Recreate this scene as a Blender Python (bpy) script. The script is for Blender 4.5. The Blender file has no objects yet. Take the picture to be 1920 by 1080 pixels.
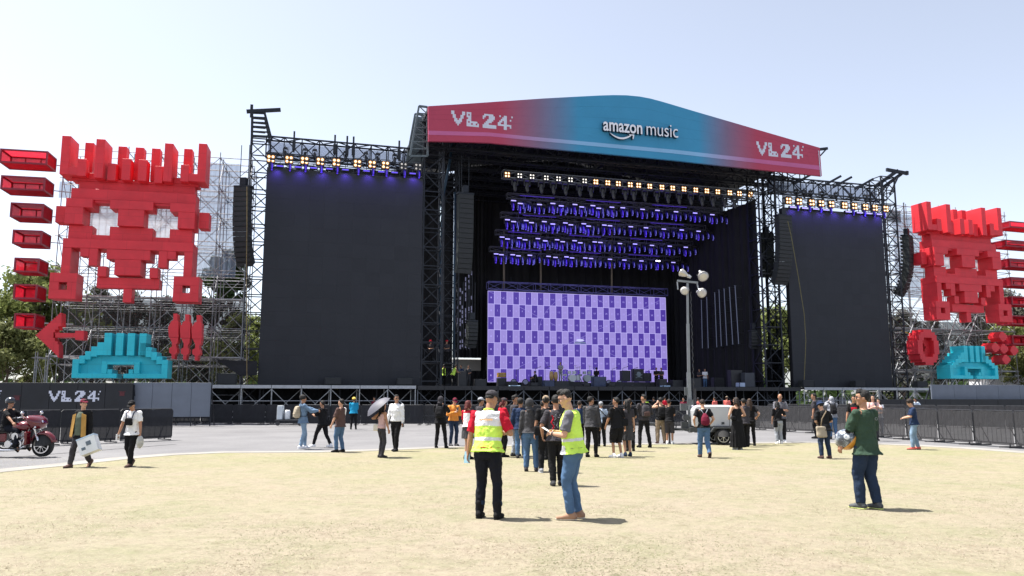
import bpy, math, random
from mathutils import Vector, Matrix, Euler, noise as mnoise
rnd = random.Random(7)
C = bpy.context.scene.collection
SC = bpy.context.scene
R = math.radians
# ------------------------------------------------------------------ camera
F, CX, CY, CAMZ = 1500.0, 960.0, 540.0, 1.66
PITCH = math.atan(206.0 / F)
cam = bpy.data.cameras.new('camera'); camo = bpy.data.objects.new('camera', cam); C.objects.link(camo)
cam.sensor_width = 36; cam.lens = 36 * F / 1920; cam.clip_end = 3000; cam.clip_start = .1
camo.location = (0, 0, CAMZ); camo.rotation_euler = (math.pi / 2 + PITCH, 0, 0); SC.camera = camo
FW = Vector((0, math.cos(PITCH), math.sin(PITCH))); UP = Vector((0, -math.sin(PITCH), math.cos(PITCH))); RT = Vector((1, 0, 0))
def ray(px, py): return FW + RT * ((px - CX) / F) + UP * ((CY - py) / F)
def on_ground(px, py, z=0.0):
    d = ray(px, py); t = (z - CAMZ) / d.z
    return Vector((d.x * t, d.y * t, z))
def at_depth(px, py, Y):
    d = ray(px, py); t = Y / d.y
    return Vector((d.x * t, Y, CAMZ + d.z * t))
class Frame:                      # a local floor frame: x along a facade, y to its back, z up
    def __init__(s, o, th):
        s.o = Vector((o[0], o[1], 0)); s.th = th
        s.u = Vector((math.cos(th), math.sin(th), 0)); s.n = Vector((-math.sin(th), math.cos(th), 0))
    def W(s, p): return s.o + s.u * p[0] + s.n * p[1] + Vector((0, 0, p[2]))
    def hit(s, px, py, d):        # where the sight line meets the facade plane at depth d
        r = ray(px, py); c = Vector((0, 0, CAMZ))
        t = (d - (c - s.o).dot(s.n)) / r.dot(s.n)
        p = c + r * t - s.o
        return Vector((p.dot(s.u), d, p.z))
WORLD = Frame((0, 0), 0.0)
# ------------------------------------------------------------------ mesh builder
class MB:
    def __init__(s): s.v = []; s.f = []; s.m = []
    def add(s, vs, fs, mi=0):
        k = len(s.v); s.v.extend(Vector(v) for v in vs)
        for f in fs: s.f.append([i + k for i in f]); s.m.append(mi)
        return s
    def box(s, x0, x1, y0, y1, z0, z1, mi=0):
        vs = [(x, y, z) for z in (z0, z1) for y in (y0, y1) for x in (x0, x1)]
        return s.add(vs, [(0, 2, 3, 1), (4, 5, 7, 6), (0, 1, 5, 4), (2, 6, 7, 3), (0, 4, 6, 2), (1, 3, 7, 5)], mi)
    def bar(s, p, q, w=.05, h=None, mi=0):
        p = Vector(p); q = Vector(q); d = (q - p)
        if d.length < 1e-6: return s
        d.normalize(); h = h or w
        a = d.cross(Vector((0, 0, 1)))
        if a.length < 1e-3: a = Vector((1, 0, 0))
        a.normalize(); b = a.cross(d)
        vs = [e + a * (i * w / 2) + b * (j * h / 2) for e in (p, q) for i, j in ((-1, -1), (1, -1), (1, 1), (-1, 1))]
        return s.add(vs, [(3, 2, 1, 0), (4, 5, 6, 7), (0, 1, 5, 4), (1, 2, 6, 5), (2, 3, 7, 6), (3, 0, 4, 7)], mi)
    def path(s, pts, rad, n=10, flat=1.0, mi=0, ref=None, caps=True):
        pts = [Vector(p) for p in pts]; N = len(pts)
        if not hasattr(rad, '__len__'): rad = [rad] * N
        ref = Vector(ref) if ref else None
        k0 = len(s.v); a = None
        for i, p in enumerate(pts):
            t = (pts[min(i + 1, N - 1)] - pts[max(i - 1, 0)])
            if t.length < 1e-9: t = Vector((0, 0, 1))
            t.normalize()
            if a is None:
                a = ref if ref else (Vector((1, 0, 0)) if abs(t.x) < .9 else Vector((0, 1, 0)))
            a = (a - t * a.dot(t))
            if a.length < 1e-6: a = t.orthogonal()
            a.normalize(); b = t.cross(a)
            r = rad[i]
            ra, rb = (r if hasattr(r, '__len__') else (r, r * flat))
            for k in range(n):
                an = 2 * math.pi * k / n
                s.v.append(p + a * (ra * math.cos(an)) + b * (rb * math.sin(an)))
        for i in range(N - 1):
            for k in range(n):
                k2 = (k + 1) % n
                s.f.append([k0 + i * n + k, k0 + i * n + k2, k0 + (i + 1) * n + k2, k0 + (i + 1) * n + k]); s.m.append(mi)
        if caps:
            s.f.append([k0 + k for k in range(n)][::-1]); s.m.append(mi)
            s.f.append([k0 + (N - 1) * n + k for k in range(n)]); s.m.append(mi)
        return s
    def tube(s, p, q, r, n=8, r2=None, mi=0): return s.path([p, q], [r, r if r2 is None else r2], n, mi=mi)
    def limb(s, pts, rad, n=12, flat=1.0, ref=None):    # tube with rounded ends
        pts = [Vector(p) for p in pts]
        def rr(r): return r if hasattr(r, '__len__') else (r, r * flat)
        rad = [rr(r) for r in rad]
        d0 = (pts[0] - pts[1]).normalized(); d1 = (pts[-1] - pts[-2]).normalized()
        P = []; Q = []
        for c in (.98, .8, .45):
            P.append(pts[0] + d0 * (rad[0][1] * c)); k = math.sqrt(1 - c * c); Q.append((rad[0][0] * k, rad[0][1] * k))
        P += pts; Q += rad
        for c in (.45, .8, .98):
            P.append(pts[-1] + d1 * (rad[-1][1] * c)); k = math.sqrt(1 - c * c); Q.append((rad[-1][0] * k, rad[-1][1] * k))
        return s.path(P, Q, n, ref=ref)
    def rings(s, rs, n=20, mi=0, X=None, power=2.0, caps=True):  # horizontal rings: (z, half width, half depth, yoff[, xoff])
        k0 = len(s.v)
        for r in rs:
            z, w, d, yo = r[:4]; xo = r[4] if len(r) > 4 else 0
            for k in range(n):
                an = 2 * math.pi * k / n; c, sn = math.cos(an), math.sin(an)
                e = 2.0 / power
                p = Vector((xo + w * math.copysign(abs(c) ** e, c), yo + d * math.copysign(abs(sn) ** e, sn), z))
                s.v.append(X(p) if X else p)
        N = len(rs)
        for i in range(N - 1):
            for k in range(n):
                k2 = (k + 1) % n
                s.f.append([k0 + i * n + k, k0 + i * n + k2, k0 + (i + 1) * n + k2, k0 + (i + 1) * n + k]); s.m.append(mi)
        if caps:
            s.f.append([k0 + k for k in range(n)][::-1]); s.m.append(mi)
            s.f.append([k0 + (N - 1) * n + k for k in range(n)]); s.m.append(mi)
        return s
    def ell(s, c, r, n=14, m=9, X=None, mi=0, z0=-1.0, z1=1.0):
        rs = []
        a0, a1 = math.asin(max(-1, z0)), math.asin(min(1, z1))
        for i in range(m + 1):
            a = a0 + (a1 - a0) * i / m
            k = max(math.cos(a), .02)
            rs.append((c[2] + r[2] * math.sin(a), r[0] * k, r[1] * k, c[1], c[0]))
        return s.rings(rs, n, mi, X)
    def prism(s, poly, y0, y1, mi=0, fn=None):   # polygon in x,z extruded in y (fn maps points)
        n = len(poly); f = fn or (lambda p: p)
        vs = [f(Vector((x, y0, z))) for x, z in poly] + [f(Vector((x, y1, z))) for x, z in poly]
        fs = [list(range(n)), list(range(2 * n - 1, n - 1, -1))] + [[i, i + n, (i + 1) % n + n, (i + 1) % n] for i in range(n)]
        return s.add(vs, fs, mi)
    def cells(s, rows, x0, z0, cw, ch, y0, y1, mi=0):   # pixel art: rows of '#' from the top; x right, z up
        H = len(rows)
        for j, row in enumerate(rows):
            i = 0
            while i < len(row):
                if row[i] != '.' and row[i] != ' ':
                    k = i
                    while k < len(row) and row[k] not in '. ': k += 1
                    s.box(x0 + i * cw, x0 + k * cw, y0, y1, z0 + (H - 1 - j) * ch, z0 + (H - j) * ch, mi); i = k
                else: i += 1
        return s
    def truss(s, p, q, w=.5, h=.5, seg=1.0, r=.03, up=None, diag=True):  # box truss of square bars between p and q
        p = Vector(p); q = Vector(q); d = q - p; L = d.length; d.normalize()
        a = (Vector(up) if up else Vector((0, 0, 1))); a = a - d * a.dot(d)
        if a.length < 1e-3: a = Vector((0, 1, 0)) - d * d.y
        a.normalize(); b = d.cross(a)
        cs = [a * (i * h / 2) + b * (j * w / 2) for i, j in ((-1, -1), (1, -1), (1, 1), (-1, 1))]
        for c in cs: s.bar(p + c, q + c, r * 2)
        n = max(1, int(round(L / seg)))
        for i in range(n + 1):
            e = p + d * (L * i / n)
            for k in range(4): s.bar(e + cs[k], e + cs[(k + 1) % 4], r * 1.3)
            if diag and i < n:
                e2 = p + d * (L * (i + 1) / n)
                for k in range(4):
                    k2 = (k + 1) % 4
                    if i % 2: s.bar(e + cs[k], e2 + cs[k2], r * 1.2)
                    else: s.bar(e + cs[k2], e2 + cs[k], r * 1.2)
        return s
BASE = {}
def mesh_of(mb, mats, smooth=False, off=None):
    me = bpy.data.meshes.new('mesh')
    off = off or Vector((0, 0, 0))
    me.from_pydata([(v - off)[:] for v in mb.v], [], mb.f)
    ms = mats if isinstance(mats, (list, tuple)) else [mats]
    for m in ms: me.materials.append(m)
    if len(ms) > 1: me.polygons.foreach_set('material_index', mb.m)
    if smooth: me.polygons.foreach_set('use_smooth', [True] * len(me.polygons))
    me.update()
    return me
def props(o, label=None, cat=None, group=None, kind=None):
    if label: o['label'] = label
    if cat: o['category'] = cat
    if group: o['group'] = group
    if kind: o['kind'] = kind
    return o
def thing(name, label, cat, base=(0, 0, 0), frame=WORLD, group=None, rot=0.0):
    o = bpy.data.objects.new(name, None); C.objects.link(o); o.empty_display_size = .2
    o.location = frame.W(base); o.rotation_euler = (0, 0, frame.th + rot)
    BASE[o] = Vector(base)
    return props(o, label, cat, group)
def part(name, mb, mat, parent, smooth=False, bev=0.0, label=None):
    me = mb if isinstance(mb, bpy.types.Mesh) else mesh_of(mb, mat, smooth, BASE.get(parent, Vector((0, 0, 0))))
    o = bpy.data.objects.new(name, me); C.objects.link(o); o.parent = parent
    BASE[o] = BASE.get(parent, Vector((0, 0, 0)))
    if bev: bevel(o, bev)
    if label: o['label'] = label
    return o
def bevel(o, w, seg=1):
    b = o.modifiers.new('bevel', 'BEVEL'); b.width = w; b.segments = seg; b.limit_method = 'ANGLE'; b.angle_limit = R(40)
    return o
def solo(name, label, cat, mb, mat, base=(0, 0, 0), frame=WORLD, group=None, smooth=False, kind=None, bev=0.0):
    o = bpy.data.objects.new(name, mesh_of(mb, mat, smooth, Vector(base))); C.objects.link(o)
    o.location = frame.W(base); o.rotation_euler = (0, 0, frame.th); BASE[o] = Vector(base)
    if bev: bevel(o, bev)
    return props(o, label, cat, group, kind)
def dup(root, loc=None, rotz=None, label=None, group=None, scale=None):
    def cp(o, par):
        c = o.copy(); C.objects.link(c)
        BASE[c] = BASE.get(o, Vector((0, 0, 0)))
        if par: c.parent = par
        for ch in list(KIDS.get(o, [])): KIDS.setdefault(c, []).append(cp(ch, c))
        return c
    KIDS.clear()
    for o in C.objects:
        if o.parent: KIDS.setdefault(o.parent, []).append(o)
    c = cp(root, None)
    if loc is not None: c.location = loc
    if rotz is not None: c.rotation_euler = (0, 0, rotz)
    if scale: c.scale = (scale,) * 3
    if label: c['label'] = label
    if group: c['group'] = group
    return c
KIDS = {}
# ------------------------------------------------------------------ materials
MATS = {}
def mat(name, col, rough=.6, metal=0.0, var=.12, scale=2.0, bump=0.0, bscale=30.0, spec=.5, trans=0.0, alpha=1.0, coat=0.0, sheen=0.0, joint=None, island=0.0):
    if name in MATS: return MATS[name]
    m = bpy.data.materials.new(name); m.use_nodes = True; nt = m.node_tree; N = nt.nodes; L = nt.links
    b = N['Principled BSDF']; out = N['Material Output']
    b.inputs['Roughness'].default_value = rough; b.inputs['Metallic'].default_value = metal
    b.inputs['Specular IOR Level'].default_value = spec; b.inputs['Coat Weight'].default_value = coat
    b.inputs['Sheen Weight'].default_value = sheen
    tc = N.new('ShaderNodeTexCoord')
    nz = N.new('ShaderNodeTexNoise'); nz.inputs['Scale'].default_value = scale; nz.inputs['Detail'].default_value = 5
    L.new(tc.outputs['Object'], nz.inputs['Vector'])
    mr = N.new('ShaderNodeMapRange'); mr.inputs['From Min'].default_value = .3; mr.inputs['From Max'].default_value = .7
    mr.inputs['To Min'].default_value = 1 - var; mr.inputs['To Max'].default_value = 1 + var
    L.new(nz.outputs['Fac'], mr.inputs['Value'])
    vm = N.new('ShaderNodeVectorMath'); vm.operation = 'SCALE'; vm.inputs[0].default_value = col[:3]
    L.new(mr.outputs['Result'], vm.inputs['Scale']); L.new(vm.outputs['Vector'], b.inputs['Base Color'])
    if joint:
        bk = N.new('ShaderNodeTexBrick'); bk.inputs['Color1'].default_value = (1, 1, 1, 1); bk.inputs['Color2'].default_value = (.93, .93, .93, 1); bk.inputs['Mortar'].default_value = (.74, .74, .74, 1)
        bk.inputs['Scale'].default_value = 1; bk.inputs['Brick Width'].default_value = joint[0]; bk.inputs['Row Height'].default_value = joint[1]; bk.inputs['Mortar Size'].default_value = .012
        sp = N.new('ShaderNodeSeparateXYZ'); cb_ = N.new('ShaderNodeCombineXYZ'); L.new(tc.outputs['Object'], sp.inputs[0])
        ad = N.new('ShaderNodeMath'); L.new(sp.outputs['X'], ad.inputs[0]); L.new(sp.outputs['Y'], ad.inputs[1]); L.new(ad.outputs[0], cb_.inputs['X']); L.new(sp.outputs['Z'], cb_.inputs['Y'])
        L.new(cb_.outputs[0], bk.inputs['Vector'])
        ml = N.new('ShaderNodeVectorMath'); ml.operation = 'MULTIPLY'; L.new(vm.outputs['Vector'], ml.inputs[0]); L.new(bk.outputs['Color'], ml.inputs[1]); L.new(ml.outputs['Vector'], b.inputs['Base Color'])
    if island:
        gi = N.new('ShaderNodeNewGeometry'); mi_ = N.new('ShaderNodeMapRange'); mi_.inputs['To Min'].default_value = 1 - island; mi_.inputs['To Max'].default_value = 1 + island
        L.new(gi.outputs['Random Per Island'], mi_.inputs['Value']); m3 = N.new('ShaderNodeVectorMath'); m3.operation = 'SCALE'; L.new(vm.outputs['Vector'], m3.inputs[0]); L.new(mi_.outputs[0], m3.inputs['Scale']); L.new(m3.outputs['Vector'], b.inputs['Base Color'])
    if bump:
        n2 = N.new('ShaderNodeTexNoise'); n2.inputs['Scale'].default_value = bscale; n2.inputs['Detail'].default_value = 4
        L.new(tc.outputs['Object'], n2.inputs['Vector'])
        bp = N.new('ShaderNodeBump'); bp.inputs['Strength'].default_value = bump; bp.inputs['Distance'].default_value = .02
        L.new(n2.outputs['Fac'], bp.inputs['Height']); L.new(bp.outputs['Normal'], b.inputs['Normal'])
    sh = b.outputs[0]
    if trans:
        t = N.new('ShaderNodeBsdfTranslucent'); L.new(vm.outputs['Vector'], t.inputs['Color'])
        mx = N.new('ShaderNodeMixShader'); mx.inputs[0].default_value = trans
        L.new(sh, mx.inputs[1]); L.new(t.outputs[0], mx.inputs[2]); sh = mx.outputs[0]
    if alpha < 1:
        t = N.new('ShaderNodeBsdfTransparent'); mx = N.new('ShaderNodeMixShader'); mx.inputs[0].default_value = alpha
        L.new(t.outputs[0], mx.inputs[1]); L.new(sh, mx.inputs[2]); sh = mx.outputs[0]
    L.new(sh, out.inputs['Surface'])
    MATS[name] = m
    return m
def glow(name, col, strength):
    if name in MATS: return MATS[name]
    m = bpy.data.materials.new(name); m.use_nodes = True; nt = m.node_tree
    b = nt.nodes['Principled BSDF']; b.inputs['Base Color'].default_value = (*[c * .3 for c in col], 1)
    b.inputs['Emission Color'].default_value = (*col, 1); b.inputs['Emission Strength'].default_value = strength
    MATS[name] = m
    return m
STEEL = mat('dark_steel', (.020, .023, .031), .5, .5, .25, 6)
BLACKP = mat('black_paint', (.018, .018, .022), .55, 0, .3, 5)
GALV = mat('galvanised_tube', (.42, .43, .45), .42, .75, .3, 7)
SCAFF = mat('scaffold_tube', (.24, .245, .26), .5, .5, .35, 5)
ALU = mat('deck_edge_aluminium', (.42, .43, .46), .45, .35, .12, 4)
RED = mat('red_painted_panel', (.80, .040, .058), .5, 0, .09, 1.2, .18, 6, trans=.2, joint=(2.2, 1.15))
REDT = mat('red_net', (.62, .03, .07), .7, 0, .12, 3, trans=.7, alpha=.82)
CYAN = mat('cyan_painted_panel', (.022, .56, .67), .5, 0, .09, 1.2, .15, 6, joint=(1.6, .9))
DRAPE = mat('black_drape', (.006, .006, .0075), .9, 0, .35, .8, .3, 3)
LEDOFF = mat('dark_led_panel', (.022, .024, .032), .62, 0, .06, .6, spec=.25)
CLOTH_GREY = mat('grey_scrim', (.36, .43, .58), .9, 0, .1, .6, .3, 2, trans=.6, alpha=.62)
BANNERW = mat('white_print', (.60, .62, .72), .7, 0, .05, 3)
GREYPANEL = mat('grey_cladding', (.13, .15, .19), .6, 0, .10, 1.2)
DARKPANEL = mat('black_cladding', (.007, .008, .012), .6, 0, .3, 1.4)
# ------------------------------------------------------------------ sky, sun
w = bpy.data.worlds.new('World'); SC.world = w; w.use_nodes = True
nt = w.node_tree; sky = nt.nodes.new('ShaderNodeTexSky'); sky.sky_type = 'NISHITA'; sky.sun_disc = False
SUN_EL, SUN_AZ = R(66), R(-73)          # azimuth from +Y, clockwise positive
sky.sun_elevation = SUN_EL; sky.sun_rotation = SUN_AZ
sky.air_density = 1.0; sky.dust_density = 10.0; sky.ozone_density = 1.0; sky.altitude = 2200
hs = nt.nodes.new('ShaderNodeHueSaturation'); hs.inputs['Saturation'].default_value = .55; nt.links.new(sky.outputs[0], hs.inputs['Color'])
nt.links.new(hs.outputs[0], nt.nodes['Background'].inputs['Color']); nt.nodes['Background'].inputs['Strength'].default_value = .125
sl = bpy.data.lights.new('sun', 'SUN'); sl.energy = 5.0; sl.angle = R(.53); sl.color = (1, .955, .89)
so = bpy.data.objects.new('sun', sl); C.objects.link(so)
sd = Vector((math.sin(SUN_AZ) * math.cos(SUN_EL), math.cos(SUN_AZ) * math.cos(SUN_EL), math.sin(SUN_EL)))
so.rotation_euler = (-sd).to_track_quat('-Z', 'Y').to_euler(); so.location = (0, 0, 60)
SC.view_settings.view_transform = 'Standard'; SC.view_settings.look = 'None'; SC.view_settings.exposure = 1.15
try: SC.cycles.use_denoising = True; SC.cycles.max_bounces = 8; SC.cycles.transparent_max_bounces = 24; SC.cycles.caustics_reflective = False; SC.cycles.sample_clamp_indirect = 6
except Exception: pass
# ------------------------------------------------------------------ ground
def ground_mat(name, kind):
    m = bpy.data.materials.new(name); m.use_nodes = True; nt = m.node_tree; N = nt.nodes; L = nt.links
    b = N['Principled BSDF']; b.inputs['Roughness'].default_value = .9; b.inputs['Specular IOR Level'].default_value = .2
    g = N.new('ShaderNodeNewGeometry')
    def nz(s, d=6, r=.6):
        n = N.new('ShaderNodeTexNoise'); n.inputs['Scale'].default_value = s; n.inputs['Detail'].default_value = d; n.inputs['Roughness'].default_value = r
        L.new(g.outputs['Position'], n.inputs['Vector']); return n.outputs['Fac']
    def ramp(src, stops):
        r = N.new('ShaderNodeValToRGB'); e = r.color_ramp.elements
        e[0].position, e[0].color = stops[0][0], (*stops[0][1], 1); e[1].position, e[1].color = stops[-1][0], (*stops[-1][1], 1)
        for p, c in stops[1:-1]: x = e.new(p); x.color = (*c, 1)
        L.new(src, r.inputs[0]); return r.outputs[0]
    def mix(a, c, f, mode='MIX'):
        x = N.new('ShaderNodeMixRGB'); x.blend_type = mode
        if isinstance(f, float): x.inputs[0].default_value = f
        else: L.new(f, x.inputs[0])
        L.new(a, x.inputs[1]); L.new(c, x.inputs[2]); return x.outputs[0]
    if kind == 'grass':
        big = ramp(nz(.30, 6, .65), [(.34, (.276, .234, .180)), (.50, (.262, .234, .166)), (.64, (.218, .217, .130))])
        mid = ramp(nz(1.6, 6, .7), [(.28, (.296, .238, .192)), (.5, (.265, .234, .172)), (.70, (.186, .187, .106))])
        fine = ramp(nz(26, 8, .8), [(.28, (.60, .59, .56)), (.5, (.98, .98, .98)), (.75, (1.28, 1.27, 1.25))])
        pat = ramp(nz(5.5, 7, .75), [(.28, (.64, .58, .52)), (.48, (1, 1, 1)), (.74, (1.22, 1.21, 1.18))])
        col = mix(mix(mix(big, mid, .55), pat, .8, 'MULTIPLY'), fine, .85, 'MULTIPLY')
        sp_ = N.new('ShaderNodeSeparateXYZ'); L.new(g.outputs['Position'], sp_.inputs[0]); my = N.new('ShaderNodeMapRange'); my.inputs['From Min'].default_value = 9.5; my.inputs['From Max'].default_value = 24; my.inputs['To Max'].default_value = .48; L.new(sp_.outputs['Y'], my.inputs['Value'])
        gm = N.new('ShaderNodeMath'); gm.operation = 'MULTIPLY'; L.new(my.outputs[0], gm.inputs[0]); L.new(ramp(nz(.5, 5, .65), [(.32, (.1, .1, .1)), (.62, (1, 1, 1))]), gm.inputs[1])
        gc = N.new('ShaderNodeRGB'); gc.outputs[0].default_value = (.83, .95, .60, 1); col = mix(col, mix(col, gc.outputs[0], 1.0, 'MULTIPLY'), gm.outputs[0])
        vf = nz(110, 3, .7); bs = .55
    elif kind == 'road':
        big = ramp(nz(.35, 5), [(.35, (.150, .149, .154)), (.65, (.185, .184, .188))])
        fine = ramp(nz(9, 8, .8), [(.3, (.8, .8, .8)), (.7, (1.12, 1.12, 1.12))])
        col = mix(big, fine, .8, 'MULTIPLY'); vf = nz(60, 4); bs = .2
    else:
        big = ramp(nz(.8, 5), [(.35, (.235, .225, .208)), (.65, (.29, .278, .258))])
        fine = ramp(nz(14, 8, .8), [(.3, (.82, .82, .82)), (.7, (1.1, 1.1, 1.1))])
        col = mix(big, fine, .8, 'MULTIPLY'); vf = nz(60, 4); bs = .2
    L.new(col, b.inputs['Base Color'])
    bp = N.new('ShaderNodeBump'); bp.inputs['Strength'].default_value = bs; bp.inputs['Distance'].default_value = .03
    L.new(vf, bp.inputs['Height']); L.new(bp.outputs['Normal'], b.inputs['Normal'])
    return m
MG, MR_, MK = ground_mat('dry_turf', 'grass'), ground_mat('pale_asphalt', 'road'), ground_mat('kerb_concrete', 'kerb')
def sheet(name, pts, z, m):
    mb = MB().add([(p[0], p[1], z) for p in pts], [list(range(len(pts)))])
    return solo(name, None, None, mb, m, kind='structure')
sheet('ground', [(-1500, -60), (1500, -60), (1500, 2200), (-1500, 2200)], -.02, MR_)
edge_px = [(-260, 915), (0, 886), (130, 873), (250, 860), (330, 853.5), (420, 849.5), (520, 849), (600, 848.5), (700, 845.5), (790, 842), (880, 838), (1000, 836), (1120, 834.5), (1230, 833.5), (1330, 832.5), (1430, 831.5), (1520, 830.5), (1600, 832), (1700, 835.5), (1800, 841), (1920, 850), (2100, 866), (2400, 892)]
edge = [on_ground(*p) for p in edge_px]
lawn = [Vector((-30, -40, 0))] + edge + [Vector((34, -40, 0))]
sheet('lawn', lawn, 0.0, MG)
kb = MB(); n = len(edge)
out = []
for i, p in enumerate(edge):
    t = (edge[min(i + 1, n - 1)] - edge[max(i - 1, 0)]).normalized(); out.append(p + Vector((-t.y, t.x, 0)) * (.75 if p.y < 45 else .9))
for i in range(n - 1):
    a, b_, c, d = edge[i], edge[i + 1], out[i + 1], out[i]
    kb.add([(a.x, a.y, -.02), (b_.x, b_.y, -.02), (c.x, c.y, -.02), (d.x, d.y, -.02), (a.x, a.y, .009), (b_.x, b_.y, .009), (c.x, c.y, .009), (d.x, d.y, .009)],
           [(4, 5, 6, 7), (0, 1, 5, 4), (2, 3, 7, 6)])
solo('kerb', None, None, kb, MK, kind='structure')
# faint worn road stripe and dark tar seams
mk = MB()
for (x0, y0), (x1, y1) in [((330, 812), (760, 806)), ((0, 858), (330, 832)), ((780, 812), (1280, 808))]:
    a, b_ = on_ground(x0, y0), on_ground(x1, y1); d = (b_ - a).normalized(); s_ = Vector((-d.y, d.x, 0)) * .05
    mk.add([(*(a - s_).xy, -.012), (*(b_ - s_).xy, -.012), (*(b_ + s_).xy, -.012), (*(a + s_).xy, -.012)], [(0, 1, 2, 3)])
solo('road_seam', None, None, mk, mat('tar_seam', (.10,.10,.104), .9), kind='structure')
# short dry blades on the lawn
gb = MB(); r_ = random.Random(3)
NB = 170000
import itertools
vs = []; fs = []; mi = []
for i in range(NB):
    y = 6.4 + 17 * (r_.random() ** 1.7); x = (r_.random() * 2 - 1) * (y * .72 + .5)
    k = mnoise.noise(Vector((x * .6, y * .6, 0)))
    if r_.random() > .62 + k: continue
    h = .003 + .008 * r_.random() ** 2 * (1.25 + k); a = r_.random() * 6.283; wd = .003 + .0035 * r_.random(); ln = .7 + 1.0 * r_.random()
    dx, dy = math.cos(a) * wd, math.sin(a) * wd; ln = .018 + .03 * r_.random(); lx, ly = math.cos(a + 1.3) * ln, math.sin(a + 1.3) * ln
    q = len(vs)
    vs += [(x - dx, y - dy, 0), (x + dx, y + dy, 0), (x + lx, y + ly, h)]
    fs.append((q, q + 1, q + 2)); g_ = mnoise.noise(Vector((x * .35, y * .35, 5)))
    mi.append(2 if (g_ > .12 and r_.random() < .55) else (1 if r_.random() < .5 else 0))
me = bpy.data.meshes.new('grass'); me.from_pydata(vs, [], fs)
for m in (mat('straw_blade', (.29, .242, .17), .8, 0, .2, 3, trans=.3), mat('bleached_blade', (.37, .31, .24), .8, 0, .2, 3, trans=.3), mat('green_blade', (.15, .155, .07), .8, 0, .2, 3, trans=.3)): me.materials.append(m)
me.polygons.foreach_set('material_index', mi)
go = bpy.data.objects.new('grass', me); C.objects.link(go); props(go, 'short dry straw coloured grass on the lawn', 'grass', kind='stuff')
# ------------------------------------------------------------------ trees
def leafmat(name, col): return mat(name, col, .7, 0, .45, .9, trans=.35, spec=.2)
LEAF = [leafmat('bright_leaf', (.175, .205, .065)), leafmat('dark_leaf', (.045, .075, .022)), leafmat('grey_leaf', (.12, .12, .09)), leafmat('olive_leaf', (.15, .165, .06))]
BARK = mat('bark', (.10, .075, .055), .9, 0, .4, 3, .8, 8)
def make_tree(label, h, cr, nclump, lm, seed, narrow=1.0, base=.35, lsize=.32, per=70):
    q = random.Random(seed); t = thing('tree', label, 'tree')
    tr = MB(); pts = [Vector((0, 0, 0))]
    for i in range(1, 6): pts.append(Vector((q.uniform(-.03, .03) * h, q.uniform(-.03, .03) * h, h * .16 * i)))
    tr.path(pts, [h * .022 * (1 - .15 * i) for i in range(6)], 8)
    cl = []
    for k in range(nclump):
        z = base + (1 - base) * q.random() ** .8
        prof = math.sin(math.pi * min(1, max(.08, (z - base) / (1 - base) * .86 + .12))) ** .7
        a = q.random() * 6.283; rr = cr * prof * math.sqrt(q.random()) * narrow
        c = Vector((math.cos(a) * rr, math.sin(a) * rr, z * h)); cl.append((c, cr * q.uniform(.16, .34)))
    for c, s in cl[::3]:
        b0 = pts[min(5, max(1, int(c.z / h / .16 * .75)))]
        tr.path([b0, (b0 + c) / 2 + Vector((0, 0, -.03 * h)), c], [h * .008, h * .005, h * .002], 5)
    part('trunk', tr, BARK, t, True)
    vs = []; fs = []
    for c, s in cl:
        for j in range(per):
            d = Vector((q.gauss(0, 1), q.gauss(0, 1), q.gauss(0, .75)))
            d = d.normalized() * s * (q.random() ** .45)
            p = c + d; n_ = (d + Vector((q.gauss(0, .5), q.gauss(0, .5), q.gauss(.2, .5))) * s).normalized() if d.length > 0 else Vector((0, 0, 1))
            a = n_.orthogonal().normalized(); a.rotate(Matrix.Rotation(q.random() * 6.28, 3, n_)); b_ = n_.cross(a)
            l = lsize * q.uniform(.5, 1.2); k = len(vs)
            vs += [p - a * l, p - b_ * l * .45, p + a * l, p + b_ * l * .45]; fs.append((k, k + 1, k + 2, k + 3))
    mm = MB(); mm.v = vs; mm.f = fs; mm.m = [0] * len(fs)
    part('crown', mm, lm, t)
    return t
def put_tree(proto, px, Y, top_py, label, rz, first=False):
    p = at_depth(px, 746, Y); top = at_depth(px, top_py, Y).z
    o = proto if first else dup(proto)
    o['label'] = label; o['group'] = 'trees beyond the stage'
    h0 = TREEH[proto.name]; s = top / h0
    o.location = (p.x, p.y, -.02); o.rotation_euler = (0, 0, rz); o.scale = (s, s, s)
TREEH = {}
tA = make_tree('x', 12, 4.6, 70, LEAF[0], 1, per=90); TREEH[tA.name] = 12
tB = make_tree('x', 15, 3.6, 75, LEAF[2], 2, .8, .25, .26, 80); TREEH[tB.name] = 15
tC = make_tree('x', 11, 4.2, 60, LEAF[3], 3, 1, .15, .32, 90); TREEH[tC.name] = 11
tD = make_tree('x', 14, 2.2, 60, LEAF[1], 4, 1, .12, .28, 80); TREEH[tD.name] = 14
put_tree(tA, 62, 78, 512, 'tall bright green tree behind the column of red hollow boxes', 0, True)
put_tree(tA, -20, 74, 562, 'broad green tree cut by the picture edge under the lowest red boxes', 1.3)
put_tree(tC, 10, 70, 610, 'low olive tree at the edge beside the black hoarding', .4, True)
put_tree(tC, 108, 82, 590, 'olive tree behind the red arrow and the scaffold foot', 2.2)
put_tree(tB, 170, 84, 540, 'grey green tree seen through the scaffold above the arrow tail', .7, True)
put_tree(tB, 232, 88, 552, 'grey green tree seen between the skull jaw and the cyan block', 2.0)
put_tree(tB, 300, 90, 560, 'grey green tree behind the scaffold beside the three red spindles', 3.0)
put_tree(tD, 395, 92, 488, 'slim dark cypress nearest the screen tower, the shorter one', 0, True)
put_tree(tD, 422, 94, 476, 'slim dark cypress close to the tower, the taller one', 1.0)
put_tree(tD, 372, 90, 560, 'short dark cypress behind the right square block of the skull', 2.0)
put_tree(tC, 350, 86, 630, 'low olive tree behind the three red spindles', 1.0)
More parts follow.
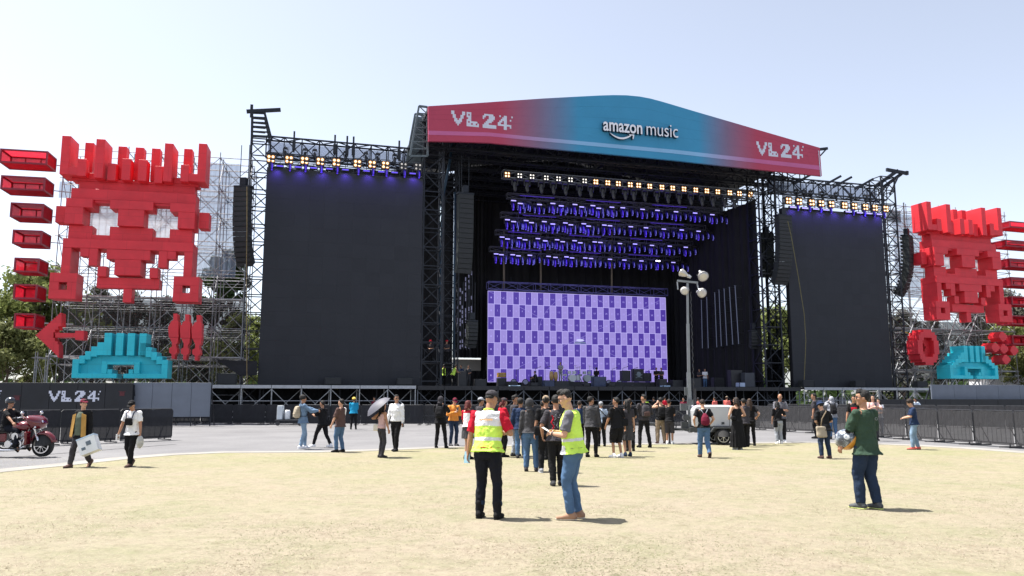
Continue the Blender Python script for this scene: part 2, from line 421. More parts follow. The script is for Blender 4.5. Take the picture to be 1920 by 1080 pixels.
put_tree(tA, 455, 84, 600, 'bright green tree glimpsed through the lattice of the screen tower', 4.0)
put_tree(tA, 1462, 110, 585, 'green tree in the gap beside the second big screen', 2.5)
put_tree(tB, 1700, 108, 585, 'grey tree behind the ring shaped red sign', 1.1)
put_tree(tB, 1760, 112, 600, 'grey tree behind the cyan block with stepped sides', 2.6)
put_tree(tB, 1845, 104, 560, 'tall grey tree between the two square blocks and the red cluster', 5.0)
put_tree(tB, 1905, 100, 548, 'tall grey tree at the edge behind the hollow red boxes', 3.6)
put_tree(tA, 1895, 84, 612, 'bright green bushy tree beside the red pixel cluster', .3)
put_tree(tC, 1945, 80, 640, 'olive bushy tree cut by the picture edge above the white container', 3.3)
put_tree(tC, 1640, 112, 640, 'olive tree low behind the tower of the second screen', 5.1)

# far dark belt of bushes closing the horizon behind the stage
def belt_():
    q = random.Random(9); mb = MB()
    for i in range(5200):
        a = R(-52 + 104 * q.random()); rr = q.uniform(125, 150); x, y = math.sin(a) * rr, math.cos(a) * rr
        z = 7.0 * q.random() ** 1.2 * (.75 + .5 * mnoise.noise(Vector((a * 14, 0, 0))))
        n_ = Vector((q.gauss(0, 1), q.gauss(-.4, 1), q.gauss(.3, .7))).normalized(); u = n_.orthogonal().normalized(); v = n_.cross(u); l = q.uniform(.5, 1.2); c = Vector((x, y, max(.3, z)))
        mb.add([c - u * l, c - v * l * .6, c + u * l, c + v * l * .6], [(0, 1, 2, 3)])
    solo('treeline', 'far dark belt of bushes closing the horizon behind the stage', 'treeline', mb, LEAF[1], kind='stuff')
belt_()
# ================================================================== the stage
ST = Frame(at_depth(790, 746, 60).xy, R(16.3))
H = ST.hit
DK = H(600, 722.5, -1.2).z                     # deck height
def sx(px, d=0, py=700): return H(px, py, d).x
def hz(px, py, d=0): return H(px, py, d).z
# ---- big dark screens
def led_off_mat():
    m = mat('dark_led_screen', (.027, .029, .0355), .6, 0, .05, .5, spec=.25, island=.05)
    return m
def big_screen(label, x0, x1, z1):
    t = thing('led_screen', label, 'screen', (x0, 0, DK), ST, 'big dark screens beside the stage')
    nx, nz = 11, 15
    b = MB()
    for i in range(nx):
        for j in range(nz):
            a0, a1 = x0 + (x1 - x0) * i / nx, x0 + (x1 - x0) * (i + 1) / nx
            c0, c1 = DK + .05 + (z1 - DK - .05) * j / nz, DK + .05 + (z1 - DK - .05) * (j + 1) / nz
            o = rnd.uniform(-.002, .002)
            b.box(a0 + .0015, a1 - .0015, o, .08, c0 + .0015, c1 - .0015)
    part('display_panel', b, led_off_mat(), t)
    f = MB().box(x0, x1, .1, .35, DK + .03, z1 + .22)
    part('backing', f, BLACKP, t)
    g = MB()
    for k in range(5):
        x = x0 + .4 + (x1 - x0 - .8) * k / 4
        g.bar((x, .9, 0), (x, .9, z1), .1); g.bar((x, .9, z1), (x, .3, z1 - .4), .08)
    for z in (DK + 2, DK + 6, DK + 10, z1 - .2): g.bar((x0 + .4, .9, z), (x1 - .4, .9, z), .08)
    part('support_frame', g, STEEL, t)
    return t
LX0, LX1, LZ1 = (sx(501, py=322) + sx(483)) / 2, (sx(793, py=335) + sx(788)) / 2, hz(640, 328.5)
RX0, RX1, RZ1 = (sx(1478, py=395) + sx(1482)) / 2, (sx(1655, py=405) + sx(1671)) / 2, hz(1567, 400)
big_screen('huge dark screen left of the stage, beside the skull with the arrow', LX0, LX1, LZ1)
big_screen('huge dark screen with a thin yellow rope hanging down it, right of the stage', RX0, RX1, RZ1)
# ---- lattice towers
def tower(label, px, d, ztop, w=1.3, seg=1.3, r=.055, mt=STEEL, name='lattice_tower', cat='tower', base=0.0, pale=False):
    x = sx(px, d, 620)
    t = thing(name, label, cat, (x, d, base), ST, 'lattice towers of the stage')
    part('lattice', MB().truss((x, d, base), (x, d, ztop), w, w, seg, r), mt, t)
    part('base_plate', MB().box(x - w * .7, x + w * .7, d - w * .7, d + w * .7, base, base + .12), BLACKP, t)
    return t, x
zt = hz(478, 262, .6)
t, x = tower('tall dark lattice tower with a ladder head near the skull with the arrow', 474, .9, zt, 1.35)
lad = MB(); z2 = hz(470, 210, .6); xl, xr = x - .65, x + .65
lad.bar((xl, .3, zt), (xl - .05, .3, z2), .16); lad.bar((xr + .1, .3, zt), (xr - .5, .3, z2), .16); lad.bar((xl, 1.5, zt), (xl - .05, 1.5, z2), .12); lad.bar((xr, 1.5, zt), (xr - .5, 1.5, z2), .12)
for k in range(6):
    z = zt + (z2 - zt) * (k + .5) / 6; lad.bar((xl, .3, z), (xr - .5 * (k / 6), .3, z + .05), .10 if k % 2 else .15); lad.bar((xl, 1.5, z), (xr - .4, 1.5, z), .07)
part('ladder_head', lad, STEEL, t)
cb = MB().bar((xl - .45, .3, z2 - .1), (x + 1.3, .3, z2 + .28), .22, .25).bar((xl - .1, .3, z2 - .5), (xl - .1, .3, z2 + .45), .2)
part('jib', cb, STEEL, t)
zt2 = hz(1672, 335, .6)
t, x = tower('tall dark lattice tower with slanted beams on top near the red ring sign', 1671, .9, zt2, 1.5)
jb = MB(); a = H(1640, 350, .4); b_ = H(1683, 320, .4); jb.bar(a, b_, .25, .3); a = H(1655, 352, 1.2); b_ = H(1690, 326, .4); jb.bar(a, b_, .25, .3)
jb.bar(H(1662, 318, .4), H(1700, 325, .3), .2, .3); jb.bar(H(1684, 331, .4), H(1668, 365, .4), .12); jb.bar(H(1700, 321, .3), H(1700, 328, .3), .25)
part('jib', jb, STEEL, t)
mL, xmL = tower('dark lattice tower carrying the roof beside the left hand black line array', 806, .9, hz(803, 262, .9), 1.5, 1.5, .06)
mL2, xmL2 = tower('thinner dark lattice tower inside the stage opening behind the blue leg', 842, 3.4, hz(842, 285, 3.4), 1.2, 1.4, .045)
mR, xmR = tower('dark lattice tower carrying the roof beside the black side drape', 1438, .9, hz(1440, 325, .9), 1.7, 1.5, .06)
tower('dark lattice tower behind the gap between drape and screen with the yellow rope', 1460, 3.2, hz(1455, 330, 3.2), 1.3, 1.5, .045)
tower('rear lattice tower of the roof hidden in the dark side of the stage', 1345, 13.2, hz(1345, 380, 13), 1.2, 1.5, .05)
bl = MB(); blue = mat('blue_lit_tint_steel', (.02,.05,.085), .5, .3, .2, 3)  # blue stage light on the tubes is put into their colour
bl.path([H(826, 720, 1.6), H(827, 385, 1.6)], .13, 8); bl.path([H(827, 385, 1.6), H(843, 305, 2.6), H(848, 270, 2.8)], .11, 8)
solo('support_leg', 'steel leg coloured as if lit blue, bent at the top inside the stage opening', 'pole', bl, blue, H(826, 720, 1.6), ST, smooth=True)
bl = MB().path([H(851, 700, 2.4), H(853, 360, 2.4)], .08, 8)
solo('support_leg', 'thin blue grey pole just beside the hanging black line array', 'pole', bl, blue, H(851, 700, 2.4), ST, smooth=True)
# ---- header trusses above the screens
def header(label, pa, pb, qa, qb, spikes, d=.5, slant=0):
    a, b_ = H(*pa, d), H(*pb, d); c, e = H(*qa, d), H(*qb, d)
    zt_ = (a.z + b_.z) / 2; zb = (c.z + e.z) / 2
    p = Vector((a.x, d + .5, (zt_ + zb) / 2)); q = Vector((b_.x, d + .5, (zt_ + zb) / 2))
    t = thing('header_truss', label, 'truss', (p.x, d + .5, zb), ST, 'header trusses above the big screens')
    part('lattice', MB().truss(p, q, 1.0, zt_ - zb, 1.35, .055), STEEL, t)
    part('scrim', MB().box(p.x + .1, q.x - .1, d + 1.12, d + 1.15, zb + .06, zt_ - .06), CLOTH_GREY, t)
    for i, s_ in enumerate(spikes):
        x = sx(s_, d, 300); m = MB()
        if slant: m.bar((x - 1.2, d, zt_ - .5), (x + .7, d - .2, zt_ + .55), .16, .2)
        else: m.bar((x, d, zb + .3), (x, d, zt_ + .55), .13); m.box(x - .12, x + .12, d - .12, d + .12, zt_ - .9, zt_ - .2)
        part('mast', m, STEEL, t)
    return t
header('dark header truss with grey scrim over the arrow side screen', (500, 245), (790, 290), (500, 283), (790, 317), (550, 627, 650, 662, 748))
header('dark header truss with grey scrim above the screen with the yellow rope', (1452, 325), (1662, 356), (1452, 354), (1662, 378), (1508, 1560, 1580, 1620), slant=1)
# ---- roof: fascia, skin, side
D_F = -2.0
top = [(803, 199), (860, 195.5), (940, 190), (1020, 184.5), (1085, 181), (1125, 179), (1150, 178.2), (1175, 178.6), (1200, 181), (1220, 184.8), (1243, 191), (1300, 208), (1420, 243), (1537, 277)]
bot = [(1541, 330), (1440, 319.5), (1350, 310), (1260, 300), (1140, 288.5), (1020, 277.5), (917, 267.5), (860, 265.5), (803.5, 264.5)]
P2 = lambda L, d=D_F: [(H(x, y, d).x, H(x, y, d).z) for x, y in L]
polyT, polyB = P2(top), P2(bot)
xl_, xr_ = polyT[0][0], polyT[-1][0]
roof = thing('stage_roof', 'large gabled stage roof with red and blue printed front banner', 'roof', (xl_, D_F, polyB[0][1]), ST)
def grad_mat(name, stops, var=.04):
    m = bpy.data.materials.new(name); m.use_nodes = True; nt = m.node_tree; N = nt.nodes; L = nt.links; b = N['Principled BSDF']
    b.inputs['Roughness'].default_value = .6; b.inputs['Specular IOR Level'].default_value = .3
    tc = N.new('ShaderNodeTexCoord'); sp = N.new('ShaderNodeSeparateXYZ'); L.new(tc.outputs['Object'], sp.inputs[0])
    mr = N.new('ShaderNodeMapRange'); mr.inputs['From Max'].default_value = xr_ - xl_; L.new(sp.outputs['X'], mr.inputs['Value'])
    cr = N.new('ShaderNodeValToRGB'); e = cr.color_ramp.elements
    e[0].position, e[0].color = stops[0][0], (*stops[0][1], 1); e[1].position, e[1].color = stops[-1][0], (*stops[-1][1], 1)
    for p, c in stops[1:-1]: x = e.new(p); x.color = (*c, 1)
    L.new(mr.outputs[0], cr.inputs[0])
    nz = N.new('ShaderNodeTexNoise'); nz.inputs['Scale'].default_value = .5; nz.inputs['Detail'].default_value = 4; L.new(tc.outputs['Object'], nz.inputs['Vector'])
    wv = N.new('ShaderNodeTexNoise'); wv.inputs['Scale'].default_value = .35; wv.inputs['Detail'].default_value = 5; wv.inputs['Distortion'].default_value = 1.5
    L.new(tc.outputs['Object'], wv.inputs['Vector'])
    bp = N.new('ShaderNodeBump'); bp.inputs['Strength'].default_value = .45; bp.inputs['Distance'].default_value = .25; L.new(wv.outputs['Fac'], bp.inputs['Height']); L.new(bp.outputs[0], b.inputs['Normal'])
    vm = N.new('ShaderNodeVectorMath'); vm.operation = 'SCALE'; L.new(cr.outputs[0], vm.inputs[0])
    m2 = N.new('ShaderNodeMapRange'); m2.inputs['To Min'].default_value = .9; m2.inputs['To Max'].default_value = 1.1; L.new(nz.outputs['Fac'], m2.inputs['Value']); L.new(m2.outputs[0], vm.inputs['Scale'])
    L.new(vm.outputs[0], b.inputs['Base Color']); return m
fr = lambda px, py: (H(px, py, D_F).x - xl_) / (xr_ - xl_)
rd, bu = (.43, .056, .105), (.048, .27, .46)
mid_ = (.21, .14, .23)
G1 = grad_mat('fascia_print', [(0, rd), (fr(940, 230), rd), (fr(1010, 235), mid_), (fr(1085, 235), bu), (fr(1310, 250), bu), (fr(1365, 265), mid_), (fr(1420, 280), rd), (1, rd)])
G1S = grad_mat('fascia_seam_print', [(0, tuple(c * .8 for c in rd)), (fr(940, 230), tuple(c * .8 for c in rd)), (fr(1085, 235), tuple(c * .84 for c in bu)), (fr(1310, 250), tuple(c * .84 for c in bu)), (fr(1420, 280), tuple(c * .8 for c in rd)), (1, tuple(c * .8 for c in rd))])
r2, b2 = (.52, .13, .29), (.24, .46, .70); m2_ = (.38, .28, .47)
G2 = grad_mat('fascia_stripe_print', [(0, r2), (fr(940, 230), r2), (fr(1010, 235), m2_), (fr(1085, 235), b2), (fr(1310, 250), b2), (fr(1365, 265), m2_), (fr(1420, 280), r2), (1, r2)])
part('banner', MB().prism(polyT + polyB, D_F, D_F + .25), G1, roof)
s0 = P2([(803.4, 245), (917, 248.5), (1020, 258.5), (1260, 280.5), (1440, 300.5), (1538.6, 311)]); s1 = P2([(1539.4, 319), (1440, 308), (1260, 287.5), (1020, 265.5), (917, 255.5), (803.4, 252.8)])
part('banner_stripe', MB().prism(s0 + s1, D_F - .02, D_F - .004), G2, roof)
sk = MB(); N_ = len(polyT); lo = [(x, z - .35) for x, z in polyT]
sk.prism([(x, z - .06) for x, z in polyT] + lo[::-1], D_F + .27, 17.0)
part('roof_skin', sk, mat('roof_membrane', (.02, .022, .027), .7, 0, .2, .6), roof)
# underside trusses
zc = polyB[0][1]
for i, d in enumerate((.2, 2.6, 5.2, 7.8, 10.4, 13.0, 15.6)):
    m = MB(); zb = (polyB[0][1] + polyB[1][1]) / 2 + .55
    m.truss((xl_ + .3, d, zb), (xr_ - .3, d, zb), .7, .9, 1.8, .05)
    for k in range(1, 12):
        x = xl_ + (xr_ - xl_) * k / 12; j = min(range(N_), key=lambda q: abs(polyT[q][0] - x)); m.bar((x, d, zb + .4), (x + .9 * (1 if k < 6 else -1), d, polyT[j][1] - .5), .09)
    part('roof_truss', m, STEEL, roof)
m = MB()
for k in range(1, 8): m.bar((xl_ + (xr_ - xl_) * k / 8, 0, zb + 1.1), (xl_ + (xr_ - xl_) * k / 8, 15.6, zb + 1.1), .14)
part('purlin_lattice', m, STEEL, roof)
sd_ = MB(); q = [H(786, 198, -1), H(802, 200, -1), H(802, 292, -1), H(769, 292, -1)]
side = mat('grey_side_sheet', (.13, .16, .18), .6, 0, .25, 2)
sd_.prism([(v.x, v.z) for v in q], 1.4, 1.5); part('side_sheet', sd_, side, roof)
sf = MB()
for dd in (-.9, .9):
    for i in range(4): sf.bar(Vector((q[i].x, dd, q[i].z)), Vector((q[(i + 1) % 4].x, dd, q[(i + 1) % 4].z)), .14)
    for k in range(1, 7):
        l = q[0] + (q[3] - q[0]) * k / 7; r__ = q[1] + (q[2] - q[1]) * k / 7; l.y = r__.y = dd; sf.bar(l, r__, .08)
        l2 = q[0] + (q[3] - q[0]) * (k - 1) / 7; l2.y = dd; sf.bar(l2, r__, .06)
part('side_frame', sf, mat('pale_steel', (.12, .145, .155), .45, .4, .2, 4), roof)
e = MB().bar(H(1537, 280, -1.6), H(1551, 278.5, -1.6), .22).bar(H(1538, 292, -1.6), H(1549, 280, -1.6), .1)
part('end_beam', e, STEEL, roof)
for fz in (.25, .5, .75):
    up_ = []; n_s = 30
    for k in range(n_s + 1):
        x = xl_ + .2 + (xr_ - xl_ - .4) * k / n_s
        zt_ = next(polyT[j][1] + (polyT[j + 1][1] - polyT[j][1]) * (x - polyT[j][0]) / (polyT[j + 1][0] - polyT[j][0]) for j in range(N_ - 1) if polyT[j][0] <= x <= polyT[j + 1][0])
        zb_ = polyB[-1][1] + 1.4; up_.append((x, zb_ + (zt_ - zb_) * fz + .03 * math.sin(k * 1.3)))
    part('seam', MB().prism(up_ + [(x, z - .025) for x, z in up_[::-1]], D_F - .003, D_F - .001), G1S, roof)
lc = MB()
for k in range(9): q0 = H(1537 + k * .45, 283 + k * 5.4, D_F); lc.bar(q0 + Vector((-.16, -.03, 0)), q0 + Vector((-.13, -.03, -.28)), .05)
part('lacing', lc, BANNERW, roof)
# lettering
VL = {'V': ["##.....##", "##.....##", ".##...##.", ".##...##.", "..##.##..", "..#####..", "...###...", "....#...."],
      'L': ["###.....", "#.#.....", "###.....", ".##.....", "###.....", "#.#####.", "###.##.#", "########"],
      '2': [".######..", "##..####.", "#...####.", "...####..", "..####...", ".###.....", "#########", "#########"],
      '4': [".#..##...#", "...###....", "..####..#.", ".##.##....", "##..##....", "#########.", "....##..#.", "....##...."]}
def vl24(fr_, px0, py0, px1, hpx, d, parent, name='lettering', colr=BANNERW, th=.015):
    a, b_ = fr_.hit(px0, py0, d), fr_.hit(px1, py0, d); zb_ = fr_.hit(px0, py0 + hpx, d).z
    W_ = b_.x - a.x; hgt = a.z - zb_; b_.z = zb_; cw = W_ / 40.0; ch = hgt / 8.2; m = MB(); x = a.x
    for chh, n, adv, dz in (('V', 9, 10, 0), ('L', 8, 10.5, .02), ('2', 9, 10, 0), ('4', 10, 10, 0)):
        m = MB().cells(VL[chh], x, b_.z + ch * (.5 + dz), cw, ch, d - th, d - .003); x += cw * adv; part('letter', m, colr, parent)
vl24(ST, 846, 208, 960, 27.5, D_F, roof); vl24(ST, 1418, 266, 1505, 26, D_F, roof)
def text_mesh(body, size, off=0.0, ext=.05):
    cu = bpy.data.curves.new('t', 'FONT'); cu.body = body; cu.size = size; cu.extrude = ext; cu.offset = off; cu.resolution_u = 4
    o = bpy.data.objects.new('t', cu); C.objects.link(o); bpy.context.view_layer.update()
    me = bpy.data.meshes.new_from_object(o.evaluated_get(bpy.context.evaluated_depsgraph_get()))
    vs = [v.co.copy() for v in me.vertices]; fs = [list(p.vertices) for p in me.polygons]; nr = [p.normal.copy() for p in me.polygons]
    bpy.data.objects.remove(o); bpy.data.curves.remove(cu); bpy.data.meshes.remove(me)
    return vs, fs, nr
def put_text(m, body, x0, x1, zb, d, size_fit='w', off=0.0, ext=.1, zscale=None):
    vs, fs, nr = text_mesh(body, 1.0, off, ext)
    ax, bx = min(v.x for v in vs), max(v.x for v in vs); k = (x1 - x0) / (bx - ax); kz = zscale or k
    k0 = len(m.v); m.v += [Vector((x0 + (v.x - ax) * k, d - v.z, zb + v.y * kz)) for v in vs]
    for f, n_ in zip(fs, nr): m.f.append([i + k0 for i in f]); m.m.append(0 if n_.z > .9 else 1)
lt = MB(); dd = D_F - .20
a, b_ = H(1130, 245, dd), H(1203, 251, dd); z0 = H(1166, 248.5, dd).z
put_text(lt, 'amazon', a.x, b_.x, z0, dd, off=.017, ext=.15, zscale=1.52)
a2, b2_ = H(1211, 252, dd), H(1270, 257, dd)
put_text(lt, 'music', a2.x, b2_.x, z0 - .02, dd, off=-.003, ext=.15, zscale=1.62)
sm = []; L_ = b_.x - a.x
for k in range(17): u = k / 16; sm.append((a.x + L_ * (.17 + .56 * u), z0 - .16 - .34 * math.sin(math.pi * u) ** .9 * 1.0 + .06 * u))
for k in range(17): u = 1 - k / 16; sm.append((a.x + L_ * (.17 + .56 * u), z0 - .19 - .43 * math.sin(math.pi * u) ** .8 + .06 * u - .05 * u))
def arc_part(poly):
    n = len(poly); k0 = len(lt.v)
    lt.prism(poly, dd - .15, dd + .15, 1); lt.m[-n - 2] = 0
arc_part(sm)
ax_ = a.x + L_ * .77
arc_part([(ax_ - .38, z0 - .13), (ax_ + .03, z0 - .12), (ax_ + .06, z0 - .2), (ax_ - .02, z0 - .52), (ax_ - .09, z0 - .50), (ax_ - .06, z0 - .22), (ax_ - .36, z0 - .20)])
part('sign_lettering', lt, [mat('white_letter_face', (.82, .82, .86), .4, 0, .03, 2), mat('shaded_letter_side', (.012, .03, .06), .5, 0, .1, 2)], roof)  # shadow on the letter sides is put into their dark navy colour
# ---- drapes
zr = polyB[3][1] + .6
dl = MB()
def wavy(m, p, q, z0, z1, n=40, amp=.12):
    p = Vector(p); q = Vector(q); d = q - p; nn = Vector((-d.y, d.x, 0)).normalized(); k0 = len(m.v)
    for i in range(n + 1):
        e_ = p + d * (i / n) + nn * (amp * math.sin(i * 1.9) + amp * .5 * math.sin(i * .7))
        za = z0(i / n) if callable(z0) else z0; zb_ = z1(i / n) if callable(z1) else z1
        m.v += [Vector((e_.x, e_.y, za)), Vector((e_.x, e_.y, zb_))]
    for i in range(n): m.f.append([k0 + 2 * i, k0 + 2 * i + 2, k0 + 2 * i + 3, k0 + 2 * i + 1]); m.m.append(0)
xd0, xd1 = sx(912, 15.5), sx(1350, 15.5)
ztop_ = lambda x: next((polyT[j][1] + (polyT[j + 1][1] - polyT[j][1]) * (x - polyT[j][0]) / (polyT[j + 1][0] - polyT[j][0]) for j in range(N_ - 1) if polyT[j][0] <= x <= polyT[j + 1][0]), polyT[0][1]) - .45
wavy(dl, (xd0 - .5, 15.75, 0), (xd1 + 1.2, 15.5, 0), 0, lambda u: ztop_(xd0 + (xd1 + 1.2 - xd0) * u), 90)
solo('back_drape', 'huge black cloth hung behind the purple lit video wall', 'drape', dl, DRAPE, (xd0, 15.5, 0), ST)
dl = MB(); zlow = H(880, 671, 15.5).z; xd2 = sx(848, 15.5); wavy(dl, (xd2, 15.5, 0), (xd0, 15.5, 0), zlow, lambda u: ztop_(xd2 + (xd0 - xd2) * u), 30); wavy(dl, (xl_ - 6, 15.5, 0), (xd2, 15.5, 0), 0, ztop_(xl_ + 1), 30)
wavy(dl, (xd2, 15.45, 0), (xd0, 15.45, 0), 0, H(880, 695, 15.5).z, 20, .06)
solo('back_drape', 'short black cloth ending above the white trailer behind the stage', 'drape', dl, DRAPE, (xl_ - 6, 15.5, 0), ST)
xsd = sx(1425, .6); zsd = hz(1412, 372, .6)
dl = MB(); wavy(dl, (xsd + .5, .9, 0), (xsd - .6, 15.2, 0), 0, zsd, 50)
solo('side_drape', 'black cloth wall along the far side of the stage with sky above it', 'drape', dl, DRAPE, (xsd, 1.8, 0), ST)
dl = MB(); x0 = sx(1448, 3); x1 = sx(1482, 3); wavy(dl, (x0, 3.8, 0), (x1, 3.8, 0), 0, hz(1465, 655, 3.8), 20)
solo('side_drape', 'low black cloth at the foot of the gap beside the yellow rope screen', 'drape', dl, DRAPE, (x0, 3.8, 0), ST)
# ---- decks and the scaffolding below them
def deck(name, label, pxa, pxb, d0, d1, edge_mat, edge_h, skirt=None, bay=2.05, group=None, fr=GALV):
    xa, xb = sx(pxa, d0), sx(pxb, d0)
    t = thing(name, label, 'stage deck', (xa, d0, 0), ST, group)
    part('deck_board', MB().box(xa, xb, d0 + .08, d1, DK - .12, DK), BLACKP, t)
    n = max(2, int(round((xb - xa) / bay)))
    eg = MB()
    for i in range(n): eg.box(xa + (xb - xa) * i / n + .02, xa + (xb - xa) * (i + 1) / n - .02, d0, d0 + .075, DK - edge_h, DK + .005)
    part('edge_board', eg, edge_mat, t)
    f = MB(); g = MB()
    for dd in (d0 + .15, d0 + 2.2):
        for i in range(n + 1):
            x = xa + .05 + (xb - xa - .1) * i / n; f.tube((x, dd, 0), (x, dd, DK - edge_h), .045, 6)
            f.box(x - .09, x + .09, dd - .09, dd + .09, 0, .04)
        for z in (.35, 1.45): f.tube((xa, dd, z), (xb, dd, z), .028, 6)
    for i in range(n + 1):
        x = xa + .05 + (xb - xa - .1) * i / n; f.tube((x, d0 + .15, 1.45), (x, d0 + 2.2, 1.45), .025, 6)
    for i in range(n):
        xa_, xb_ = xa + (xb - xa) * i / n, xa + (xb - xa) * (i + 1) / n
        for dd in (d0 + .15, d0 + 2.2):
            if (i + (dd > d0 + 1)) % 2: g.tube((xa_, dd, .3), (xb_, dd, DK - edge_h - .05), .03, 6)
            else: g.tube((xa_, dd, DK - edge_h - .05), (xb_, dd, .3), .03, 6)
    part('pole_lattice', f, fr, t); part('brace_lattice', g, fr, t)
    if skirt is not None:
        m = MB(); wavy(m, (skirt[0] if skirt[0] else xa, d0 + 3.2, 0), (skirt[1] if skirt[1] else xb, d0 + 3.2, 0), 0, DK - .15, 50, .05); part('skirt', m, DRAPE, t)
    return xa, xb
deck('side_deck', 'silver edged scaffold deck in front of the screen near the skull with the arrow', 394, 781, -1.3, 2.6, ALU, .22, (None, None), group='side decks below the screens')
deck('side_deck', 'silver edged scaffold deck in front of the screen with the yellow rope', 1507, 1748, -1.3, 2.6, ALU, .22, (sx(1507, -1), sx(1530, -1)), group='side decks below the screens')
DARKTUBE = mat('dull_grey_tube', (.15, .16, .18), .5, .5, .3, 5)
deck('main_stage', 'wide black main stage deck on scaffold legs crowded with band gear', 783, 1500, -1.1, 15.0, BLACKP, .30, (None, None), fr=DARKTUBE)
# low black truss rail along the main stage front
# ---- lamps
WARM, WHITE_, DIM = glow('warm_lamp', (1, .80, .52), 1.5), glow('cool_lamp', (1, .93, .85), .9), glow('unlit_lamp_glow', (.9, .85, .8), .25)  # last one: unlit blinder lamps carry a faint painted glow
REFL = {WARM: glow('warm_halo_glow', (1, .42, .10), .32), WHITE_: mat('lamp_dish', (.06, .055, .05), .3, .5), DIM: mat('lamp_dish', (.06, .055, .05), .3, .5)}  # orange halo round the warm lamps is painted as a glowing dish
PURP = glow('violet_lens', (.12, .05, 1), .35); PSTRO = glow('violet_strobe', (.42, .36, 1), .75); PDIM = glow('violet_glow_shell', (.05, .02, .55), .035)  # shell emission paints violet light onto housings that are no lamps
HOUS = mat('fixture_black', (.028, .028, .034), .45, 0, .2, 5)
def make_blinder(lm, sc=1.0):
    t = thing('blinder_light', 'x', 'stage light')
    m = MB().box(-.36, .36, -.10, .16, -.36, .36).bar((-.42, 0, 0), (-.42, 0, .5), .05).bar((.42, 0, 0), (.42, 0, .5), .05).bar((-.42, 0, .5), (.42, 0, .5), .05)
    part('housing', m, HOUS, t)
    for i in (-1, 1):
        for j in (-1, 1):
            l_ = part('lamp', MB().path([(i * .17, -.135, j * .17), (i * .17, -.16, j * .17)], [.088, .07], 12), lm, t); part('reflector', MB().path([(i * .17, -.103, j * .17), (i * .17, -.13, j * .17)], [.15, .16], 12), REFL[lm], l_)
    t.scale = (sc,) * 3
    return t
def make_strobe(em):
    t = thing('strobe_bar', 'x', 'stage light')
    part('housing', MB().box(-.34, .34, -.1, .14, -.10, .12).bar((0, 0, .1), (0, 0, .45), .06), HOUS, t)
    part('lamp', MB().box(-.29, .29, -.14, -.105, -.05, .06), em, t)
    return t
def make_mover(shell, lens):
    t = thing('moving_head_light', 'x', 'stage light')
    part('yoke', MB().box(-.22, .22, -.16, .16, .42, .62).bar((-.24, 0, .5), (-.24, 0, 0), .07, .14).bar((.24, 0, .5), (.24, 0, 0), .07, .14).bar((0, 0, .6), (0, 0, .85), .06), HOUS, t)
    part('head', MB().path([(0, .05, .26), (0, 0, .1), (0, -.08, -.26), (0, -.14, -.52)], [.11, .16, .15, .10], 12), shell, t, True)
    part('highlight_stripe', MB().path([(.03, -.17, .06), (.03, -.235, -.26), (.02, -.25, -.46)], [.03, .05, .03], 6), lens, t, True)  # painted highlight: stripe stands in for light caught on the head
    part('lens', MB().path([(0, -.145, -.53), (0, -.16, -.57)], [.09, .07], 12), lens, t, True)
    return t
PROTO = {}
def place(key, maker, px, py, d, label, group, sc=1.0):
    p = H(px, py, d); w_ = ST.W(p)
    if key not in PROTO: o = PROTO[key] = maker(); o['label'] = label; o['group'] = group
    else: o = dup(PROTO[key], label=label, group=group)
    o.location = w_; o.rotation_euler = (0, 0, ST.th); o.scale = (sc,) * 3
    return o
def lightbar(label, pa, pb, d, seg=1.4, w=.5, group=None, mt=STEEL):
    a, b_ = H(*pa, d), H(*pb, d); z = (a.z + b_.z) / 2; p, q = Vector((a.x, d, z)), Vector((b_.x, d, z))
    t = thing('lighting_truss', label, 'truss', p, ST, group); part('lattice', MB().truss(p, q, w, w, seg, .028), mt, t)
    for k in range(4): x = p.x + (q.x - p.x) * (k + .5) / 4; part('hanging_chain', MB().bar((x, d, z), (x, d, z + .9), .03), STEEL, t)
    return t
G_ = 'four lamp blinder lights'
lx = [508, 542, 571, 600.6, 630.5, 670, 697.6, 722.5, 756.5, 783.6]
for i, x in enumerate(lx):
    y = 298 + (x - 508) * 15.5 / 275
    off = i >= 8
    place('bl_off' if off else 'bl_w', lambda: make_blinder(DIM if off else WARM), x, y, .05, 'four lamp blinder over the arrow side screen' + (', unlit' if off else ', glowing warm'), G_ + (' unlit' if off else ' above the arrow side screen'), .84)
lightbar('thin lighting truss of the blinders over the arrow side screen', (503, 297), (792, 313), .35, group='lighting trusses over the big screens')
lightbar('lower pipe truss just over the arrow side screen', (503, 313), (792, 328), .3, .9, .3, group='lighting trusses over the big screens')
rx = [1477.5, 1497.5, 1521, 1539, 1558, 1582.5, 1601, 1621.7, 1639.5, 1659.7]
for i, x in enumerate(rx):
    place('bl_w', None, x, 376.7 + (x - 1477.5) * 15.3 / 182, .05, 'four lamp blinder glowing warm above the screen with the yellow rope', G_ + ' above the rope side screen', .86)
lightbar('thin lighting truss above the screen with the yellow rope', (1470, 374), (1666, 392), .4, group='lighting trusses over the big screens')
for i, x in enumerate(lx):
    place('mv', lambda: make_mover(PDIM, PURP), x + 2, 309 + (x - 508) * 15.5 / 275, .0, 'small violet moving head just over the arrow side screen', 'violet moving heads over the arrow side screen', .75)
    if i < 9: place('st_dim', lambda: make_strobe(glow('violet_strobe_soft', (.16, .10, 1), .45)), x + 17, 312 + (x - 508) * 15.5 / 275, .0, 'dim violet strobe bar just over the arrow side screen', 'violet strobes over the arrow side screen', .8)
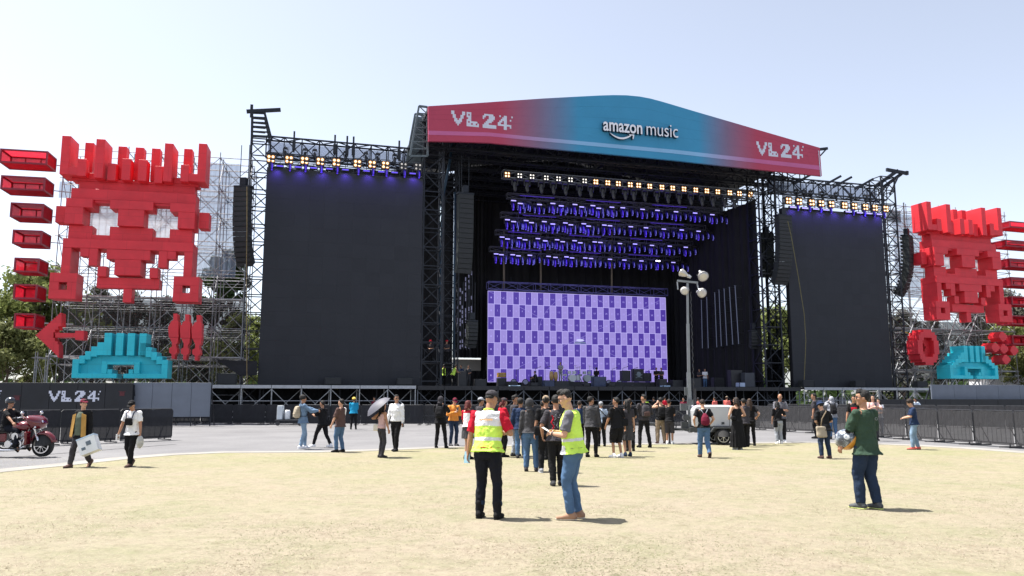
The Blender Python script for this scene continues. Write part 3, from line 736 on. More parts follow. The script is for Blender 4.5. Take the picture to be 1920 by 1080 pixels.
for i, (x, y) in enumerate([(1485, 389), (1507.5, 390.8), (1528, 392.3), (1547, 394), (1589, 397.5), (1610, 399.3), (1628, 400.8), (1647, 402.3)]):
    place('st', lambda: make_strobe(PSTRO), x, y, -.05, 'violet strobe bar just above the screen with the yellow rope', 'violet strobes over the rope side screen', .9)
    place('mv', None, x + 10, y - 2, 0, 'small violet moving head just above the screen with the yellow rope', 'violet moving heads over the rope side screen', .75)
for i, x in enumerate((1493, 1507, 1520, 1541, 1567, 1595, 1622, 1630)):
    place('mv_off', lambda: make_mover(HOUS, HOUS), x, 364 + (x - 1493) * .075, .7, 'unlit black moving head perched above the blinders of the rope side screen', 'unlit heads above the rope side screen', .7)
for i, x in enumerate((535, 572, 590, 648, 686, 708, 740)):
    place('mv_off', None, x, 287 + (x - 535) * .06, .7, 'unlit black moving head perched above the blinders of the arrow side screen', 'unlit heads above the arrow side screen', .7)
fx = [950.7, 974, 997, 1023.7, 1046.5, 1069, 1095.5, 1116.5, 1139, 1158.7, 1181, 1196.7, 1217.5, 1240.3, 1260.5, 1281.7, 1303.7, 1324.5, 1345, 1367.5, 1385.5, 1406]
for i, x in enumerate(fx):
    y = 328 + (x - 951) * 37 / 455
    k = 'bl_c' if 1 <= i <= 6 else 'bl_w'
    place(k, (lambda: make_blinder(WHITE_)), x, y, 2.0, 'four lamp blinder on the front roof truss, ' + ('pale' if k == 'bl_c' else 'warm') + ' glow', G_ + ' on the roof truss ' + ('pale' if k == 'bl_c' else 'warm'), .70)
    if 1 <= i < 21: place('mv_g', lambda: make_mover(mat('rain_hood', (.075, .078, .088), .7, 0, .2, 4), HOUS), x - 9, y + 17, 2.2, 'unlit moving head in a grey rain hood below the front roof truss', 'hooded heads under the roof truss', 1.0)
lightbar('long silver front truss holding the row of blinders under the roof', (942, 327), (1412, 365), 2.35, 1.2, .6, group=None, mt=mat('silver_truss', (.22, .23, .25), .4, .5, .2, 4))
rows = [[(962.5, 376.7), (975, 382), (1011, 384), (1036, 382), (1051.7, 386.5), (1077.5, 384), (1090, 388.5), (1111, 386), (1122, 391), (1146.7, 389), (1167, 390), (1204, 393), (1232, 395), (1266.7, 397.5), (1302.5, 400), (1334.7, 403)],
        [(951, 412.5), (962.5, 416), (986, 414), (996, 418), (1020, 416), (1036, 420.5), (1059.5, 418.5), (1069.7, 422), (1094, 420), (1103, 424.5), (1132.5, 422.5), (1143, 423.7), (1182, 425.5), (1210.5, 427.5), (1244, 430), (1277.5, 431.7), (1309, 434)],
        [(941, 445), (951, 448.5), (973.7, 446.7), (984, 450), (1008, 447.8), (1021.7, 452), (1044, 450), (1054.5, 453.6), (1076.7, 451.7), (1087.5, 455.7), (1114.5, 454), (1125, 455), (1161.7, 457), (1190, 458), (1221.7, 460.5), (1255, 462), (1285, 464)],
        [(930, 476.5), (939.7, 478), (961, 478), (971.7, 480), (993, 479), (1028, 481), (1041, 483), (1061.7, 482), (1072, 484), (1096.7, 484), (1107.5, 485), (1143, 486.5), (1170, 488), (1202, 489.6), (1233, 489.6), (1261.7, 492.5)]]
rname = ['topmost', 'second', 'third', 'lowest']
for r, row in enumerate(rows):
    d = (5.0, 7.2, 9.4, 11.4)[r]
    for i, (x, y) in enumerate(row):
        hot = (r == 3 and i == 14)
        place('st_hot' if hot else 'st', (lambda: make_strobe(glow('white_violet_strobe', (.75, .7, 1), 6))), x, y, d, f'violet strobe bar in the {rname[r]} row of stage lights' + (', the one brightest of all' if hot else ''), f'violet strobes of the {rname[r]} row', .74)
        place('mv', None, x - 1, y + 7, d + .3, f'violet moving head in the {rname[r]} row of stage lights', f'violet heads of the {rname[r]} row', .9)
        for kk, (ox, oy) in enumerate(((18, 6), (8, 8.5), (27, 9))): place('mv_d', lambda: make_mover(glow('dim_violet_glow_shell', (.03, .02, .3), .06), glow('pale_lens', (.22, .2, .9), .3)), x + ox, y + oy, d + .4, f'dim moving head between the strobes of the {rname[r]} row', f'dim heads of the {rname[r]} row', .72)  # faint shell emission imitates violet light on the dark housings
    x0, y0 = row[0]; x1, y1 = row[-1]
    lightbar(f'dark lighting truss of the {rname[r]} violet light row', (x0 - 12, y0 - 8), (x1 + 12, y1 - 8), d + .4, 1.6, .45, 'violet light row trusses', mt=mat('row_truss', (.10, .10, .13), .5, .4, .2, 5))
    for k in range(6):
        l = bpy.data.lights.new('violet_row_glow', 'POINT'); l.energy = 9; l.color = (.14, .08, 1); l.shadow_soft_size = .3; lo_ = bpy.data.objects.new('violet_row_glow', l); C.objects.link(lo_)
        q_ = H(x0 + (x1 - x0) * (k + .5) / 6, y0 + (y1 - y0) * (k + .5) / 6 + 3, d - .5); lo_.location = ST.W(q_)
    for k in range(3):
        u0, u1 = (k + .1 + .15 * (r % 2)) / 3, (k + .62 + .15 * (r % 2)) / 3
        a, b_ = H(x0 + (x1 - x0) * u0, y0 + (y1 - y0) * u0 - 11, d), H(x0 + (x1 - x0) * u1, y0 + (y1 - y0) * u1 - 11, d); b_.z = a.z
        solo('light_batten', f'thin violet glowing batten above the {rname[r]} row of stage lights', 'light batten', MB().bar(a, b_, .05), glow('violet_batten', (.13, .06, .8), .16), a, ST, f'violet battens of the {rname[r]} row')
# violet wash of the lit strobes over the tops of the big screens
def wash(px, py):
    l = bpy.data.lights.new('violet_wash', 'SPOT'); l.energy = 60; l.color = (.16, .08, 1); l.spot_size = R(120); l.spot_blend = 1; l.shadow_soft_size = .15
    o = bpy.data.objects.new('violet_wash', l); C.objects.link(o); p = H(px, py, -.42); o.location = ST.W(p)
    o.rotation_euler = (ST.W((p.x, .1, p.z - 1.3)) - o.location).to_track_quat('-Z', 'Y').to_euler()
for k in range(7): wash(520 + k * 43, 313 + k * 2.2)
for k in range(7): wash(1490 + k * 27, 388 + k * 2.2)
# ---- lit video wall
DW = 13.0
wa, wb = H(915, 545.5, DW), H(1247.5, 556, DW); wz0 = H(915, 716, DW).z; wz1 = wa.z
wall = thing('video_wall', 'large lit video wall showing a violet and lilac checker test pattern', 'video wall', (wa.x, DW, wz0), ST)
NC, NR = 30, 7
cw, ch = (wb.x - wa.x) / NC, (wz1 - wz0) / NR
m = MB()
for j in range(NR):
    for i in range(NC):
        m.add([(wa.x + i * cw, DW, wz1 - (j + 1) * ch), (wa.x + (i + 1) * cw, DW, wz1 - (j + 1) * ch), (wa.x + (i + 1) * cw, DW, wz1 - j * ch), (wa.x + i * cw, DW, wz1 - j * ch)], [(0, 1, 2, 3)], (i + j) % 2)
def led(name, c, s=1.0): return glow(name, c, s * .62)
ELT, EDK, ELN = led('lilac_pixels', (.225, .18, .46), 1.0), led('violet_pixels', (.052, .027, .235), 1.0), led('pale_line_pixels', (.40, .35, .70), 1.0)
part('display_panel', m, [EDK, ELT], wall)
m = MB()
for i in range(NC + 1): x = wa.x + i * cw; m.box(x - .019, x + .019, DW - .006, DW - .004, wz0, wz1)
for j in range(NR + 1): z = wz0 + j * ch; m.box(wa.x, wb.x, DW - .009, DW - .007, z - .019, z + .019)
part('line_pattern', m, ELN, wall)
m = MB()
def line(p, q, w_=.014): m.bar((p[0], DW - .012, p[1]), (q[0], DW - .012, q[1]), .003, w_) if abs(p[0] - q[0]) > 1e9 else m.prism([(p[0], p[1] - w_), (q[0], q[1] - w_), (q[0], q[1] + w_), (p[0], p[1] + w_)], DW - .014, DW - .012)
line((wa.x, wz1), (wb.x, wz0)); line((wa.x, wz0), (wb.x, wz1))
cxm, czm = (wa.x + wb.x) / 2, (wz0 + wz1) / 2; rr = (wz1 - wz0) * .5
for k in range(48):
    a0, a1 = k * math.pi / 24, (k + 1) * math.pi / 24
    p, q = Vector((math.cos(a0), 0, math.sin(a0))), Vector((math.cos(a1), 0, math.sin(a1)))
    c = Vector((cxm, 0, czm)); vs = [c + p * (rr - .01), c + q * (rr - .01), c + q * (rr + .01), c + p * (rr + .01)]
    m.add([(v.x, DW - .016, v.z) for v in vs], [(3, 2, 1, 0)])
part('ring_pattern', m, led('thin_line_pixels', (.24, .20, .52), 1.0), wall)
m = MB()
for j in range(NR):
    for i in range(NC):
        s_ = str(i + 1); w_ = .105 * len(s_)
        x = wa.x + (i + .5) * cw; z = wz1 - (j + .5) * ch
        put_text(m, s_, x - w_ / 2, x + w_ / 2, z - .075, DW - .018, ext=0.0, zscale=.22)
part('number_lettering', m, led('number_pixels', (.30, .25, .62)), wall)
lg = MB(); lx_, lz_ = H(1087.5, 637, DW).x, H(1087.5, 640, DW).z
lg.ell((lx_, DW - .03, lz_ + .1), (.42, .01, .12), 16, 6); part('logo_print', lg, led('white_pixels', (.42, .42, .66), 1), wall)
lg = MB().box(lx_ - .55, lx_ + .55, DW - .03, DW - .02, lz_ - .17, lz_ - .05).box(lx_ - .68, lx_ + .68, DW - .03, DW - .02, lz_ - .28, lz_ - .22); part('logo_bar_print', lg, led('slate_pixels', (.10, .13, .22), 1), wall)  # slate bars below the logo, part of the displayed picture
part('backing', MB().box(wa.x - .05, wb.x + .05, DW + .02, DW + .35, wz0 - .1, wz1 + .05), BLACKP, wall)
lightbar('blue lit truss frame right above the lit video wall', (914, 537), (1249, 547), DW + .1, 1.5, .7, None, mat('blue_lit_tint_truss', (.12, .11, .3), .5, .3, .2, 4))  # blue light on this truss is put into its base colour
for x, y0, y1, n_ in ((945, 494, 545, 'the first from the blue leg'), (1014, 492, 548, 'the middle one'), (1147, 494, 552, 'the one nearest the light mast')):
    m = MB().tube(H(x, y1, DW + 1), H(x, y0 - 60, DW + 1), .1, 8)
    solo('back_pole', f'beige vertical pole above the video wall, {n_}', 'pole', m, mat('beige_pole', (.22, .18, .13), .6, 0, .2, 3), H(x, y1, DW + 1), ST, smooth=True)
# ---- vertical light ladders
LB = glow('pale_tube_light', (.36, .42, .60), .07)
for i, (xt, yt, xb_, yb) in enumerate([(1315, 562, 1317, 653), (1325, 557, 1328, 653), (1340, 548, 1344, 651), (1348, 543, 1352.5, 649), (1357.5, 541, 1363, 648), (1367.5, 538, 1374, 646), (1378, 535, 1385, 645)]):
    d = (1425 - xt) / 10.7 - 1.9; a, b_ = H(xt, yt, d), H(xb_, yb, d)
    t = thing('light_ladder', f'tall thin vertical light bar on the drape side of the stage', 'light ladder', b_, ST, 'light ladders by the side drape')
    part('tube', MB().bar(a, b_, .045), LB, t)
    f = MB().bar(a + Vector((.12, .1, 0)), b_ + Vector((.12, .1, 0)), .06)
    for k in range(6): p = a + (b_ - a) * k / 5; f.bar(p + Vector((-.1, .1, 0)), p + Vector((.7, .1, 0)), .05)
    part('rail', f, STEEL, t)
for i, (x, y0, y1) in enumerate([(858, 552, 655), (863, 540, 655), (867, 528, 655), (873, 520, 656), (879, 515, 657), (884, 508, 640)]):
    d = 4.5 + i * .8; a, b_ = H(x, y0, d), H(x, y1, d)
    t = thing('light_ladder', f'tall broken vertical light bar behind the hanging black line array', 'light ladder', b_, ST, 'light ladders behind the line array')
    f = MB(); q_ = random.Random(i)
    for k in range(14):
        if q_.random() < .72: p0, p1 = a + (b_ - a) * (k / 14), a + (b_ - a) * ((k + q_.uniform(.5, .95)) / 14); f.bar(p0, p1, .07)
    part('tube_pattern', f, glow('pale_violet_tube', (.30, .30, .50), .15), t)
    part('rail', MB().bar(a + Vector((.1, .1, 0)), b_ + Vector((.1, .1, 0)), .07), STEEL, t)
# ---- line arrays
CAB = mat('speaker_cabinet', (.020, .024, .024), .7, 0, .15, 4); GRL = mat('speaker_grille', (.024, .026, .030), .75, 0, .1, 20, .4, 60)
def line_array(label, top, bot, d, n=16, w_=1.25, curve=.9, yaw=0.0, dep=.75, mt=GRL):
    a, b_ = H(*top, d), H(*bot, d); t = thing('line_array', label, 'line array', a, ST, rot=yaw); L = a.z - b_.z; h = L / n
    bx = Vector(a); ang = 0; z = 0; y = 0
    for i in range(n):
        ang = curve * (i / n) ** 2.2 * .75
        c, s_ = math.cos(ang), math.sin(ang)
        def X(p): return Vector((a.x + p[0], d + y + p[1] * c - p[2] * s_, a.z - z + p[1] * s_ + p[2] * c))
        m = MB()
        def bx_(x0, x1, y0, y1, z0, z1, mi=0):
            vs = [X((xx, yy, zz)) for zz in (z0, z1) for yy in (y0, y1) for xx in (x0, x1)]
            m.add(vs, [(0, 2, 3, 1), (4, 5, 7, 6), (0, 1, 5, 4), (2, 6, 7, 3), (0, 4, 6, 2), (1, 3, 7, 5)], mi)
        bx_(-w_ / 2, w_ / 2, -dep * .5, dep * .3, -h * .95, 0); bx_(-w_ / 2 + .05, w_ / 2 - .05, -dep * .5 - .015, -dep * .5 - .002, -h * .9, -.04, 1)
        bx_(-w_ * .35, w_ * .35, dep * .3, dep * .62, -h * .75, -h * .2)
        part('speaker_cabinet', m, [CAB, mt], t)
        z += h * c; y += h * s_ * .9
    m = MB().box(a.x - w_ * .55, a.x + w_ * .55, d - .3, d + .35, a.z + .03, a.z + .15)
    m.bar((a.x - .3, d, a.z + .1), (a.x - .3, d, a.z + 3.2), .04).bar((a.x + .3, d, a.z + .1), (a.x + .3, d, a.z + 3.2), .04).box(a.x - .2, a.x + .2, d - .2, d + .2, a.z + .2, a.z + .75)
    part('rigging_frame', m, STEEL, t)
    return t
line_array('curved black line array hanging before the tower of the arrow side screen', (457, 353), (466, 498), -.6, 16, 1.15, 1.0, R(-22))
line_array('straight black line array hanging inside the stage beside the blue leg', (872, 366), (872, 512), .6, 16, 1.2, .35, R(6))
line_array('long curved black line array hanging in front of the rope side screen', (1467, 407), (1463, 532), -.8, 18, 1.4, .8, R(6))
line_array('dark line array tucked behind the curved one near the side drape', (1436, 440), (1437, 520), 2.2, 12, 1.1, .4, R(-8), mt=CAB)
line_array('curved black line array hanging between the rope side screen and the red skull', (1700, 444), (1706, 556), .6, 16, 1.15, 1.1, R(28))
line_array('small black fill speaker column low beside the light ladders of the drape side', (1413, 622), (1416, 652), 1.6, 6, .7, 1.0, R(-10))
line_array('small grey fill speaker column low beneath the straight line array', (884, 604), (880, 650), 2.2, 7, .8, 1.0, R(12))
rp = MB().path([H(1477, 415, -1.7), H(1484, 445, -1.7), H(1497, 520, -1.6), H(1508, 590, -1.5), H(1511, 640, -1.4), H(1508, 712, -1.35)], .03, 6)
solo('rope', 'thin yellow rope hanging across the dark screen', 'rope', rp, mat('yellow_rope', (.16, .14, .06), .8, 0, .2, 6), H(1508, 712, -1.35), ST)
rp = MB().path([H(463, 350, -1.4), H(463, 420, -1.4), H(462, 500, -1.3), H(463, 720, -1.2)], .025, 6)
solo('rope', 'thin ochre rope before the line array beside the arrow side screen', 'rope', rp, mat('ochre_rope', (.22, .16, .07), .8, 0, .2, 6), H(463, 720, -1.2), ST)
# ---- gear on the decks
CASE, CASEB, FAB = mat('road_case_black', (.022, .022, .026), .5, 0, .2, 4), mat('road_case_blue', (.045, .06, .12), .5, 0, .2, 3), mat('amp_grille', (.04, .04, .045), .8, 0, .2, 20)
def gear_box(name, label, cat, px, py, d, w_, h_, dep=.6, col=CASE, grille=None, group=None, trim=True):
    p = H(px, py, d); z = p.z; x = p.x; t = thing(name, label, cat, (x, d, z), ST, group)
    part('cabinet', MB().box(x - w_ / 2, x + w_ / 2, d - dep / 2, d + dep / 2, z + .04, z + h_), col, t, bev=.02)
    if grille: part('grille', MB().box(x - w_ / 2 + .05, x + w_ / 2 - .05, d - dep / 2 - .02, d - dep / 2 - .003, z + .1, z + h_ - .08), grille, t)
    if trim:
        m = MB()
        for xx in (x - w_ / 2, x + w_ / 2):
            m.bar((xx, d - dep / 2 - .012, z + .04), (xx, d - dep / 2 - .012, z + h_), .03)
            m.path([(xx * .8 + x * .2, d, z), (xx * .8 + x * .2, d, z + .04)], .035, 6)
        part('corner_trim', m, STEEL, t)
    return t
def on_deck(d): return DK
def gdeck(name, label, cat, px, d, w_, h_, dep=.6, col=CASE, grille=None, lift=0.0, group=None):
    p = H(px, 712, d); x = p.x; z = DK + lift
    t = thing(name, label, cat, (x, d, z), ST, group)
    part('cabinet', MB().box(x - w_ / 2, x + w_ / 2, d - dep / 2, d + dep / 2, z + .04, z + h_), col, t, bev=.02)
    if grille: part('grille', MB().box(x - w_ / 2 + .05, x + w_ / 2 - .05, d - dep / 2 - .02, d - dep / 2 - .003, z + .1, z + h_ - .08), grille, t)
    m = MB()
    for xx in (x - w_ / 2, x + w_ / 2): m.bar((xx, d - dep / 2 - .012, z + .04), (xx, d - dep / 2 - .012, z + h_), .03)
    part('corner_trim', m, STEEL, t); return t
for px, nm in ((426, 'first'), (624, 'second'), (758, 'third')):
    gdeck('subwoofer', f'{nm} black subwoofer from the skull on the deck of the arrow side screen', 'speaker', px, -.75, 1.15 if px != 426 else 1.25, .55 if px != 426 else .8, .7, CAB, GRL)
for px, nm in ((1511, 'nearest the yellow rope'), (1608, 'in the middle of the deck'), (1723, 'by the cyan block')):
    gdeck('subwoofer', f'black subwoofer on the deck below the rope side screen, {nm}', 'speaker', px, -.75, 1.1, .6, .7, CAB, GRL)
gdeck('riser', 'long low black band riser with a silver edge under the amps and drums', 'riser', 1195, 6.0, 6.2, .5, 2.2, BLACKP)
gdeck('riser', 'low black drum riser below the steel drum kit', 'riser', 1040, 6.0, 5.2, .5, 2.2, BLACKP)
for i, (px, d, w_, h_, col, gr, lift, lab, cat, nm) in enumerate([
    (940, 4.5, .7, .75, CASE, FAB, 0, 'black guitar cabinet under the yellow amp on the stage', 'amplifier', 'guitar_cabinet'),
    (940, 4.5, .62, .42, mat('yellow_vinyl', (.55, .30, .05), .5, 0, .1, 3), mat('tan_grille', (.4, .26, .10), .8), .76, 'small yellow amplifier sitting on a black cabinet', 'amplifier', 'amplifier_head'),
    (1005, 4.8, .9, .9, CASE, FAB, 0, 'black keyboard case beside the seated stagehand', 'case', 'road_case'),
    (1172, 5.6, .75, 1.0, CASE, FAB, .5, 'tall black bass cabinet on the riser beside the skull print cabinet', 'amplifier', 'guitar_cabinet'),
    (1195, 5.6, .95, 1.15, CASE, FAB, .5, 'black cabinet with a pale skull print on the riser', 'amplifier', 'guitar_cabinet'),
    (1211, 5.6, .75, .8, CASE, FAB, .5, 'black cabinet with the lower top at the end of the riser', 'amplifier', 'guitar_cabinet'),
    (1122, 2.2, 1.1, .85, CASEB, None, 0, 'dark blue flight case at the front of the stage centre', 'case', 'road_case'),
    (1028, 3.0, .9, .55, CASEB, None, 0, 'blue grey flight case in front of the drum riser', 'case', 'road_case'),
    (1052, 3.0, 1.3, .5, CASE, None, 0, 'long black flight case in front of the congas', 'case', 'road_case'),
    (960, 3.5, .8, .45, CASE, FAB, 0, 'low black floor amp beside the yellow topped cabinet', 'amplifier', 'floor_amp'),
    (1240, 2.0, .7, .7, CASE, FAB, 0, 'black side fill cabinet near the two stagehands', 'speaker', 'stage_speaker'),
    (1268, 3.5, 1.0, .65, CASE, None, 0, 'black equipment case between the video wall and the mast', 'case', 'road_case'),
    (1300, 2.6, 1.2, .8, CASE, None, 0, 'dark equipment case behind the light mast', 'case', 'road_case'),
    (1345, 4.0, 1.0, .9, CASE, None, 0, 'dark equipment case beside the stagehand in white', 'case', 'road_case'),
    (1378, 1.6, 1.1, 1.5, CASE, None, 0, 'tall dark rack below the light ladders', 'rack', 'equipment_rack'),
    (1402, .9, 1.0, 1.25, mat('grey_rack', (.05, .055, .07), .6), None, 0, 'tall grey cabinet at the drape end of the stage', 'rack', 'equipment_rack'),
    (1388, .1, .55, .38, mat('pale_blue_case', (.38, .46, .62), .5), None, 0, 'small pale blue box on the stage edge at the drape end', 'box', 'small_case'),
    (1247, -.3, .65, .42, mat('pale_blue_case2', (.30, .42, .58), .5), None, -.3, 'pale blue box at the stage edge below the two stagehands', 'box', 'small_case'),
    (965, -.6, .8, .42, mat('pale_blue_case3', (.36, .50, .64), .5), None, -.35, 'pale blue box at the stage edge below the yellow amp', 'box', 'small_case'),
    (900, 2.5, .9, .6, CASE, None, 0, 'dark case beside the white trailer opening', 'case', 'road_case'),
    (866, 2.0, .6, 1.2, CASE, None, 0, 'tall dark case among the stagehands in green vests', 'case', 'road_case'),
    (1098, 1.0, .5, .3, CASE, FAB, 0, 'black floor monitor just behind the stage edge centre', 'monitor', 'floor_monitor'),
    (1145, 1.0, .6, .32, CASE, FAB, 0, 'black floor monitor beside the dark blue flight case', 'monitor', 'floor_monitor'),
    (1000, 1.0, .6, .32, CASE, FAB, 0, 'black floor monitor in front of the keyboard case', 'monitor', 'floor_monitor'),
    (1420, 2.6, .8, 1.0, CASE, None, 0, 'dark case at the foot of the roof tower by the drape', 'case', 'road_case')]):
    gdeck(nm, lab, cat, px, d, w_, h_, .6, col, gr, lift)
# skull print on the cabinet
o_ = [o for o in C.objects if o.get('label', '').startswith('black cabinet with a pale skull print')][0]
b0 = BASE[o_]; m = MB(); zz = b0.z
m.prism([(b0.x + .2 * math.cos(k * .5236), zz + .72 + .19 * math.sin(k * .5236)) for k in range(12)], 5.6 - .335, 5.6 - .325)
for s_ in (-1, 1): m.bar((b0.x - .3 * s_, 5.27, zz + .36), (b0.x + .3 * s_, 5.27, zz + .66), .05)
m.box(b0.x - .1, b0.x + .1, 5.265, 5.275, zz + .42, zz + .56); part('skull_print', m, mat('pale_print', (.22, .26, .30), .7), o_)
def drum_kit(label, px, d, lift, shell):
    p = H(px, 712, d); x, z = p.x, DK + lift; t = thing('drum_kit', label, 'drum kit', (x, d, z), ST, 'drum kits')
    chrome = mat('cymbal_bronze', (.55, .45, .25), .3, .8, .1, 3)
    for nm, dx, dy, dz, r_, l_, hor in (('bass_drum', 0, 0, .32, .32, .45, 1), ('tom', -.22, -.05, .8, .16, .25, 0), ('tom', .22, -.05, .8, .17, .25, 0), ('floor_tom', .58, .2, .35, .22, .45, 0), ('snare', -.5, .3, .6, .18, .16, 0)):
        c = Vector((x + dx, d + dy, z + dz)); ax = Vector((0, l_ / 2, 0)) if hor else Vector((0, 0, l_ / 2))
        part(nm, MB().path([c - ax, c + ax], r_, 18), shell, t, False)
    for dx, dz, r_ in ((-.85, 1.25, .25), (.8, 1.3, .26), (-.55, 1.05, .2), (.35, 1.4, .22)):
        m = MB().path([(x + dx, d + .1, z + dz), (x + dx, d + .1, z + dz + .02)], [r_, .03], 16); o = part('cymbal', m, chrome, t)
        part('cymbal_stand', MB().tube((x + dx, d + .1, z), (x + dx, d + .1, z + dz), .02, 6).tube((x + dx - .2, d, z), (x + dx, d + .1, z + .4), .015, 5).tube((x + dx + .2, d + .2, z), (x + dx, d + .1, z + .4), .015, 5), GALV, t)
    return t
WHS = mat('white_drum_shell', (.62, .64, .68), .35, 0, .05, 3)
drum_kit('white and steel drum kit beside the congas on the stage', 1072, 6, .5, WHS)
drum_kit('white drum kit in front of the video wall centre', 1100, 6.4, .5, mat('grey_drum_shell', (.38, .42, .45), .35, .2, .05, 3))
def conga(px, d, label, col, h_=.75):
    p = H(px, 712, d); x, z = p.x, DK + .5; t = thing('conga', label, 'drum', (x, d, z), ST, 'congas on the riser')
    part('shell', MB().path([(x, d, z + .05), (x, d, z + .3), (x, d, z + .5), (x, d, z + h_)], [.12, .18, .19, .15], 14), col, t, True)
    part('skin', MB().path([(x, d, z + h_), (x, d, z + h_ + .03)], [.16, .155], 14), WHS, t, True)
wood = mat('honey_wood', (.48, .30, .12), .4, 0, .2, 4)
conga(1034, 5.6, 'honey wood conga, the wider one', wood, .85); conga(1042, 5.5, 'honey wood conga beside the white drum kit', wood, .8)
for i, (px, d, h_) in enumerate([(1004, 3, 1.5), (1022, 4, 1.6), (1148, 4, 1.55), (1168, 3, 1.6), (1216, 4.5, 1.5), (968, 4, 1.4), (1186, 2.4, 1.5)]):
    x = H(px, 712, d).x; t = thing('microphone_stand', 'thin black microphone stand on the stage', 'microphone stand', (x, d, DK), ST, 'microphone stands on the stage')
    part('pole', MB().tube((x, d, DK), (x, d, DK + h_), .018, 6).tube((x, d, DK + h_), (x + .3, d - .2, DK + h_ + .12), .014, 6), HOUS, t)
    part('foot', MB().path([(x, d, DK), (x, d, DK + .03)], .16, 12), HOUS, t); part('microphone', MB().tube((x + .3, d - .2, DK + h_ + .12), (x + .38, d - .26, DK + h_ + .14), .03, 8), HOUS, t)
for px, d, nm in ((962, 4.2, 'nearest the yellow amp'), (984, 4.2, 'beside the keyboard stand'), (1140, 5.2, 'beside the dark blue case'), (1160, 5.2, 'below the bass cabinet')):
    x = H(px, 712, d).x; t = thing('drum_stool', f'round black stage light on the floor {nm}', 'stage light', (x, d, DK), ST, 'round floor lights'); t.name = 'floor_light'
    part('head', MB().path([(x, d - .18, DK + .42), (x, d + .12, DK + .42)], [.26, .2], 14), HOUS, t, True); part('lens', MB().path([(x, d - .2, DK + .42), (x, d - .185, DK + .42)], .2, 14), mat('pale_lens_glass', (.25, .25, .4), .2), t)
    part('yoke', MB().bar((x - .28, d, DK + .42), (x - .28, d, DK), .05).bar((x + .28, d, DK + .42), (x + .28, d, DK), .05).box(x - .28, x + .28, d - .15, d + .15, DK, DK + .08), HOUS, t)
# ---- white trailer behind the stage, and clutter below
t0 = H(850, 700, 19); x0 = sx(848, 19); x1 = sx(930, 19); z1 = hz(890, 673, 19)
tr = thing('box_trailer', 'white box trailer parked behind the stage, seen below the black cloth', 'trailer', (x0, 19, 0), ST)
part('body', MB().box(x0, x1, 19, 21.5, 1.0, z1), mat('white_trailer_paint', (.5, .5, .49), .4, 0, .04, 1), tr, bev=.06)
part('roof_rail', MB().box(x0 + .1, x1 - .1, 18.96, 19, z1 - .16, z1 - .1), GALV, tr)
for xx in (x0 + 1, x1 - 1.2): part('wheel', MB().path([(xx, 18.95, .5), (xx, 19.25, .5)], .5, 20), HOUS, tr)
x0, x1 = sx(1850, 6), sx(1990, 6); z1, z0 = hz(1900, 703, 6), .3
cn = thing('site_container', 'white site container behind the grey cladding near the cyan block', 'container', (x0, 6, 0), ST)
part('body', MB().box(x0, x1, 6, 8.4, .12, z1), mat('white_container_paint', (.70, .70, .72), .45, 0, .05, 1), cn, bev=.03)
rb = MB()
for k in range(40): xx = x0 + .3 + (x1 - x0 - .6) * k / 39; rb.box(xx, xx + .12, 5.965, 5.998, .3, z1 - .2)
part('rib_pattern', rb, MATS['white_container_paint'], cn)
part('base_rail', MB().box(x0, x1, 6.02, 8.38, 0, .118), STEEL, cn)
for i, (px, w_, h_, lab, col) in enumerate([(1560, 2.4, 1.7, 'white crate stack seen below the deck of the rope side screen', (.72, .72, .74)), (1690, 1.6, 1.0, 'white covered crate below the end of the deck near the cyan block', (.75, .75, .75)), (474, 1.1, .9, 'beige crate below the deck near the black hoarding', (.35, .28, .2))]):
    x = sx(px, 3.2); t = thing('crate', lab, 'crate', (x, 3.2, 0), ST)
    part('body', MB().box(x - w_ / 2, x + w_ / 2, 3, 4, .1, h_), mat(f'crate_paint_{i}', col, .6, 0, .1, 2), t, bev=.03)
    m = MB()
    for k in range(3): m.box(x - w_ / 2 + k * w_ / 2 - .1 * (k - 1) - .06, x - w_ / 2 + k * w_ / 2 - .1 * (k - 1) + .06, 2.97, 2.998, .1, h_)
    part('slat', m, GALV, t); part('skid', MB().box(x - w_ / 2, x + w_ / 2, 3.05, 3.95, 0, .1), BARK, t)
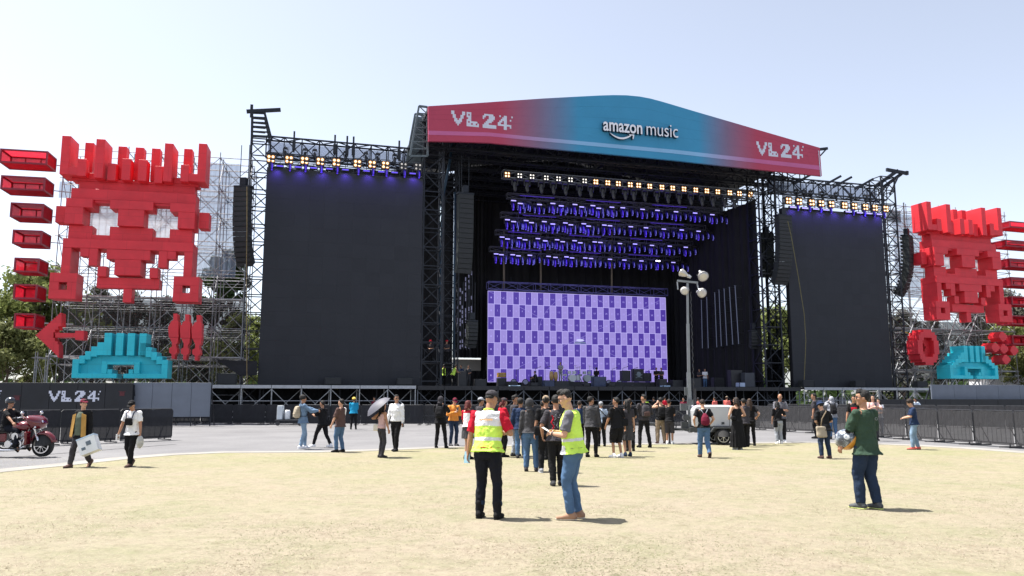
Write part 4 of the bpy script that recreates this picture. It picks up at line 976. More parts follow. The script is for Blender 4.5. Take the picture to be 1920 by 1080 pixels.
# ================================================================== red skull figures on scaffolds
UX, UZ = .535, .585
SK = [  # name, x0, x1, z0, z1, y0, y1 in units of a pixel
 *[('crown_prong',) + q for q in [(0, 1, 0, 4.5, 0, 3.4), (4, 5, -.25, 4.3, -.25, 3.3), (12, 13, -.25, 4.3, -.25, 3.3), (16, 17, 0, 4.6, 0, 3.4),
   (2, 3, -.1, 1.9, -.05, 1.3), (14, 15, -.1, 1.9, -.05, 1.3), (5.3, 6.3, -.3, 1.7, .5, 2.4), (10.8, 11.8, -.3, 1.7, .5, 2.4), (7.1, 8.1, -.3, 2.2, -.1, 1.8), (9, 10, -.3, 2.2, -.1, 1.8),
   (2.1, 3.1, .2, 4.4, 2.0, 3.6), (6, 7, .2, 4.2, 2.0, 3.5), (8.05, 9.05, .2, 4.2, 2.0, 3.5), (10, 11, .2, 4.2, 2.0, 3.5), (13.9, 14.9, .2, 4.4, 2.0, 3.6)]],
 *[('crown_base',) + q for q in [(1, 2, 0, .9, 0, 3), (15, 16, 0, .9, 0, 3), (3.02, 3.98, -.1, .6, 1.2, 3.3), (13.02, 13.98, -.1, .6, 1.2, 3.3)]],
 ('crown_floor', 1, 16, -.35, -.02, 1.35, 3.3),
 ('forehead', 1.9, 15.6, -1.35, -.37, 1.4, 3.4), ('brow', 1.3, 15.9, -2.68, -1.37, .7, 3.4),
 ('cheek', 1, 4, -3.7, -2.7, 0, 3.2), ('cheek', 1, 3, -5.65, -3.72, 0, 3.2), ('nose_bridge', 6, 11, -3.7, -2.7, 0, 2.6), ('nose_bridge', 7, 10, -5.65, -3.72, 0, 2.6),
 ('cheek', 13, 16, -3.7, -2.7, 0, 3.2), ('cheek', 14, 16, -5.65, -3.72, 0, 3.2), ('eye_lid', 4.02, 5.98, -2.95, -2.7, .8, 2.6), ('eye_lid', 11.02, 12.98, -2.95, -2.7, .8, 2.6),
 ('ear', 16.3, 17.5, -5.3, -3.4, 1.4, 3.4), ('ear', -.5, .7, -5.3, -3.4, 1.4, 3.4),
 ('upper_lip', 1.3, 4, -7.3, -5.67, .7, 2.6), ('upper_lip', 6, 11, -7.3, -5.67, .7, 2.6), ('upper_lip', 13, 15.7, -7.3, -5.67, .7, 2.6), ('upper_lip', 4.02, 5.98, -7.3, -6.7, .7, 2.6), ('upper_lip', 11.02, 12.98, -7.3, -6.7, .7, 2.6),
 ('jaw', 1, 16, -8.35, -7.32, 0, 3.4), ('jaw_leg', 1, 2, -11.3, -8.37, 0, 3.4), ('jaw_leg', 15, 16, -11.3, -8.37, 0, 3.4), ('tooth', 3, 4, -9.3, -8.37, 0, 1.6), ('tooth', 4.02, 5, -10.3, -8.37, 0, 1.6),
 ('tooth', 13, 14, -9.3, -8.37, 0, 1.6), ('tooth', 12, 12.98, -10.3, -8.37, 0, 1.6), ('tooth', 5.02, 6, -11.5, -10.32, .3, 2), ('tooth', 11, 11.98, -11.5, -10.32, .3, 2), ('chin', 6, 11, -9.5, -8.37, 0, 3.0), ('chin', 7, 10, -11.3, -9.52, 0, 3.0),
 ('beard', 4.9, 12.1, -12.7, -11.52, .8, 2.4), ('beard', 8, 9, -14.3, -12.72, .8, 2.4)]
def square_ring(m, x0, x1, z0, z1, y0, y1, hx0, hx1, hz0, hz1):
    m.box(x0, x1, y0, y1, hz1, z1).box(x0, x1, y0, y1, z0, hz0).box(x0, hx0, y0, y1, hz0, hz1).box(hx1, x1, y0, y1, hz0, hz1)
def skull(fr, org, label, zoff=0):
    t = thing('skull_figure', label, 'decoration', (org.x, org.y, org.z - 14.3 * UZ), fr, 'red pixel skulls')
    def B(x0, x1, z0, z1, y0, y1): return MB().box(org.x + x0 * UX, org.x + x1 * UX, org.y + y0 * UX, org.y + y1 * UX, org.z + z0 * UZ, org.z + z1 * UZ)
    for nm, *q in SK: part(nm, B(*q), RED, t, bev=.012)
    for x0 in (0, 14):
        m = MB(); f = lambda x: org.x + x * UX; z = lambda v: org.z + v * UZ; y = lambda v: org.y + v * UX
        square_ring(m, f(x0), f(x0 + 3), z(-14.2), z(-11.32), y(-.45), y(2.3), f(x0 + 1.05), f(x0 + 1.95), z(-13.2), z(-12.35))
        part('square_earring', m, RED, t, bev=.012)
    n = MB().box(org.x + 2.5 * UX, org.x + 14.5 * UX, org.y + 3.0 * UX, org.y + 3.05 * UX, org.z - 6.9 * UZ, org.z - 2.6 * UZ)
    part('eye_net', n, mat('white_net', (.78, .79, .82), .9, 0, .06, 1, trans=.7, alpha=.5), t)
    return t
FL = Frame(at_depth(111, 746, 51.5).xy, R(12.5)); FR = Frame(at_depth(1740.5, 746, 71.5).xy, R(18.5))
oL = FL.hit(111, 326, 0); oR = FR.hit(1740.5, 430, 0)
skull(FL, oL, 'large red pixel skull with a crown beside the column of hollow boxes above the arrow')
skull(FR, oR, 'large red pixel skull with a sunlit orange flank above the red ring sign')
# hollow equaliser boxes
def hollow(fr, pxs, i, label, d0=.2, dep=1.7):
    (x0, y0), (x1, y1) = pxs
    a, b_ = fr.hit(x0, y0, d0), fr.hit(x1, y1, d0)
    xa, xb, za, zb = a.x, b_.x, b_.z, a.z
    if za > zb: za, zb = zb, za
    t = thing('hollow_box', label, 'decoration', (xa, d0, za), fr, 'hollow red boxes')
    m = MB(); w_ = .1
    for dd in (d0, d0 + dep): m.box(xa, xb, dd, dd + w_, za, za + w_).box(xa, xb, dd, dd + w_, zb - w_, zb).box(xa, xa + w_, dd, dd + w_, za + w_, zb - w_).box(xb - w_, xb, dd, dd + w_, za + w_, zb - w_)
    for x in (xa, xb - w_):
        for z in (za, zb - w_): m.box(x, x + w_, d0 + w_, d0 + dep, z, z + w_)
    n = max(1, int(round((xb - xa) / 1.0)))
    for k in range(1, n): x = xa + (xb - xa) * k / n; m.box(x - .03, x + .03, d0 + dep, d0 + dep + .06, za + w_, zb - w_)
    part('frame', m, mat('dark_red_frame', (.24, .012, .03), .5, 0, .1, 3), t)
    net = MB()
    net.box(xa + w_, xb - w_, d0 + dep + .07, d0 + dep + .09, za + w_, zb - w_)
    net.box(xa + .02, xa + .04, d0 + w_, d0 + dep, za + w_, zb - w_).box(xb - .04, xb - .02, d0 + w_, d0 + dep, za + w_, zb - w_).box(xa + w_, xb - w_, d0 + w_, d0 + dep, zb - .04, zb - .02).box(xa + w_, xb - w_, d0 + w_, d0 + dep, za + .02, za + .04)
    part('net_panel', net, REDT, t)
    m = MB().bar((xb, d0 + dep, (za + zb) / 2), (xb + 1.6, d0 + dep + .5, (za + zb) / 2), .06) if fr is FL else MB().bar((xa, d0 + dep, (za + zb) / 2), (xa - 1.6, d0 + dep + .5, (za + zb) / 2), .06)
    part('bracket', m, GALV, t)
order = ['topmost', 'second from the top', 'third from the top', 'fourth from the top', 'fifth from the top', 'sixth from the top', 'lowest']
for i, q in enumerate([((0, 278), (88, 309)), ((2, 328), (83, 358)), ((20, 379), (80, 409)), ((24, 430), (77, 458.5)), ((27, 482.5), (72, 511)), ((26, 532), (68, 561)), ((27, 587), (65, 615))]):
    hollow(FL, q, i, f'hollow red net box, {order[i]} of the arrow side column')
for i, q in enumerate([((1893, 414), (2010, 436)), ((1886, 449), (1985, 469)), ((1893, 484), (1965, 505)), ((1896, 519), (1962, 539)), ((1897, 555), (1955, 574)), ((1897, 591), (1950, 610)), ((1898, 628), (1946, 647))]):
    hollow(FR, q, i, f'hollow red net box, {order[i].split(",")[0]} of the column above the red cluster', .6, 1.6)
# small red signs
def sign(fr, name, label, polys, d0, dep, mt, pts2=None, cat='decoration'):
    t = None
    for k, (nm, px) in enumerate(polys):
        pl = [(fr.hit(x, y, d0).x, fr.hit(x, y, d0).z) for x, y in px]
        if t is None: zmin = min(z for _, z in pl); t = thing(name, label, cat, (pl[0][0], d0, zmin), fr)
        part(nm, MB().prism(pl, d0, d0 + dep), mt, t)
    return t
st_ = []; n_ = 14    # stepped arrow head
up_ = [(67 + (115 - 67) * k / n_, 630 - (630 - 586.5) * k / n_) for k in range(n_ + 1)]
for k in range(n_): st_ += [up_[k], (up_[k][0], up_[k + 1][1])]
st_ += [up_[-1], (115, 612), (109, 612), (109, 618), (103, 618), (103, 623), (100, 623), (100, 634), (103, 634), (103, 640), (108, 640), (108, 645), (110, 645), (110, 671)]
dn = [(110 - (110 - 67) * k / n_, 671 - (671 - 630) * k / n_) for k in range(n_ + 1)]
for k in range(1, n_): st_ += [dn[k], (dn[k][0], dn[k + 1][1])]
sign(FL, 'arrow_sign', 'red stepped arrow sign pointing away from the stage', [('arrow_head', st_), ('arrow_shaft', [(103.5, 624), (141, 624.5), (141, 620), (157, 620), (157, 637), (141, 637), (141, 632), (103.5, 633)])], .3, .9, RED)
FPM = mat('cyan_dark', (.012, .35, .47), .55, 0, .06, 1.2)
def cyan_block(fr, px0, py0, px1, py1, label):
    # pixel art of the stepped cyan figure
    a, b_ = fr.hit(px0, py0, 0), fr.hit(px1, py1, 0); W_ = b_.x - a.x; Hh = a.z - b_.z
    rows = ["........####..####..####..####........",
            "........####..####..####..####........",
            "........####..####..####..####........",
            "......######..####..####..######......",
            "......######..####..####..######......",
            "....########..####..####..########....",
            "..##########..####..####..##########..",
            "..##################################..",
            "######################################",
            "######################################"]
    t = thing('stepped_figure', label, 'decoration', (a.x, -.2, b_.z), fr, 'cyan pixel figures')
    cw = W_ / 34.0; ch = Hh / 17.0; x0 = a.x; z0 = b_.z; ym, yf, yb = -.2, -.6, .9
    f = lambda i: x0 + i * cw; g = lambda j: z0 + j * ch
    for k, i in enumerate((10.6, 14.8, 18.9, 23.1)):
        part('prong', MB().box(f(i), f(i + 2.6), yf, yb, g(8.55), g(17)), CYAN, t, bev=.01)
    lo = MB(); n = 0
    # recessed body plate with the mouth notch
    lo.box(f(2.2), f(12.2), ym, yb, g(1.75), g(8.5)).box(f(22), f(31.8), ym, yb, g(1.75), g(8.5)).box(f(12.2), f(22), ym, yb, g(5.1), g(8.5)); part('body', lo, CYAN, t)
    for s_ in (0, 1):
        q = (lambda i: f(i)) if not s_ else (lambda i: f(34 - i))
        def bx(m, i0, i1, j0, j1, y0=yf, y1=yb):
            u, v = q(i0), q(i1); m.box(min(u, v), max(u, v), y0, y1, g(j0), g(j1))
        m = MB(); bx(m, 0, 2.2, 0, 7)
        steps = [(2.2, 4.2, 5.4, 8.3), (4.2, 6.2, 6.9, 10), (6.2, 8.3, 8, 11.8), (8.3, 10.6, 8.55, 13.4)]
        for i0, i1, j0, j1 in steps: bx(m, i0, i1, j0, j1)
        part('stair', m, CYAN, t, bev=.01)
        m = MB(); bx(m, 2.2, 15.8, 0, 1.7); bx(m, 12.4, 14, 1.72, 3.3); part('lip', m, CYAN, t, bev=.01)
        m = MB(); bx(m, 10.2, 12.2, 1.72, 6.2); part('mouth_side', m, CYAN, t, bev=.01)
    part('mouth_top', MB().box(f(12.22), f(21.78), yf, ym, g(5.1), g(6.2)), CYAN, t, bev=.01)
    leg = MB()
    for i in (2, 9, 25, 32): leg.bar((f(i), .3, z0), (f(i) + .2, .3, z0 - .9), .06); leg.bar((f(i), .3, z0), (f(i) - .8, .3, z0 - .9), .05)
    part('bracket', leg, GALV, t)
cyan_block(FL, 145.5, 624.5, 316.5, 710, 'large cyan stepped pixel figure above the black hoarding')
cyan_block(FR, 1768, 648, 1862, 711, 'cyan stepped pixel figure between the red ring and the red cluster')
for k, (cx, nm) in enumerate(((326, 'nearest the cyan figure'), (348, 'the middle one'), (369.5, 'nearest the dark screen'))):
    dy = k * 1.4
    sign(FL, 'spindle_sign', f'red pixel spindle of three in a row, {nm}',
         [('upper_body', [(cx - 10.5, 618 + dy), (cx - 10.5, 613 + dy), (cx - 7, 606 + dy), (cx - 5, 602 + dy), (cx - 1, 600 + dy), (cx - 1, 588 + dy), (cx + 6.5, 588 + dy), (cx + 6.5, 601 + dy), (cx + 8.5, 603 + dy), (cx + 8.5, 620 + dy), (cx + 8.5, 632.5 + dy), (cx - 9.5, 632.5 + dy)]),
          ('lower_body', [(cx - 8, 633 + dy), (cx + 8, 633 + dy), (cx + 7, 642 + dy), (cx + 4, 645 + dy), (cx + 4, 651 + dy), (cx + 6, 653 + dy), (cx + 6, 661 + dy), (cx + 2, 664 + dy), (cx + 1, 673 + dy), (cx - 4.5, 673 + dy), (cx - 4.5, 664 + dy), (cx - 9, 661 + dy), (cx - 9, 653 + dy), (cx - 4, 650 + dy), (cx - 3.5, 643 + dy)])], .2, .9, RED)
# red ring and cluster
def ring_sign(fr, px, py, label):
    c = fr.hit(px, py, 0); t = thing('ring_sign', label, 'decoration', (c.x, 0, c.z - 1.6), fr); n = 16
    m = MB(); rows = 13; u = .235
    for i in range(-6, 7):
        for j in range(-6, 7):
            r = math.hypot(i * 1.0, j)
            if 1.4 < r < 6.5:
                y0 = .0 if r > 3.9 else .55
                m.box(c.x + (i - .5) * u * .78, c.x + (i + .5) * u * .78, y0, 1.3, c.z + (j - .5) * u * 1.04, c.z + (j + .5) * u * 1.04)
    part('ring_body', m, RED, t)
ring_sign(FR, 1741, 651, 'red pixel ring sign like a life belt beside the cyan figure')
c = FR.hit(1880, 653, 0); t = thing('cluster_sign', 'cluster of five red pixel blobs at the picture edge', 'decoration', (c.x, 0, c.z - 1.4), FR)
for px, py in ((1880, 631), (1866, 651.5), (1882, 654), (1901, 657), (1886, 674)):
    q = FR.hit(px, py, 0); m = MB(); u = .145
    for w_, h_ in ((3.3, 1.1), (2.4, 2.1), (1.2, 3)): m.box(q.x - w_ * u, q.x + w_ * u, -.02 * w_, 1.2 - .02 * w_, q.z - h_ * u, q.z + h_ * u)
    part('blob', m, RED, t)
# ---- scaffolds behind
def scaffold(fr, label, xa, xb, ztop, d0, rows=2, dd=2.2, nx=None, nz=None, skip=None, extra=None):
    t = thing('scaffold', label, 'scaffold', (xa, d0, 0), fr, 'grey scaffolds behind the red skulls')
    nx = nx or max(1, int(round((xb - xa) / 2.2))); nz = nz or max(1, int(round(ztop / 2.0)))
    X = [xa + (xb - xa) * i / nx for i in range(nx + 1)]; Z = [.3 + (ztop - .3) * j / nz for j in range(nz + 1)]
    for r in range(rows + 1):
        d = d0 + r * dd; m = MB()
        for x in X: m.tube((x, d, 0), (x, d, ztop + .4), .032, 6)
        for z in Z: m.tube((xa - .2, d, z), (xb + .2, d, z), .032, 6); m.tube((xa, d, z - .5), (xb, d, z - .5), .022, 6)
        part('pole_lattice', m, SCAFF, t)
        g = MB()
        for i in range(nx):
            for j in range(nz):
                if (i + j + r) % 2 == 0: p, q = (X[i], d, Z[j]), (X[i + 1], d, Z[j + 1])
                else: p, q = (X[i + 1], d, Z[j]), (X[i], d, Z[j + 1])
                if rnd.random() < .8 or nx == 1: g.tube(p, q, .025, 6)
        part('brace_lattice', g, SCAFF, t)
    m = MB()
    for x in X:
        for z in Z: m.tube((x, d0, z), (x, d0 + rows * dd, z), .03, 6)
        for j in range(nz): m.tube((x, d0 + (j % 2) * dd, Z[j]), (x, d0 + ((j + 1) % 2) * dd, Z[j + 1]), .025, 6)
    part('cross_lattice', m, SCAFF, t)
    m = MB()
    for j in (2, 4):
        if j < len(Z): m.box(xa, xb, d0 + .1, d0 + dd - .1, Z[j] + .05, Z[j] + .09)
    part('plank', m, ALU, t)
    return t
fx0 = FL.hit(97, 600, 2.6).x; fx1 = FL.hit(455, 600, 2.6).x; fz = FL.hit(250, 286, 2.6).z
tS = scaffold(FL, 'tall grey scaffold carrying the red skull with the arrow below it', fx0, fx1, fz, 2.6, 3, 1.7)
m = MB(); a, b_ = FL.hit(66, 668, 2.6), FL.hit(97, 668, 2.6)
gx0, gx1 = FR.hit(1676, 600, 2.6).x, FR.hit(1900, 600, 2.6).x; gz = FR.hit(1780, 395, 2.6).z
tS2 = scaffold(FR, 'tall grey scaffold carrying the red skull beside the ring sign', gx0, gx1, gz, 2.6)
lw = FL.hit(64, 700, 1.6).x
sl_ = scaffold(FL, 'low scaffold wing under the red arrow sign', lw, fx0 - .35, FL.hit(90, 671, 1.6).z, 1.6, 1, 2.0)
m = MB()
for k in range(4): x = gx0 + .6 + k * 2.4; m.tube((x - 3.2, 2.35, .5), (x + 2.2, 2.35, 9.8), .06, 6)
part('raker_lattice', m, SCAFF, tS2)
# scrim sheets hung on the scaffold backs
def scrim(fr, label, px0, py0, px1, py1, d, mt):
    a, b_ = fr.hit(px0, py0, d), fr.hit(px1, py1, d); m = MB(); wavy(m, (a.x, d, 0), (b_.x, d, 0), b_.z, a.z, 24, .05)
    solo('scrim_sheet', label, 'scrim', m, mt, (a.x, d, b_.z), fr)
DKSCRIM = mat('brown_black_scrim', (.026, .025, .025), .9, 0, .25, .7, alpha=.80)
PALESCRIM = mat('pale_grey_scrim', (.22, .275, .38), .9, 0, .12, .5, trans=.4, alpha=.62)
scrim(FL, 'pale grey blue scrim high on the scaffold between skull and screen tower', 380, 304, 441, 520, 7.3, PALESCRIM)
scrim(FL, 'narrow pale grey scrim behind the edge of the skull brow', 112, 340, 136, 372, 7.3, PALESCRIM)
scrim(FL, 'dark see-through scrim on the lower scaffold behind the cyan figure and spindles', 120, 560, 452, 716, 7.5, DKSCRIM)
scrim(FR, 'pale grey scrim on the scaffold between rope side screen and skull', 1672, 400, 1745, 560, 7.3, PALESCRIM)
scrim(FR, 'dark see-through scrim low behind the ring sign and the cyan figure', 1672, 600, 1880, 716, 7.5, DKSCRIM)
scrim(ST, 'small dark net hanging at the outer edge of the rope side screen', 1662, 393, 1690, 418, 1.5, DKSCRIM)
a = H(405, 674, -.5); b_ = H(482, 677, -.5); c_ = H(450, 705, -.5)
m = MB().add([a, b_, H(482, 703, -.4), c_, H(428, 690, -.4)], [(0, 1, 2, 3, 4)]); solo('net_sheet', 'dark triangular net sagging beside the screen tower foot', 'net', m, mat('dark_net', (.02, .02, .025), .9, 0, .2, 1), a, ST)
m = MB().bar(FR.hit(1690, 620, 2), FR.hit(1722, 632, 1.2), .09); solo('strap', 'yellow ratchet strap beside the red ring sign, the lower one', 'strap', m, mat('yellow_strap', (.6, .45, .08), .7), FR.hit(1722, 632, 1.2), FR)
m = MB().bar(FR.hit(1711, 620, 2), FR.hit(1728, 629, 1.2), .09); solo('strap', 'short yellow ratchet strap touching the red ring sign', 'strap', m, MATS['yellow_strap'], FR.hit(1728, 629, 1.2), FR)
# ---- cladding walls
FH = Frame(at_depth(250, 746, 47).xy, R(8))
def clad(fr, name, label, px0, px1, py0, z0, d, mt, n, cat='hoarding', dep=.12):
    a, b_ = fr.hit(px0, py0, d), fr.hit(px1, py0, d); t = thing(name, label, cat, (a.x, d, 0), fr)
    zt_ = fr.hit((px0 + px1) / 2, py0, d).z
    for i in range(n): part('panel', MB().box(a.x + (b_.x - a.x) * i / n + .008, a.x + (b_.x - a.x) * (i + 1) / n - .008, d, d + dep, z0, zt_), mt, t, bev=.006)
    m = MB()
    for i in range(n + 1):
        x = a.x + (b_.x - a.x) * i / n; m.bar((x, d + .2, 0), (x, d + .2, zt_ - .1), .06); m.bar((x, d + .2, zt_ - .3), (x, d + 1.3, 0), .05)
    part('prop_lattice', m, STEEL, t); return t
h1 = clad(FH, 'hoarding', 'black panelled hoarding with white VL 24 lettering at the picture edge', -120, 250, 717.5, 0, 0, DARKPANEL, 7)
vl24(FH, 92, 733.5, 188, 21, 0, h1, th=.02)
vl24(FH, -95, 732.5, 2, 21, 0, h1, th=.02)
for x, y in ((32, 747), (229, 739)):
    q = FH.hit(x, y, 0); part('warning_print', MB().box(q.x - .13, q.x + .13, -.012, -.003, q.z - .1, q.z + .12).box(q.x - .2, q.x + .2, -.012, -.003, q.z + .14, q.z + .17), mat('faded_red_print', (.09, .014, .02), .7), h1)
clad(FH, 'hoarding', 'pale grey panelled wall between the black hoarding and the silver deck', 250, 396, 717.5, .55, .4, GREYPANEL, 4, 'wall')
FH2 = Frame(at_depth(1745, 746, 62).xy, R(14))
clad(FH2, 'hoarding', 'pale grey panelled wall below the cyan figure between ring sign and red cluster', 1746, 1990, 722, .9, 0, GREYPANEL, 6, 'wall')
clad(FH2, 'hoarding', 'low black board wall under the pale grey panels', 1640, 2000, 748.5, 0, -.5, DARKPANEL, 8, 'wall')
# ================================================================== barriers
MESHC = mat('black_barrier_cloth', (.012, .0125, .017), .85, 0, .25, 1.2, .3, 14, alpha=.95)
MESHG = mat('grey_barrier_cloth', (.022, .022, .025), .85, 0, .2, 1.0, .3, 14, alpha=.86)
TUBEB = mat('black_barrier_tube', (.025, .026, .03), .45, .3, .2, 5)
def make_barrier(cloth, L=2.4, h=1.22):
    t = thing('barrier', 'x', 'barrier', group='x')
    m = MB(); m.path([(-L / 2, 0, .12), (-L / 2, 0, h - .08), (-L / 2 + .08, 0, h), (L / 2 - .08, 0, h), (L / 2, 0, h - .08), (L / 2, 0, .12)], .024, 6)
    m.tube((-L / 2, 0, .14), (L / 2, 0, .14), .02, 6)
    for k in range(1, 9): m.tube((-L / 2 + L * k / 9, .0, .14), (-L / 2 + L * k / 9, .0, h), .009, 5)
    part('frame', m, TUBEB, t)
    q = MB(); n = 10; q_ = random.Random(5)
    vs = []
    for i in range(n + 1):
        x = -L / 2 + .03 + (L - .06) * i / n
        for j in range(4): vs.append((x, -.03 + .015 * math.sin(i * 1.7 + j), .07 + (h - .09) * j / 3 + (q_.uniform(-.015, .015) if j == 3 else 0)))
    q.add(vs, [(i * 4 + j, i * 4 + 4 + j, i * 4 + 5 + j, i * 4 + 1 + j) for i in range(n) for j in range(3)])
    part('cloth_cover', q, cloth, t)
    for s_ in (-1, 1):
        f = MB().bar((s_ * L * .36, -.42, .025), (s_ * L * .36, .42, .025), .05, .04).bar((s_ * L * .36, 0, .03), (s_ * L * .36, 0, .16), .04).bar((s_ * L * .36, .4, .03), (s_ * L * .36, 0, .75), .025)
        part('foot', f, TUBEB, t)
    return t
BPROTO = {}
def fence_run(pts, cloth, key, label, group, h=1.22, jitter=.03):
    P = [on_ground(*p) for p in pts]
    for a, b_ in zip(P[:-1], P[1:]):
        L = (b_ - a).length; n = max(1, math.ceil(L / 2.5)); d = (b_ - a) / n; rz = math.atan2(d.y, d.x)
        for i in range(n):
            c = a + d * (i + .5)
            if key not in BPROTO: o = BPROTO[key] = make_barrier(cloth, 2.4, h)
            else: o = dup(BPROTO[key])
            o.location = (c.x, c.y + rnd.uniform(-jitter, jitter), 0); o.rotation_euler = (0, 0, rz + rnd.uniform(-.015, .015)); o['label'] = label; o['group'] = group; o.scale = (L / n / 2.42, 1, 1)
fence_run([(318, 794), (560, 796), (795, 797)], MESHC, 'b', 'black cloth covered barrier before the silver deck of the arrow side', 'barriers before the arrow side deck')
fence_run([(795, 797), (1020, 799), (1425, 803)], MESHG, 'g', 'grey cloth covered barrier in the long row before the main stage', 'barriers before the main stage')
fence_run([(1417, 806), (1600, 816), (1762, 829), (1905, 840), (2050, 853)], MESHG, 'g', 'grey cloth covered barrier in the row beside the lawn on the ring sign side', 'barriers beside the lawn on the ring sign side')
fence_run([(-60, 842), (110, 834), (322, 824)], MESHC, 'b', 'black net barrier in the short row behind the motorcycle and the two walking men', 'barriers behind the motorcycle')
fence_run([(-60, 797), (130, 795.5), (318, 794)], MESHC, 'b', 'black cloth barrier in the back row in front of the black VL 24 hoarding', 'barriers before the black hoarding')
fence_run([(1440, 792), (1700, 798), (1960, 806)], MESHC, 'b', 'black cloth barrier in the back row below the rope side deck', 'barriers below the rope side deck')
# equipment cart by the fence
p = on_ground(548, 797); p.y -= .8
t = thing('flat_cart', 'low black flat cart beside the person in the denim jacket', 'cart', p)
part('platform', MB().box(p.x - .75, p.x + .9, p.y - .35, p.y + .35, .28, .36), HOUS, t); 
for sx_ in (-.6, .75): part('wheel', MB().path([(p.x + sx_, p.y - .3, .13), (p.x + sx_, p.y - .22, .13)], .13, 14), HOUS, t)
part('push_handle', MB().bar((p.x - .72, p.y, .3), (p.x - .72, p.y, 1.1), .05), GALV, t)
solo('carton', 'tall pale carton standing on the low black cart', 'box', MB().box(p.x - .66, p.x - .36, p.y - .25, p.y + .2, .365, 1.2), mat('pale_carton', (.55, .6, .64), .6), (p.x - .5, p.y, .365), bev=.015)
solo('plastic_drum', 'white plastic drum standing on the low black cart', 'drum', MB().path([(p.x - .1, p.y, .365), (p.x - .1, p.y, .42), (p.x - .1, p.y, .85), (p.x - .1, p.y, .93)], [.15, .17, .17, .13], 16), mat('white_plastic', (.7, .72, .74), .4), (p.x - .1, p.y, .365), smooth=True)
# ================================================================== light tower on its trailer
p0 = on_ground(1352, 833.5); Yt = p0.y
LT = Frame((p0.x, p0.y), R(-2))
WP = mat('white_trailer_canopy', (.55, .56, .58), .35, 0, .04, 1, coat=.3); DKM = mat('chassis_grey', (.06, .065, .07), .5, .3, .2, 3)
t = thing('light_tower', 'white trailer mounted generator with a tall light mast behind the maroon backpack', 'light tower', (0, 0, 0), LT)
part('canopy', MB().prism([(-.98, .62), (.72, .62), (.74, 1.18), (.6, 1.34), (.3, 1.40), (-.75, 1.40), (-.92, 1.36), (-1.0, 1.2)], -.1, 1.15), WP, t, bev=.05)
part('canopy_seam', MB().box(-.4, -.385, -.105, -.1, .66, 1.3).box(.3, .315, -.105, -.1, .66, 1.3).box(.02, .12, -.115, -.1, .72, .80), DKM, t)
part('chassis', MB().box(-1.1, .85, -.08, 1.12, .44, .60).box(-.35, .42, -.14, -.08, .5, .62), DKM, t)
part('wheel_fender', MB().prism([(-.42, .46), (-.3, .62), (.3, .62), (.42, .46), (.38, .44), (.28, .57), (-.28, .57), (-.38, .44)], -.34, -.09), DKM, t)
TYRE, RIM = mat('tyre_rubber', (.018, .018, .018), .8, 0, .2, 6), mat('alloy_rim', (.5, .5, .5), .35, .8, .15, 6)
def wheel(t, c, r, w_, axis=Vector((0, 1, 0)), spokes=8, rimm=None):
    c = Vector(c); ax = axis.normalized()
    ty = MB(); prof = [(r * .68, -w_ / 2), (r * .9, -w_ / 2), (r, -w_ * .3), (r, w_ * .3), (r * .9, w_ / 2), (r * .68, w_ / 2)]
    ty.path([c + ax * q[1] for q in prof] , [q[0] for q in prof], 28)
    wv = part('wheel', ty, TYRE, t, False)
    rm = MB(); o = -ax * (w_ / 2 + .004); a = ax.orthogonal().normalized(); b_ = ax.cross(a)
    for k in range(spokes):
        an = k * 2 * math.pi / spokes; d = a * math.cos(an) + b_ * math.sin(an); rm.bar(c + o + d * r * .1, c + o + d * r * .64, r * .1, .012)
    n = 28; k0 = len(rm.v)
    for k in range(n):
        an = k * 2 * math.pi / n; d = a * math.cos(an) + b_ * math.sin(an); rm.v += [c + o * 1.2 + d * r * .60, c + o * 1.2 + d * r * .70]
    for k in range(n): rm.f.append([k0 + 2 * k, k0 + 2 * k + 1, k0 + (2 * k + 3) % (2 * n), k0 + (2 * k + 2) % (2 * n)]); rm.m.append(0)
    rm.path([c + o * .8, c + o * 1.8], r * .16, 12)
    part('rim', rm, rimm or RIM, wv)
    return wv
wheel(t, (.02, -.22, .29), .29, .2)
wheel(t, (.02, 1.25, .29), .29, .2)
a = LT.hit(1222, 803, .5); tz = .52
part('tow_bar', MB().path([(-1.0, .5, .52), (-1.7, .5, .52), (-2.1, .5, .56), (-2.35, .5, .72), (-2.55, .5, .74)], [.05] * 5, 8).bar((-1.0, .1, .52), (-1.7, .5, .52), .08).bar((-1.0, .9, .52), (-1.7, .5, .52), .08), DKM, t)
part('jack_stand', MB().tube((-1.75, .5, 0), (-1.75, .5, .7), .035, 8).box(-1.84, -1.66, .41, .59, 0, .02).bar((-1.75, .5, .7), (-1.8, .5, .82), .03), DKM, t)
mxp = LT.hit(1294, 800, .5).x
mst = mat('mast_grey', (.24, .255, .27), .4, .5, .12, 4)
zt_ = LT.hit(1298, 531, .5).z
part('mast', MB().bar((mxp, .5, .4), (mxp, .5, 2.6), .13).bar((mxp + .01, .5, 2.6), (mxp + .03, .5, 4.4), .10).bar((mxp + .03, .5, 4.4), (mxp + .06, .5, zt_), .075), mst, t)
m = MB(); k_ = 0
pts = [Vector((mxp + .16 + .02 * math.sin(i * 2.4), .46 + .02 * math.cos(i * 2.4), 1.6 + i * .1)) for i in range(int((zt_ - 1.8) / .1))]
m.path(pts, .018, 6); part('coiled_cable', m, HOUS, t)
part('control_box', MB().box(mxp - .34, mxp - .1, .35, .6, 1.2, 1.45).box(mxp - .17, mxp - .07, .42, .52, 1.75, 2.05).box(mxp - .1, mxp + .12, .34, .43, 1.4, 1.6), mat('panel_grey', (.10, .11, .115), .5, .1, .15, 4), t)
